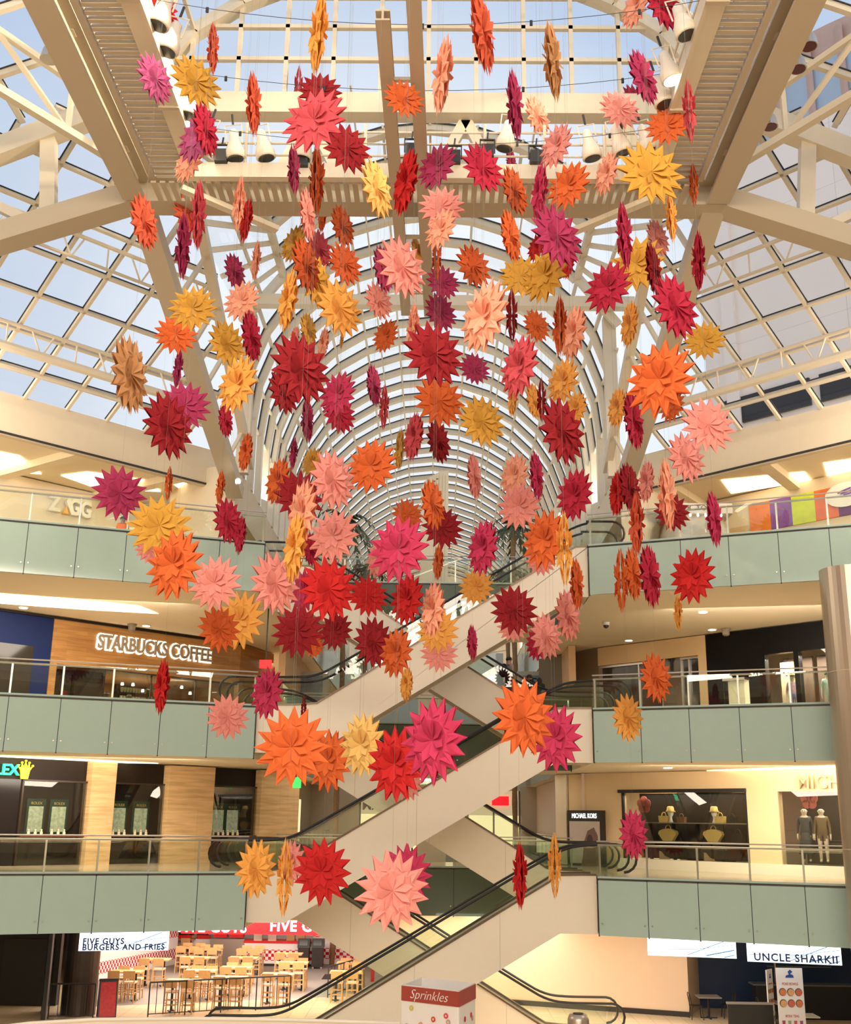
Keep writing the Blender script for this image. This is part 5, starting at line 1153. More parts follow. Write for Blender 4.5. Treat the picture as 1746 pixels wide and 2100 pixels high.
banner(1591, 1985, 1645, 2100, 38.6, 0.0, 'tall white menu banner with bowls and drinks, facing the viewer')
banner(1568, 1988, 1586, 2063, 39.8, 0.9, 'narrow angled white menu banner left of the other')
def metal_chair(P, rz, lab):
    r = empty('metal_chair', P, rz); tag(r, lab, 'chair', 'black metal chairs by the navy wall')
    for x in (-.19, .19):
        for y in (-.19, .19):
            b = MB(); b.tube([(x * 1.15, y * 1.15, 0), (x * .9, y * .9, .45)], .018, 6); b.build('leg', BLKM, r)
    b = MB(); b.box(-.2, .2, -.2, .2, .44, .47); b.build('seat', BLKM, r)
    b = MB(); b.tube([(-.19, .19, .45), (-.2, .25, .8), (-.1, .27, .9), (.1, .27, .9), (.2, .25, .8), (.19, .19, .45)], .016, 6); b.box(-.03, .03, .23, .25, .45, .88); b.build('backrest', BLKM, r)
def small_table(P, lab, m_=None):
    r = empty('cafe_table', P); tag(r, lab, 'table', 'small tables by the navy wall'); b = MB(); b.box(-.42, .42, -.38, .38, .72, .76); b.build('table_top', m_ or mat('grey_table_top', (.30, .27, .26), .4), r)
    b = MB(); b.cyl((0, 0), .04, .03, .72, 8); b.build('pedestal', BLKM, r); b = MB(); b.box(-.3, .3, -.03, .03, 0, .03); b.box(-.03, .03, -.3, .3, 0, .03); b.build('foot', BLKM, r)
p = atz(1455, 2088, 0); small_table(p, 'small grey table against the end of the blush wall'); metal_chair(p + Vector((-.52, -.25, 0)), math.pi / 2, 'black metal chair left of the small grey table'); metal_chair(p + Vector((.75, .1, 0)), -math.pi / 2, 'black metal chair right of the small grey table')
p = Vector((12.9, 40.2, 0)); small_table(p, 'white topped small table at the lower right edge', mat('pale_table_top', (.6, .56, .5), .4)); metal_chair(p + Vector((-.72, 0, 0)), math.pi / 2, 'black metal chair at the lower right corner table')
p = Vector((13.1, 42.9, 0)); small_table(p, 'dark small table behind the menu banners'); metal_chair(p + Vector((-.75, 0, 0)), math.pi / 2, 'black metal chair behind the tall menu banner')
r = empty('barrier_panel', (10.95, 39.6, 0)); tag(r, 'black low barrier panel in front of the menu banners', 'barrier')
b = MB(); b.box(-.75, .75, -.03, .03, .15, 1.15); b.build('panel', BLKM, r); b = MB(); b.box(-.78, .78, -.04, .04, 1.15, 1.22); b.build('top_bar', mat('grey_bar', (.3, .27, .25), .4), r)
for x in (-.7, .7):
    b = MB(); b.box(x - .04, x + .04, -.2, .2, 0, .06); b.box(x - .03, x + .03, -.03, .03, 0, .2); b.build('foot', BLKM, r)
r = empty('back_bar', (14.2, 44.4, 0)); tag(r, 'dark service counter with shelves in the navy corner', 'counter')
b = MB(); b.box(-1.8, 1.8, -.3, .3, 0, 1.15); b.build('body', BLKW, r); b = MB(); b.box(-1.9, 1.9, -.35, .35, 1.15, 1.2); b.build('counter_top', mat('slate_top', (.12, .13, .15), .3), r)
for z_ in (1.75, 2.2):
    b = MB(); b.box(-1.2, 1.2, .1, .3, z_, z_ + .03); b.build('shelf', mat('slate_top', (.12, .13, .15), .3), r)
b = MB(); b.box(-1.0, -.95, -.1, 0, 1.2, 2.4); b.build('upright', CHROME, r)
# big steel column on the right
A = aty(1690, 1200, 32.4); b = MB(); b.cyl((0, 0), .85, 0, L4 - FH, 40); r = empty('round_column', (A.x + .85, 32.6, 0)); tag(r, 'big satin steel round column at the right edge', 'column'); b.build('shaft', COLM, r, smooth=False)
for z_ in (L3 + .7, L2 + 1.0):
    b = MB(); b.cyl((0, 0), .858, z_, z_ + .02, 40); b.build('joint_ring', SOFF, r)
for f_ in r.children[0].data.polygons: f_.use_smooth = abs(f_.normal.z) < .5
# cupcake box kiosk
A = aty(825, 2022, 26.0); Bx = aty(941, 2034, 25.2); Cx = aty(975, 2026, 26.4)
r = empty('giant_gift_box', (A.x, A.y, 0)); tag(r, 'giant white gift box kiosk with a brown red band and coloured dots', 'kiosk')
P_ = [Vector((0, 0, 0)), Vector((Bx.x - A.x, Bx.y - A.y, 0)), Vector((Cx.x - A.x, Cx.y - A.y, 0)), Vector((Cx.x - Bx.x, Cx.y - Bx.y + (0), 0)) + Vector((0, .9, 0))]
P_[3] = P_[2] - P_[1]; H = 3.42; BXW = mat('box_white', (.82, .78, .74), .45); BXR = mat('box_band', (.36, .05, .035), .5)
P_in = [p * .94 + (P_[2] * .03) for p in P_]
for nm, i, j in (('front_wall', 0, 1), ('side_wall', 1, 2), ('rear_wall', 2, 3), ('far_side_wall', 3, 0)):
    a, c = P_[i], P_[j]; n = Vector(((c - a).y, -(c - a).x, 0)).normalized(); nn = -n * .04
    b = MB(); b.prism([a, c, c + nn, a + nn], (0, 0, H)); o = b.build(nm, BXW, r)
    b = MB(); b.prism([a + n * .015 + Z * (H - .32), c + n * .015 + Z * (H - .32), c + Z * (H - .32), a + Z * (H - .32)], (0, 0, .30)); b.build('band', BXR, o)
d = (P_[1] - P_[0]); Lb = d.length; d.normalize(); n = Vector((d.y, -d.x, 0))
text('Sprinkles', r.location + P_[0] + d * Lb * .48 + Z * (H - .17) + n * .02, d, Z, .27, WHT, .003, 'lettering', r, shear=.35, offset=-.004)
text('Sprinkles', r.location + P_[0] + d * Lb * .42 + Z * (H - 1.05) + n * .02, d, Z, .42, mat('grey_ink', (.25, .2, .2), .5), .003, 'lettering', r, shear=.35, offset=-.008)
dots = [(.18, .45, (.55, .52, .15)), (.57, .62, (.6, .05, .04)), (.79, .52, (.7, .03, .08)), (.83, .64, (.5, .35, .25)), (.35, .76, (.75, .3, .15)), (.10, .82, (.5, .4, .3)), (.80, .93, (.6, .04, .06)), (.30, 1.25, (.7, .1, .1)), (.66, 1.3, (.55, .5, .15))]
for u, dn, c in dots:
    b = MB(); cc = P_[0] + d * Lb * u + Z * (H - dn) + n * .012; b.prism([cc + d * .055 * math.cos(t) + Z * .055 * math.sin(t) for t in [k * math.pi / 8 for k in range(16)]], n * .006); o = b.build('dot', mat('dot_%d' % int(u * 100), c, .5), r)
    b = MB(); cc = cc + n * .007; b.prism([cc + d * .025 * math.cos(t) + Z * .025 * math.sin(t) for t in [k * math.pi / 6 for k in range(12)]], n * .004); b.build('dot_centre', mat('dot_cream', (.8, .5, .35), .5), o)
d2 = (P_[2] - P_[1]); L2b = d2.length; d2.normalize(); n2 = Vector((d2.y, -d2.x, 0))
for u, dn, c in ((.35, .62, (.55, .03, .05)), (.72, .6, (.7, .03, .08)), (.8, .68, (.5, .35, .25)), (.2, .9, (.75, .3, .15))):
    b = MB(); cc = P_[1] + d2 * L2b * u + Z * (H - dn) + n2 * .012; b.prism([cc + d2 * .055 * math.cos(t) + Z * .055 * math.sin(t) for t in [k * math.pi / 8 for k in range(16)]], n2 * .006); b.build('dot', mat('dot_s%d' % int(u * 100), c, .5), r)
# steel bin in front of the right escalator foot
p = aty(1186, 2080, 30.0); r = empty('steel_bin', (p.x, 30.0, 0)); tag(r, 'tall brushed steel cylinder bin in front of the right escalator foot', 'bin')
b = MB(); b.lathe((0, 0, 0), [(.27, 0), (.27, p.z - .12), (.22, p.z), (.12, p.z + .01)], 24); b.build('body', COLM, r, smooth=True); b = MB(); b.lathe((0, 0, p.z + .01), [(.13, 0), (.13, .02)], 16); b.build('opening', BLKM, r)
# curved white barrier cap across the bottom
r = empty('curved_barrier', (0, 0, 0)); tag(r, 'low curved white barrier cap along the bottom of the view', 'barrier')
pts = [atdepth(x, y, 27.0) for x, y in ((-80, 2116), (60, 2099), (200, 2091), (400, 2089), (600, 2092), (820, 2099))]
b = MB(); b.tube(pts, .045, 8); b.build('cap_rail', WHITE, r)
b = MB()
for a, c in zip(pts[:-1], pts[1:]): b.quad(a - Z * .03, c - Z * .03, Vector((c.x, c.y, 0)), Vector((a.x, a.y, 0)))
b.build('barrier_panel', WHITE, r)
# ------------------------------------------------------------------ ceiling lights
def cove(pxs, z, lab):
    pts = [atz(x, y, z) for x, y in pxs]; b = MB(); c = sum(pts, Vector()) / len(pts); b.prism([p - c for p in pts], (0, 0, -.02)); o = b.build('cove_light', COVE, loc=c); tag(o, lab, 'ceiling light')
cove([(-10, 1216), (150, 1228), (285, 1242), (325, 1258), (180, 1250), (-10, 1236)], L4 - FH + .01, 'long bright recessed ceiling light above the coffee shop')
cove([(-10, 1549), (150, 1556), (325, 1565), (150, 1563), (-10, 1557)], L3 - FH + .01, 'thin bright ceiling light above the watch boutique')
cove([(1450, 1580), (1600, 1574), (1722, 1569), (1722, 1578), (1560, 1581)], L3 - FH + .01, 'thin bright ceiling light above the handbag shop')
for q, lab in (([(-10, 925), (40, 935), (85, 972), (-10, 965)], 'bright ceiling cove at the upper left edge'), ([(125, 975), (180, 968), (300, 985), (330, 1008), (200, 1002)], 'bright ceiling cove above the phone accessory shop sign'), ([(345, 985), (390, 990), (430, 1008), (380, 1010)], 'small bright ceiling cove at the right end of the top left gallery'),
               ([(1480, 985), (1650, 968), (1665, 985), (1500, 1012)], 'bright ceiling cove above the toy booth'), ([(1690, 950), (1760, 940), (1760, 975), (1700, 985)], 'bright ceiling cove at the upper right edge')):
    cove(q, 20.42, lab)
dl = [(48, 1246, L4 - FH), (300, 1283, L4 - FH), (1442, 1255, L4 - FH), (1461, 1291, L4 - FH), (1290, 1313, L4 - FH), (1205, 1385, L4 - FH), (1225, 1355, L4 - FH), (1180, 1408, L4 - FH), (548, 1350, L4 - FH), (578, 1380, L4 - FH), (1370, 1574, L3 - FH), (1200, 1590, L3 - FH), (615, 1568, L3 - FH)]
d0 = None
for x, y, z in dl:
    p = atz(x, y, z)
    if d0 is None:
        d0 = empty('downlight', p); b = MB(); b.lathe((0, 0, -.02), [(.19, 0), (.19, .03)], 20); b.build('trim_ring', WHITE, d0); b = MB(); b.lathe((0, 0, -.03), [(.15, 0), (.15, .01)], 20); b.build('lens', LAMP, d0); o = d0
    else: o = copy_tree(d0); o.location = p
    tag(o, 'round recessed downlight in the %s gallery ceiling' % ('third floor' if z > 12 else 'second floor'), 'downlight', 'downlights in the third floor ceiling' if z > 12 else 'downlights in the second floor ceiling')
for x, y, lab in ((271, 1281, 'small grey ceiling speaker above the coffee shop sign'), (1489, 1290, 'small grey ceiling fixture above the black shop front')):
    p = atz(x, y, L4 - FH); b = MB(); b.lathe((0, 0, -.28), [(.08, 0), (.14, .05), (.15, .2), (.2, .28)], 14); o = b.build('ceiling_fixture', mat('fixture_grey', (.25, .2, .14), .5), loc=p); tag(o, lab, 'ceiling fixture')
p = atz(1243, 1276, L4 - FH); r = empty('security_camera', p); tag(r, 'small white dome security camera on the right ceiling', 'camera'); b = MB(); b.lathe((0, 0, -.12), [(.14, 0), (.15, .12)], 14); b.build('housing', WHT, r); b = MB(); b.lathe((0, 0, -.24), [(.03, 0), (.09, .04), (.11, .12)], 12); b.build('dome', BLKM, r)
p = aty(545, 1362, 40); b = MB(); b.box(-.22, .22, -.05, .05, -.15, .15); o = b.build('exit_sign', REDE, loc=p); b = MB(); b.box(-.02, .02, -.02, .02, .15, L4 - FH - p.z); b.build('rod', BLKM, o); tag(o, 'small red lit exit sign hanging right of the coffee shop', 'sign')
p = aty(607, 1605, 44); b = MB(); b.box(-.12, .2, -.04, .04, -.2, .2); o = b.build('green_sign', mat('green_lit', (.05, .6, .1), .5, emit=1.5), loc=p); b = MB(); b.box(-.02, .02, -.02, .02, .2, L3 - FH - p.z); b.build('rod', BLKM, o); tag(o, 'small green lit sign right of the travertine pier', 'sign')
for x, y, lab in ((403, 1015, 'bright floodlight on the left corner of the hall'), (1150, 1056, 'bright floodlight at the right foot of the vault')):
    p = aty(x + (86 if x < 500 else 0), y - (28 if x < 500 else 0), 39.0 if x < 500 else 47); r = empty('floodlight', p); tag(r, lab, 'floodlight'); b = MB(); b.lathe((0, 0, -.12), [(.1, 0), (.13, .18), (.05, .25)], 12); b.build('housing', WHT, r, smooth=True); b = MB(); b.lathe((0, -.1, -.1), [(.09, 0), (.09, .1)], 12); b.build('lens', mat('flood_lens', (1, 1, .9), .4, emit=25), r)
# ------------------------------------------------------------------ hanging paper stars
def srgb(r, g, b):
    k_ = .92 if g > 140 else .80
    return tuple(v * k_ + .022 for v in srgb0(r, g, b))
def srgb0(r, g, b):
    f = lambda c: (c / 255 / 12.92) if c / 255 <= .04045 else ((c / 255 + .055) / 1.055) ** 2.4
    return (f(r), f(g), f(b))
PC = {'DR': ('dark red', (168, 18, 34)), 'R': ('red', (218, 28, 30)), 'CR': ('crimson', (204, 34, 70)), 'MG': ('magenta', (190, 52, 102)), 'HP': ('hot pink', (218, 56, 102)),
      'RS': ('coral pink', (232, 88, 100)), 'LP': ('light pink', (246, 158, 148)), 'PP': ('peach pink', (254, 178, 148)), 'OR': ('orange', (240, 112, 48)), 'BO': ('burnt orange', (212, 92, 38)),
      'CO': ('coral', (236, 104, 70)), 'MU': ('mustard yellow', (218, 162, 60)), 'GD': ('golden yellow', (248, 178, 84)), 'YL': ('pale yellow', (246, 202, 118)), 'PL': ('plum pink', (200, 88, 140)), 'TN': ('tan', (206, 150, 98))}
def paper(name, c):
    m = bpy.data.materials.new(name); m.use_nodes = True; n = m.node_tree; n.nodes.clear()
    o = n.nodes.new('ShaderNodeOutputMaterial'); d = n.nodes.new('ShaderNodeBsdfDiffuse'); t = n.nodes.new('ShaderNodeBsdfTranslucent'); x = n.nodes.new('ShaderNodeMixShader'); x.inputs[0].default_value = .12
    tc_ = n.nodes.new('ShaderNodeTexCoord'); z = n.nodes.new('ShaderNodeTexNoise'); z.inputs['Scale'].default_value = 60; z.inputs['Detail'].default_value = 3; mx_ = n.nodes.new('ShaderNodeMix'); mx_.data_type = 'RGBA'
    n.links.new(tc_.outputs['Object'], z.inputs['Vector']); n.links.new(z.outputs[0], mx_.inputs['Factor']); mx_.inputs['A'].default_value = (*[v * .93 for v in c], 1); mx_.inputs['B'].default_value = (*[min(1, v * 1.07) for v in c], 1)
    n.links.new(mx_.outputs['Result'], d.inputs[0]); n.links.new(mx_.outputs['Result'], t.inputs[0]); n.links.new(d.outputs[0], x.inputs[1]); n.links.new(t.outputs[0], x.inputs[2]); n.links.new(x.outputs[0], o.inputs[0]); return m
PM = {k: paper('paper_' + v[0].replace(' ', '_'), srgb(*v[1])) for k, v in PC.items()}
THR = mat('clear_thread', (.22, .20, .17), .6)
def star_mesh(seed):
    rnd = random.Random(seed); b = MB(); q = math.radians(22.5)
    j = lambda a: rnd.uniform(-a, a)
    for s in (1, -1):
        def pt(r, a, z): return (r * math.cos(a), r * math.sin(a), s * z)
        ra = 0 if s > 0 else q / 2 * 0
        C = (0, 0, s * .0); Nn = [pt(.47 + j(.015), 2 * k * q, .115 + j(.01)) for k in range(8)]; Mm = [pt(.44 + j(.01), (2 * k + 1) * q, .095) for k in range(8)]
        V = [pt(.685 + (.02 if k % 2 else -.015) + j(.01), k * q, .012 if k % 2 else .04) for k in range(16)]; T = [pt(1.0 + j(.02), (k + .5) * q + j(.02), (.03 if k % 2 else .008) + j(.008)) for k in range(16)]
        vs_ = [C] + Nn + Mm + V + T; n0, m0, v0, t0 = 1, 9, 17, 33; fs = []
        for k in range(8):
            k1 = (k + 1) % 8; a, c, d, e = v0 + 2 * k, v0 + (2 * k + 1) % 16, t0 + 2 * k, t0 + (2 * k - 1) % 16; p = v0 + (2 * k - 1) % 16
            fs += [(0, n0 + k, m0 + k), (0, m0 + k, n0 + k1), (n0 + k, a, d), (n0 + k, d, c), (n0 + k, e, a), (n0 + k, p, e), (n0 + k, c, m0 + k), (m0 + k, c, n0 + k1)]
        b.add(vs_, fs)
        # pinwheel of eight folded kites standing up round the middle
        for k in range(8):
            a = 2 * k * q
            P0 = pt(.01, a, .05); P1 = pt(.31, a - .06, .185 + j(.01)); P2 = pt(.50, a + .24 + j(.03), .20 + j(.015)); P3 = pt(.33, a + .64, .07)
            b.add([P0, P1, P2, P3], [(0, 1, 2), (0, 2, 3)])
        # narrow folded flaps lying on the rays
        for k in range(16):
            a = (k + .5) * q
            if k % 2: b.add([pt(.50, a - q / 2 - .02, .135), pt(.82, a + .02, .075), pt(.68, a + .17, .04), pt(.58, a + .06, .085)], [(0, 1, 3), (1, 2, 3)])
            else: b.add([pt(.50, a + q / 2, .13), pt(.86, a - .03, .06), pt(.66, a - .16, .065)], [(0, 1, 2)])
    me = bpy.data.meshes.new('paper_star'); me.from_pydata(b.v, [], b.f); me.materials.append(None); me.update(); return me
STARS_M = [star_mesh(i) for i in range(4)]
tb = MB(); tb.tube([(0, 0, 0), (0, 0, 1)], 1.0, 5); th0 = tb.build('hanging_thread', THR); th_me = th0.data; bpy.data.objects.remove(th0)
# px, py, width, height, colour, lean (+1: right edge nearer, -1: left edge nearer), depth factor
ST = """331,12,76,80,R,0|437,100,22,88,CO,-1|318,162,82,90,PL,0|402,168,110,100,MU,0|520,213,32,110,CO,-1|653,69,30,136,GD,1|612,178,8,70,RS,1,1.1|656,188,98,68,DR,0|645,247,134,125,RS,0|712,304,106,98,DR,0,1.05|829,202,88,76,OR,0,.84|990,66,56,140,CO,-1|908,154,43,134,PP,1|1134,126,36,135,TN,-1|1056,216,32,123,MG,-1|1103,238,55,76,PP,-1|1141,299,72,84,LP,1|1304,12,66,80,PP,1|1361,10,80,96,CR,0,1.15|1320,159,64,100,MG,-1|1272,224,86,78,LP,0|1304,212,60,72,CR,0,1.2|1369,257,96,80,OR,0|1414,228,12,108,RS,1|1335,354,138,126,MU,0|1288,388,44,60,OR,0,1.15|1244,356,56,80,PP,1|1166,381,94,92,OR,0|1423,380,11,78,OR,1|1377,446,16,92,GD,-1|422,266,62,95,CR,-1,.93|404,282,80,100,PL,0|388,332,62,80,PP,1,.86|537,386,77,68,MU,0|603,348,28,90,MG,-1|650,370,25,124,BO,-1|711,391,52,72,CO,1|773,387,72,110,YL,-1|832,374,58,120,R,1|896,341,84,88,MG,0|991,344,90,96,CR,0|1049,332,26,60,HP,-1,1.1|1056,391,60,90,BO,-1|1107,394,36,108,HP,1|296,455,67,103,CO,-1|387,437,72,74,CO,0|407,442,24,125,RS,-1,.9|376,504,26,124,MG,-1|490,418,16,100,PP,1|505,452,27,84,R,1|525,535,16,76,PP,1|482,557,50,70,MG,-1|496,617,77,80,PP,0|395,633,102,92,MU,0|361,686,95,80,OR,0,1.0|266,768,86,150,TN,-1|467,705,84,92,MU,0|516,690,50,100,CR,-1|487,788,84,116,GD,1|365,755,15,78,MG,1|345,873,108,132,DR,-1,1.1|379,832,114,98,MG,0|463,862,36,68,CR,-1|504,927,33,78,OR,1|245,1011,115,110,MG,0|346,992,8,70,OR,1|327,1079,137,125,MU,0|358,1157,117,144,OR,1,.9|452,1000,16,72,OR,1|468,1068,66,92,CR,-1,.95|493,1097,26,80,CR,1|441,1196,110,112,LP,0|306,1125,60,62,LP,0,1.2|564,1196,106,126,LP,-1|493,1272,100,118,GD,0,1.25|450,1290,90,96,OR,0,.86|548,1421,72,108,HP,1|332,1408,32,116,R,1|467,1470,92,94,LP,0
631,440,40,96,LP,-1|663,440,20,68,OR,1,.95|703,464,55,79,BO,-1|655,510,62,76,RS,-1,1.2|602,500,54,72,MU,1,1.2|628,544,68,104,BO,-1|648,575,74,104,MU,-1,1.1|708,541,76,84,BO,-1|591,616,42,118,GD,1|697,632,101,113,GD,0|633,678,40,70,MU,-1|701,698,7,34,MU,1|777,617,62,74,LP,-1|786,552,48,90,MG,-1,1.15|825,548,107,120,LP,-1|855,514,26,50,GD,-1,1.2|906,424,102,82,LP,0|904,470,68,80,PP,1,.85|896,527,10,84,BO,-1,.9|909,579,72,68,MG,0|904,640,70,76,MG,0,1.05|972,546,76,86,BO,-1|1048,484,48,98,OR,-1|1143,484,110,124,MG,-1|1100,508,40,54,R,0,1.25|1165,545,32,50,R,1,1.2|1070,567,98,84,MU,0|1118,564,98,110,MU,0,.9|993,649,103,144,PP,1|1050,648,12,104,DR,-1|1101,668,58,66,OR,0|1148,668,22,116,OR,1,.95|1176,683,62,104,PP,1|791,689,56,66,OR,0|847,672,24,94,PP,1|890,726,130,130,DR,0|974,756,66,64,MG,0|1065,752,84,124,RS,1|767,790,36,82,MG,-1|788,835,12,88,RS,1|902,822,108,106,OR,0,1.1|617,756,128,142,DR,-1|583,802,70,92,DR,0,1.1|693,808,78,90,HP,0|696,848,72,82,CR,0,1.1|631,862,28,90,MG,-1|663,706,26,66,PP,1,1.2|604,690,22,40,LP,1,1.2|602,930,14,66,MG,1|849,895,46,96,RS,1|900,905,54,88,DR,-1|820,922,20,84,MU,1|989,864,100,104,MU,0|1052,818,22,72,GD,1|1096,822,38,72,GD,0|1155,782,70,92,GD,1|1111,820,9,84,DR,-1,.9|1180,838,54,68,GD,0,1.1|1154,884,98,134,DR,-1|762,956,108,110,OR,0|640,948,48,60,MU,0,1.3|570,987,56,94,OR,1|614,1018,108,106,DR,0,1.1|683,984,100,120,LP,-1|620,1050,66,130,PP,1|605,1123,50,142,GD,1,.85|638,1126,40,70,CR,-1,1.3|684,1100,106,112,LP,0|836,1056,68,66,OR,0,1.1|888,1034,56,102,OR,-1,.85|908,1082,90,86,DR,0|818,1127,128,136,HP,0|775,1145,50,80,LP,0,1.4|991,1123,70,114,HP,1|899,1153,24,74,OR,1|977,1204,76,74,GD,0|973,977,34,92,LP,-1|1055,975,64,90,PP,1,1.1|1066,1038,94,96,LP,0|1101,976,32,98,HP,-1|1179,1015,80,106,CR,1|1118,1107,100,122,OR,1|1109,1148,66,66,LP,0,1.2|1158,1125,10,150,GD,1,.85|1183,1198,28,110,OR,-1|1292,1000,50,100,DR,-1|1266,1012,38,92,R,1,.92|1326,988,38,84,LP,1|1306,1075,26,130,CO,1|1274,1190,9,130,OR,-1|1299,1176,40,108,OR,-1|1334,1181,50,128,CR,-1|1421,1181,96,112,R,0|1391,1256,15,76,GD,1|1379,1050,76,78,DR,0|1369,1014,30,146,PP,-1|1465,1064,32,114,HP,-1|1408,938,80,102,LP,0|1453,872,112,112,LP,0,.95|1300,862,46,116,CR,-1|1266,836,44,78,GD,1|1354,778,146,150,OR,0|1378,830,56,70,OR,1,1.25|1291,665,43,88,GD,1|1386,629,96,128,CR,-1|1247,590,100,102,CR,0|1306,542,118,108,MU,0,1.1|1281,484,26,126,HP,-1|1341,553,36,104,DR,-1,.9|1350,488,50,72,LP,-1|1433,536,21,112,CR,1|1445,698,90,78,MU,0
674,1208,124,130,R,0|756,1222,84,84,R,0|835,1229,74,106,R,1|888,1250,56,114,PP,1,.85|898,1293,90,92,GD,0|901,1340,84,76,LP,0,1.15|1055,1251,100,104,DR,0|1052,1285,70,60,LP,0,1.25|969,1318,24,76,HP,-1|1121,1304,70,96,LP,-1|1103,1318,54,74,CR,0,1.2|1165,1262,58,106,LP,-1|612,1294,114,110,DR,0|688,1294,72,80,DR,0|767,1317,86,104,DR,-1|813,1339,72,102,OR,0,.86|834,1403,31,72,GD,1|624,1212,62,92,HP,0,1.3|645,1325,44,50,OR,0,1.3|600,1532,158,162,OR,0|674,1560,98,128,OR,1,1.1|743,1527,98,132,YL,1|812,1567,122,154,R,1|889,1519,138,178,HP,1,.95|838,1603,64,80,LP,0,1.35|1075,1471,132,160,OR,-1|1140,1514,112,138,HP,1,1.1|623,1455,6,56,DR,1|1346,1390,70,103,OR,-1|1288,1472,68,100,GD,-1|1300,1711,64,104,HP,-1|525,1782,88,120,GD,-1|598,1769,60,94,LP,1|661,1787,122,138,R,0|584,1800,12,160,GD,1,.8|804,1827,154,166,LP,0|834,1793,108,124,HP,0,1.1|1067,1796,21,140,R,1|1138,1775,9,134,GD,1"""
items = []
sp, cp = math.sin(PITCH), math.cos(PITCH)
for line in ST.replace('\n', '|').split('|'):
    q = line.split(','); x, y, w_, h_ = map(float, q[:4]); col = q[4]; lean = int(q[5]); fac = float(q[6]) if len(q) > 6 else 1.0
    v = (1050 - y) / F; kv = cp - v * sp
    big = max(h_, w_ * kv * 1.0)
    dep = max(14.0, min(31.5, 1.12 * F * kv / big * (1 if fac == 1 else fac)))
    items.append([x, y, w_, h_, col, lean, fac, dep, kv])
# keep overlapping neighbours apart in depth, nearest first
items.sort(key=lambda t: t[7])
for it in range(6):
    for i, a in enumerate(items):
        for c in items[i + 1:]:
            if math.hypot(a[0] - c[0], (a[1] - c[1])) < (max(a[2], a[3]) + max(c[2], c[3])) * .5 and abs(a[7] - c[7]) < 1.1:
                if c[7] < 33: c[7] = a[7] + 1.15
                else: c[7] = 33 + .01 * it
    items.sort(key=lambda t: t[7])
starlist = []
rs = random.Random(11)
for i, (x, y, w_, h_, col, lean, fac, dep, kv) in enumerate(items):
    P = atdepth(x, y, dep)
    if P.y > 36.0 : P = aty(x, y, 36.0); dep = (P - CAM).dot(_f)
    D = max(h_, w_ * kv * .92) * dep / (F * kv) * 1.045
    ratio = min(1.0, w_ * dep / (F * D)); c_ = max(0.0, min(1.0, (ratio - .09) / .91)); psi = math.acos(c_)
    if lean == 0: lean = 1 if rs.random() < .5 else -1
    psi *= -lean
    to = Vector((CAM.x - P.x, CAM.y - P.y, 0)).normalized(); rt = Vector((-to.y, to.x, 0))
    nrm = (to * math.cos(psi) + rt * math.sin(psi)).normalized(); ex = Vector((-nrm.y, nrm.x, 0))
    spin = math.radians(22.5) * rs.randint(0, 15) + math.radians(11.25 if rs.random() < .5 else 0)
    tilt = rs.uniform(-.05, .05)
    Mx = Matrix(((ex.x, 0, nrm.x, P.x), (ex.y, 0, nrm.y, P.y), (0, 1, 0, P.z), (0, 0, 0, 1))) @ Matrix.Rotation(spin + tilt, 4, 'Z') @ Matrix.Scale(D / 2, 4)
    o = bpy.data.objects.new('paper_star', STARS_M[i % 4]); COL.objects.link(o); o.matrix_world = Mx
    o.material_slots[0].link = 'OBJECT'; o.material_slots[0].material = PM[col]
    top = 24.9 if abs(P.x) < 7 else 23.2
    if P.z > top - .8: top = P.z + D / 2 + .8
    L = top - P.z - D * .30
    t = bpy.data.objects.new('hanging_thread', th_me); COL.objects.link(t); t.parent = o
    t.matrix_local = Mx.inverted() @ (Matrix.Translation(P + Z * (D * .30)) @ Matrix.Diagonal((.0011, .0011, L, 1)))
    starlist.append((o, x, y, w_, h_, col, c_, D))
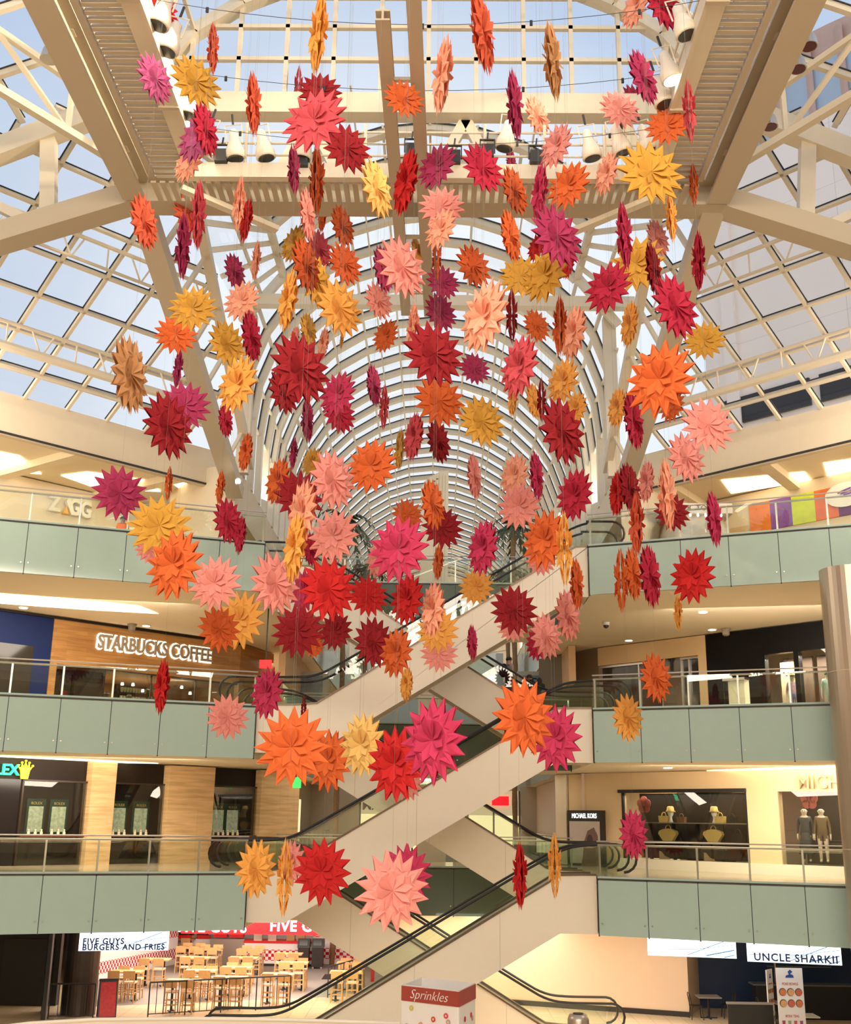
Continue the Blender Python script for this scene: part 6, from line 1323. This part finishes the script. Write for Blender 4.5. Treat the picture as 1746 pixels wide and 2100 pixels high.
# labels: colour, size, pose, and the nearest thing one can find in the view
LM = [(540, 90, 'near the left upper corner of the arched window'), (900, 90, 'in front of the upper arched window'), (1200, 100, 'at the right part of the arched window'), (330, 120, 'beside the left catwalk'), (1390, 200, 'beside the right catwalk lamps'),
      (430, 330, 'at the left end of the cross catwalk'), (650, 300, 'left of the two hanging rails'), (850, 330, 'over the two hanging rails'), (1000, 340, 'right of the two hanging rails'), (1180, 330, 'at the right part of the cross catwalk'), (1340, 380, 'at the right ring corner'),
      (300, 500, 'below the left ring corner'), (500, 520, 'left of the vault mouth'), (640, 500, 'at the upper left rim of the vault'), (800, 560, 'under the vault crown, left side'), (930, 560, 'under the vault crown'), (1090, 520, 'at the upper right rim of the vault'), (1300, 520, 'right of the vault mouth'),
      (380, 680, 'along the left sloping leg'), (500, 740, 'between the left leg and the vault'), (640, 800, 'at the left flank of the vault'), (790, 780, 'inside the vault, left of centre'), (920, 780, 'in the middle of the vault'), (1080, 770, 'inside the vault, right of centre'), (1200, 830, 'at the right flank of the vault'), (1350, 700, 'along the right sloping leg'),
      (260, 860, 'over the left clerestory wall'), (470, 900, 'at the foot of the left leg'), (1430, 900, 'over the right clerestory wall'), (1290, 900, 'at the foot of the right leg'), (600, 1020, 'left of the slim cream tower'), (760, 980, 'close left of the cream tower'), (900, 1040, 'in front of the cream tower'), (1040, 1000, 'right of the cream tower'), (1170, 1080, 'by the right end of the top escalator'),
      (280, 1050, 'above the top left balustrade'), (430, 1130, 'at the right end of the top left balustrade'), (1330, 1080, 'near the toy booth'), (1430, 1160, 'in front of the top right balustrade'), (1290, 1180, 'at the left end of the top right balustrade'),
      (560, 1190, 'left of the top escalator crossing'), (700, 1220, 'at the upper left of the top escalators'), (870, 1240, 'over the crossing of the top escalators'), (1070, 1270, 'on the right of the top escalator crossing'), (440, 1300, 'right of the coffee shop sign'), (330, 1400, 'below the coffee shop sign'), (660, 1310, 'over the lower end of the third floor escalator'), (830, 1370, 'on the white side of the third floor escalator'),
      (500, 1440, 'at the right end of the third floor left balustrade'), (1150, 1280, 'under the right gallery ceiling'), (1330, 1420, 'in front of the black fashion shop'), (640, 1540, 'below the third floor left landing'), (800, 1540, 'below the third floor escalator, centre'), (920, 1520, 'right of the lower crossing'), (1110, 1490, 'below the two people on the escalator'),
      (1300, 1710, 'in front of the handbag shop window'), (560, 1780, 'at the left foot of the second floor escalator'), (700, 1790, 'on the white side of the second floor escalator'), (820, 1820, 'above the giant gift box'), (1100, 1790, 'at the right end of the lowest escalator')]
lab = {}
def zone(x, y): return min(LM, key=lambda m: (m[0] - x) ** 2 + (m[1] - y) ** 2)[2]
def sizew(h): return 'large' if h > 122 else ('mid-sized' if h > 84 else 'small')
def pose(c): return 'facing forward' if c > .8 else ('turned sideways' if c > .38 else 'seen edge-on')
groups = {}
for s in starlist: groups.setdefault((s[5], pose(s[6]), sizew(max(s[3], s[4])), zone(s[1], s[2])), []).append(s)
used = set()
for (col, po, sz, zn), g in groups.items():
    g.sort(key=lambda s: s[2])
    for i, s in enumerate(g):
        base = '%s %s paper star %s, %s' % (sz, PC[col][0], po, zn)
        if len(g) > 1:
            dy = g[-1][2] - g[0][2]; dx = max(q[1] for q in g) - min(q[1] for q in g)
            if len(g) == 2:
                oth = g[1 - i]
                word = ('upper' if s[2] < oth[2] else 'lower') if abs(s[2] - oth[2]) > abs(s[1] - oth[1]) else ('left' if s[1] < oth[1] else 'right')
                base = '%s of two: %s' % (word, base)
            else: base = '%s: %s' % (['topmost', 'second from top', 'third from top', 'fourth from top', 'fifth'][i], base)
        ws = base.split()
        if len(ws) > 16: base = base.replace(', ', ' ').replace(' of the ', ' of ').replace(' the ', ' ')
        o = s[0]; o['label'] = base; o['category'] = 'paper star'; o['group'] = 'folded paper stars hanging on threads in the atrium'
        if base in used: print('DUP', base)
        used.add(base)
# sagging suspension cables with clips
for i, (ya, yb, sag, zz) in enumerate(((12.5, 12.5, .5, 24.2), (15, 15, .6, 24.1), (17.4, 17.4, .6, 24.1), (19.8, 19.8, .7, 24.0), (22.0, 22.0, .6, 23.9), (24.0, 24.0, .6, 23.8))):
    r = empty('suspension_cable', (0, ya, zz)); tag(r, 'thin sagging steel cable with small clips strung between the side catwalks', 'cable', 'cables strung across the roof opening')
    pts = [(-6.2 + 12.4 * t / 16, 0, -sag * (1 - (2 * t / 16 - 1) ** 2)) for t in range(17)]
    b = MB(); b.tube(pts, .007, 5); b.build('cable', BLKM, r)
    for t in range(2, 16, 3):
        b = MB(); x_, y_, z_ = pts[t]; b.box(x_ - .03, x_ + .03, -.02, .02, z_ - .1, z_ + .02); b.build('clip', BLKM, r)
# ------------------------------------------------------------------ theatre lamps on the catwalks
def make_spot():
    r = empty('spotlight', (0, 0, 0)); b = MB(); b.lathe((0, 0, 0), [(.24, -.62), (.26, -.60), (.25, -.42), (.14, -.12), (.12, .12), (.05, .2)], 16); b.build('housing', WHITE, r, smooth=True)
    b = MB(); b.lathe((0, 0, -.63), [(.21, 0), (.21, .02)], 16); b.build('lens', mat('spot_lens_dark', (.05, .045, .04), .15), r)
    b = MB(); b.tube([(-.2, 0, -.2), (-.22, 0, .32), (.22, 0, .32), (.2, 0, -.2)], .02, 6); b.build('yoke', WHITE, r)
    b = MB(); b.tube([(0, 0, .32), (0, 0, .62)], .03, 6); b.build('clamp', BLKM, r); return r
def make_blk():
    r = empty('black_fixture', (0, 0, 0)); b = MB(); b.box(-.16, .16, -.12, .12, -.35, 0); b.build('housing', BLKM, r); b = MB(); b.box(-.2, -.17, -.03, .03, -.2, .2); b.box(.17, .2, -.03, .03, -.2, .2); b.box(-.2, .2, -.03, .03, .17, .2); b.build('yoke', BLKM, r)
    b = MB(); b.tube([(0, 0, .2), (0.02, 0, .4)], .025, 6); b.build('clamp', BLKM, r); return r
SL = [(265, 25, 'spotlight near the top of the left catwalk'), (275, 80, 'white cone spotlight below another on the left catwalk'), (350, 215, 'white spotlight by the plum pink star on the left catwalk'), (352, 285, 'white spotlight with round lens at the left catwalk end'), (480, 300, 'white bell shaped spotlight at the left of the cross catwalk'), (537, 300, 'second white spotlight on the left part of the cross catwalk'),
      (625, 300, 'white spotlight behind the coral pink star'), (1043, 280, 'white spotlight right of the hanging rails'), (1206, 300, 'white bell spotlight on the right of the cross catwalk'), (1265, 290, 'white bell spotlight next to the right end of the cross catwalk'), (1420, 45, 'white bell spotlight at the top of the right catwalk'), (1383, 190, 'white bell spotlight by the right end of the arched window'), (1412, 140, 'lit round spotlight on the right catwalk'), (1365, 290, 'small lamp behind the orange star on the right')]
s0_ = make_spot(); used1 = False
for x, y, lb in SL:
    if 460 < x < 1300: P = aty(x, y - 20, YR - 2.1)
    else: P = atz(x, y - 20, ZR + .6); 
    P = Vector(P); c = s0_ if not used1 else copy_tree(s0_); used1 = True; c.location = P
    if x < 400: c.location.x = max(P.x, -5.6); c.rotation_euler = (.0, .25, 0)
    elif x > 1340: c.location.x = min(P.x, 5.6); c.rotation_euler = (0, -.25, 0)
    else: c.rotation_euler = (.1, rs.uniform(-.3, .3), 0)
    tag(c, 'white cone spotlight: ' + lb if False else lb, 'spotlight', 'theatre lamps on the catwalks')
    if 'lit round' in lb:
        for ch in c.children:
            if ch.name.startswith('lens'): ch.data = ch.data.copy(); ch.data.materials[0] = mat('spot_lens_lit', (1, .97, .92), .4, emit=9); ch.rotation_euler = (0, 0, 0)
b0 = make_blk(); used1 = False
for x, y, lb in ((620, 318, 'black fixture behind the coral pink star'), (845, 298, 'small black fixture left of the right hanging rail'), (932, 312, 'black square fixture right of the hanging rails'), (1000, 300, 'wide black fixture above the crimson star'), (1100, 312, 'black fixture in the middle of the right cross catwalk'), (455, 310, 'black fixture with a cable at the left end of the cross catwalk')):
    P = aty(x, y, YR - 2.05); c = b0 if not used1 else copy_tree(b0); used1 = True; c.location = P; tag(c, lb, 'lamp', 'black fixtures on the cross catwalk')
for x, y, lb in ((1612, 68, 'upper'), (1592, 115, 'middle'), (1537, 235, 'lower')):
    P = atz(x, y, ZR + .25); r = empty('speaker_lamp', (XR + .55, P.y * (XR + .1) / max(P.x, .1) if False else P.y, ZR + .2)); tag(r, lb + ' small round lamp on the outer face of the right girder', 'lamp'); b = MB(); b.lathe((0, 0, -.3), [(.2, 0), (.16, .25), (.1, .35)], 14); b.build('housing', CHROME, r); b = MB(); b.lathe((0, 0, -.31), [(.17, 0), (.17, .01)], 14); b.build('lens', mat('dark_red_lens', (.10, .01, .02), .2), r)
P = atz(112, 92, ZR + .3); r = empty('speaker_lamp', (-XR - .55, P.y, ZR + .2)); tag(r, 'small round lamp on the outer face of the left girder', 'lamp'); b = MB(); b.lathe((0, 0, -.3), [(.2, 0), (.16, .25), (.1, .35)], 14); b.build('housing', CHROME, r)
# strip of light that washes the inner edge of the left catwalk
area('catwalk_strip_light', (-5.55, 16.5, 23.75), (-6.3, 16.5, 23.45), 17, .12, 900, (1, .88, .66))
area('catwalk_wash', (6.1, 15, 25.4), (6.9, 15, 23.4), .4, 18, 90, (1, .86, .62))
for x in (-3.5, 3.5): area('catwalk_wash', (x, 23.6, 25.6), (x, 25.6, 24.6), 5, .4, 60, (1, .88, .66))
# ------------------------------------------------------------------ people and shop mannequins
def figure(name, P, rz, label, cat, pose_, skin, top, bottom, shoe, hair=None, height=1.72, extra=None):
    k = height / 1.72
    J = {'pel': (0, 0, .94), 'abd': (0, .0, 1.08), 'che': (0, -.0, 1.30), 'neck': (0, 0, 1.46), 'hb': (0, -.01, 1.53), 'head': (0, -.02, 1.62), 'crown': (0, -.01, 1.70)}
    for s, n in ((-1, 'l'), (1, 'r')):
        J.update({'hip' + n: (.09 * s, 0, .90), 'kn' + n: (.10 * s, -.02, .49), 'an' + n: (.10 * s, .02, .09), 'he' + n: (.10 * s, .0, .045), 'to' + n: (.11 * s, -.16, .035), 'sh' + n: (.17 * s, 0, 1.40), 'el' + n: (.23 * s, .03, 1.12), 'wr' + n: (.25 * s, -.04, .88), 'pa' + n: (.255 * s, -.06, .80)})
        for fi in range(4): J['f%d%s' % (fi, n)] = (.25 * s + (.0), -.085 + .022 * fi, .72 - (.01 if fi in (0, 3) else 0)); J['g%d%s' % (fi, n)] = (.24 * s, -.085 + .022 * fi, .685)
        J['th' + n] = (.235 * s, -.105, .77); J['t2' + n] = (.23 * s, -.12, .735)
    for a, v in pose_.items():
        if a in J: J[a] = v
    for n in 'lr':                                    # fingers follow the wrist
        base0 = Vector((.25 * (-1 if n == 'l' else 1), -.04, .88)); w_ = Vector(J['wr' + n]); e_ = Vector(J['el' + n]); e0 = Vector((.23 * (-1 if n == 'l' else 1), .03, 1.12))
        rot = (base0 - e0).rotation_difference(w_ - e_)
        for a in ['pa' + n, 'th' + n, 't2' + n] + ['f%d%s' % (i, n) for i in range(4)] + ['g%d%s' % (i, n) for i in range(4)]: J[a] = tuple(w_ + rot @ (Vector(J[a]) - base0))
    R_ = {'pel': .15, 'abd': .135, 'che': .155, 'neck': .055, 'hb': .075, 'head': .10, 'crown': .075}
    E_ = [('pel', 'abd'), ('abd', 'che'), ('che', 'neck'), ('neck', 'hb'), ('hb', 'head'), ('head', 'crown')]
    for n in 'lr':
        R_.update({'hip' + n: .10, 'kn' + n: .062, 'an' + n: .042, 'he' + n: .042, 'to' + n: .035, 'sh' + n: .065, 'el' + n: .042, 'wr' + n: .028, 'pa' + n: .032, 'th' + n: .012, 't2' + n: .009})
        E_ += [('pel', 'hip' + n), ('hip' + n, 'kn' + n), ('kn' + n, 'an' + n), ('an' + n, 'he' + n), ('he' + n, 'to' + n), ('che', 'sh' + n), ('sh' + n, 'el' + n), ('el' + n, 'wr' + n), ('wr' + n, 'pa' + n), ('pa' + n, 'th' + n), ('th' + n, 't2' + n)]
        for i in range(4): R_['f%d%s' % (i, n)] = .010; R_['g%d%s' % (i, n)] = .008; E_ += [('pa' + n, 'f%d%s' % (i, n)), ('f%d%s' % (i, n), 'g%d%s' % (i, n))]
    keys = list(J); idx = {a: i for i, a in enumerate(keys)}
    me = bpy.data.meshes.new(name); me.from_pydata([J[a] for a in keys], [(idx[a], idx[c]) for a, c in E_], []); o = bpy.data.objects.new(name, me); COL.objects.link(o)
    o.modifiers.new('skin', 'SKIN'); o.modifiers['skin'].use_smooth_shade = True
    for i, a in enumerate(keys):
        me.skin_vertices[0].data[i].radius = (R_[a] * 1.14, R_[a] * 1.14 * (.78 if a in ('pel', 'abd', 'che') else 1)); me.skin_vertices[0].data[i].use_root = (a == 'pel')
    s_ = o.modifiers.new('sub', 'SUBSURF'); s_.levels = 1; s_.render_levels = 1
    bpy.context.view_layer.update(); m2 = bpy.data.meshes.new_from_object(o.evaluated_get(bpy.context.evaluated_depsgraph_get())); COL.objects.unlink(o); bpy.data.objects.remove(o)
    m2.materials.clear()
    for q in (skin, top, bottom, shoe): m2.materials.append(q)
    sl = pose_.get('sleeve', 'wr'); bl = pose_.get('hem', 'an')
    for p in m2.polygons:
        c = p.center; best = min(keys, key=lambda a: (Vector(J[a]) - c).length - R_[a] * .6); st = best[:-1] if best[-1] in 'lr' and best not in ('pel',) else best
        mi = 0
        if best in ('abd', 'che') or st == 'sh': mi = 1
        elif st == 'el': mi = 1 if sl in ('el', 'wr') else 0
        elif st == 'wr': mi = 1 if sl == 'wr' and c.z > J[best][2] + .02 else 0
        elif best == 'pel' or st == 'hip': mi = 2
        elif st == 'kn': mi = 2 if bl in ('kn', 'an') else 0
        elif st == 'an': mi = 2 if bl == 'an' else 0
        elif st in ('he', 'to'): mi = 3
        p.material_index = mi; p.use_smooth = True
    # face: nose, brow and chin pulled out of the head
    hc = Vector(J['head']); m2.update()
    body = bpy.data.objects.new(name, m2); COL.objects.link(body); body.location = P; body.rotation_euler = (0, 0, rz); body.scale = (k, k, k); tag(body, label, cat)
    fm = MB(); fr = -.105
    fm.add([(hc.x - .012, hc.y + fr + .01, hc.z - .02), (hc.x + .012, hc.y + fr + .01, hc.z - .02), (hc.x, hc.y + fr - .022, hc.z - .02), (hc.x, hc.y + fr + .005, hc.z + .03)], [(0, 1, 2), (0, 2, 3), (1, 3, 2)])
    fm.build('nose', skin, body)
    fm = MB()
    for s in (-1, 1): fm.lathe((hc.x + s * .098, hc.y + .01, hc.z - .03), [(.012, 0), (.02, .03), (.01, .055)], 8)
    fm.build('ears', skin, body)
    fm = MB()
    for s in (-1, 1): fm.frame((hc.x + s * .035, hc.y + fr + .012, hc.z + .015), (1, 0, 0), (0, 1, 0), Z, .013, .004, .007)
    fm.frame((hc.x, hc.y + fr + .02, hc.z - .055), (1, 0, 0), (0, 1, 0), Z, .022, .004, .005); fm.build('eyes_and_mouth', mat('dark_features', (.05, .02, .02), .5), body)
    if hair:
        hm = MB(); prof = [(.112, -.02), (.118, .03), (.105, .07), (.07, .105), (.02, .12)]; hm.lathe((hc.x, hc.y + .022, hc.z), prof, 14); hm.build('hair', hair, body, smooth=True)
    return body, J
SK1 = mat('skin_brown', (.30, .15, .09), .5); SK2 = mat('skin_light', (.55, .33, .22), .5); MANN = mat('mannequin_ivory', (.68, .56, .42), .35)
HAIR = mat('dark_hair', (.015, .01, .008), .6); NAVYC = mat('black_cloth', (.010, .010, .012), .8); GREYC = mat('grey_shirt', (.42, .30, .27), .8); TROU = mat('dark_trousers', (.035, .028, .025), .8); VEST = mat('orange_vest', (.85, .16, .03), .7); YELC = mat('yellow_cloth', (.7, .62, .10), .7)
# two people on the rear escalator
pz = aty(1045, 1420, 41.3)
walk = {'hipl': (-.09, 0, .90), 'elr': (.24, -.10, 1.16), 'wrr': (.20, -.30, 1.10)}
xd = pz.x; zst = L3 - .3 + (L4 - L3) * (4.55 - (xd - .025)) / 9.1
pers, J = figure('person', (xd, 41.35, zst), math.radians(127), 'person standing on the rear escalator in a grey pink shirt, wearing a black backpack', 'person', walk, SK2, GREYC, TROU, BLKM, HAIR, 1.74)
def backpack(P, rz, lb, k=1.0):
    r = empty('backpack', P, rz); tag(r, lb, 'backpack'); b = MB(); b.lathe((0, 0, 0), [(.10, -.25), (.17, -.2), (.18, 0), (.15, .17), (.07, .25)], 14)
    for i, v in enumerate(b.v): b.v[i] = (v[0], v[1] * .62, v[2])
    b.build('body', NAVYC, r, smooth=True); b = MB(); b.lathe((0, .11, -.08), [(.05, -.12), (.1, -.08), (.1, .06), (.05, .1)], 10); b.build('pocket', NAVYC, r, smooth=True)
    for s in (-1, 1):
        b = MB(); b.tube([(s * .09, -.1, .2), (s * .10, -.24, .22), (s * .11, -.28, .05), (s * .1, -.12, -.2)], .018, 6); b.build('strap', NAVYC, r)
    return r
off = Matrix.Rotation(math.radians(127), 3, 'Z') @ Vector((0, .26, 1.22)); backpack(Vector((xd, 41.35, zst)) + off, math.radians(127), 'black backpack on the back of the standing escalator rider')
p2 = aty(1085, 1440, 41.3); xd2 = p2.x; zst2 = L3 - .3 + (L4 - L3) * (4.55 - (xd2 - .025)) / 9.1
lean_ = {'abd': (0, -.05, 1.06), 'che': (0, -.18, 1.22), 'neck': (0, -.27, 1.34), 'hb': (0, -.30, 1.40), 'head': (0, -.34, 1.47), 'crown': (0, -.35, 1.55), 'shl': (-.17, -.22, 1.30), 'shr': (.17, -.22, 1.30), 'ell': (-.24, -.30, 1.05), 'elr': (.24, -.30, 1.05), 'wrl': (-.2, -.46, .95), 'wrr': (.2, -.46, .95)}
pers2, J2 = figure('person', (xd2 + .35, 41.35, zst2), math.radians(-100), 'person in black leaning forward on the escalator, behind the rider with the backpack', 'person', lean_, SK1, NAVYC, NAVYC, BLKM, HAIR, 1.68)
off = Matrix.Rotation(math.radians(-100), 3, 'Z') @ Vector((0, .06, 1.18)); backpack(Vector((xd2 + .35, 41.35, zst2)) + off, math.radians(-100), 'black bag on the back of the leaning escalator rider')
# guard in an orange vest behind the top left balustrade
gq = aty(253, 1062, 39.9); gp = Vector((gq.x, 39.9, L4))
figure('person', gp, math.radians(10), 'person in an orange safety vest looking over the top left balustrade', 'person', {'sleeve': 'el'}, SK1, VEST, TROU, BLKM, HAIR, max(1.5, min(1.85, gq.z - L4 + .05)))
# mannequins
w = Wall(1, 56.1)
for x, lb, tp, bt, ps in ((1607, 'mannequin in a pink and blue dress and straw hat', mat('pink_blue_print', (.55, .30, .42), .7, noise=.6, nscale=9), mat('blue_print', (.25, .28, .50), .7, noise=.5, nscale=9), {'hem': 'an', 'sleeve': 'el'}), (1680, 'mannequin in a pale mint short outfit beside the column', mat('mint_cloth', (.45, .62, .55), .7), mat('mint_cloth', (.45, .62, .55), .7), {'hem': 'hip', 'sleeve': 'el'})):
    s_ = w.s(x, 1400); figure('mannequin', w.P(s_, L3 + .25, -.75), math.radians(-20), lb, 'mannequin', ps, MANN, tp, bt, MANN, None if 'hat' in lb else HAIR, 1.72)
s_ = w.s(1607, 1400); b = MB(); b.lathe((0, 0, 0), [(.26, 0), (.25, .02), (.12, .04), (.1, .14), (.03, .16)], 16); o = b.build('straw_hat', STRAW, loc=w.P(s_, L3 + 1.94, -.75), smooth=False); tag(o, 'wide straw hat on the mannequin in the pink and blue dress', 'hat')
r = handbag(w.P(w.s(1594, 1430), L3 + .03, -.35), mat('tan_tote', (.58, .34, .14), .6), False, 'tan tote bag at the feet of the straw hatted mannequin', 1.6)
b = MB()
for k in range(16):
    a = k * 2.4; b.add([(0, 0, 0), (.22 * math.cos(a), .22 * math.sin(a), .3 + .1 * (k % 3)), (.1 * math.cos(a + .3), .1 * math.sin(a + .3), .35)], [(0, 1, 2)])
o = b.build('green_plant', mat('leaf_green', (.10, .22, .04), .6), loc=w.P(w.s(1628, 1430), L3 + .03, -.4), recalc=False); tag(o, 'small green plant at the feet of the straw hatted mannequin', 'plant')
w = Wall(1, 51.9)
for x, lb, tp, ps in ((1632, 'mannequin in a long dark patterned dress in the right window', mat('dark_pattern', (.05, .05, .045), .7, noise=.9, nscale=25), {'hem': 'an', 'sleeve': 'wr'}), (1667, 'mannequin in an olive brown outfit beside the one in the dark dress', mat('olive_cloth', (.16, .10, .045), .7), {'hem': 'hip', 'sleeve': 'wr'})):
    s_ = w.s(x, 1700); figure('mannequin', w.P(s_, w.px(1640, 1768)[1], -.7), math.radians(-25), lb, 'mannequin', ps, MANN, tp, tp, MANN, None, 1.78)
b = MB()
s_ = w.s(1632, 1700); P = w.P(s_, w.px(1640, 1768)[1] + .25, -.7); b.lathe((0, 0, 0), [(.27, 0), (.22, .35), (.15, .72)], 18); o = b.build('long_skirt', MATS['dark_pattern'], loc=P, smooth=True); o.parent = None; tag(o, 'dark patterned skirt part of the long dress on the left mannequin', 'dress')
s_ = w.s(1632, 1700)
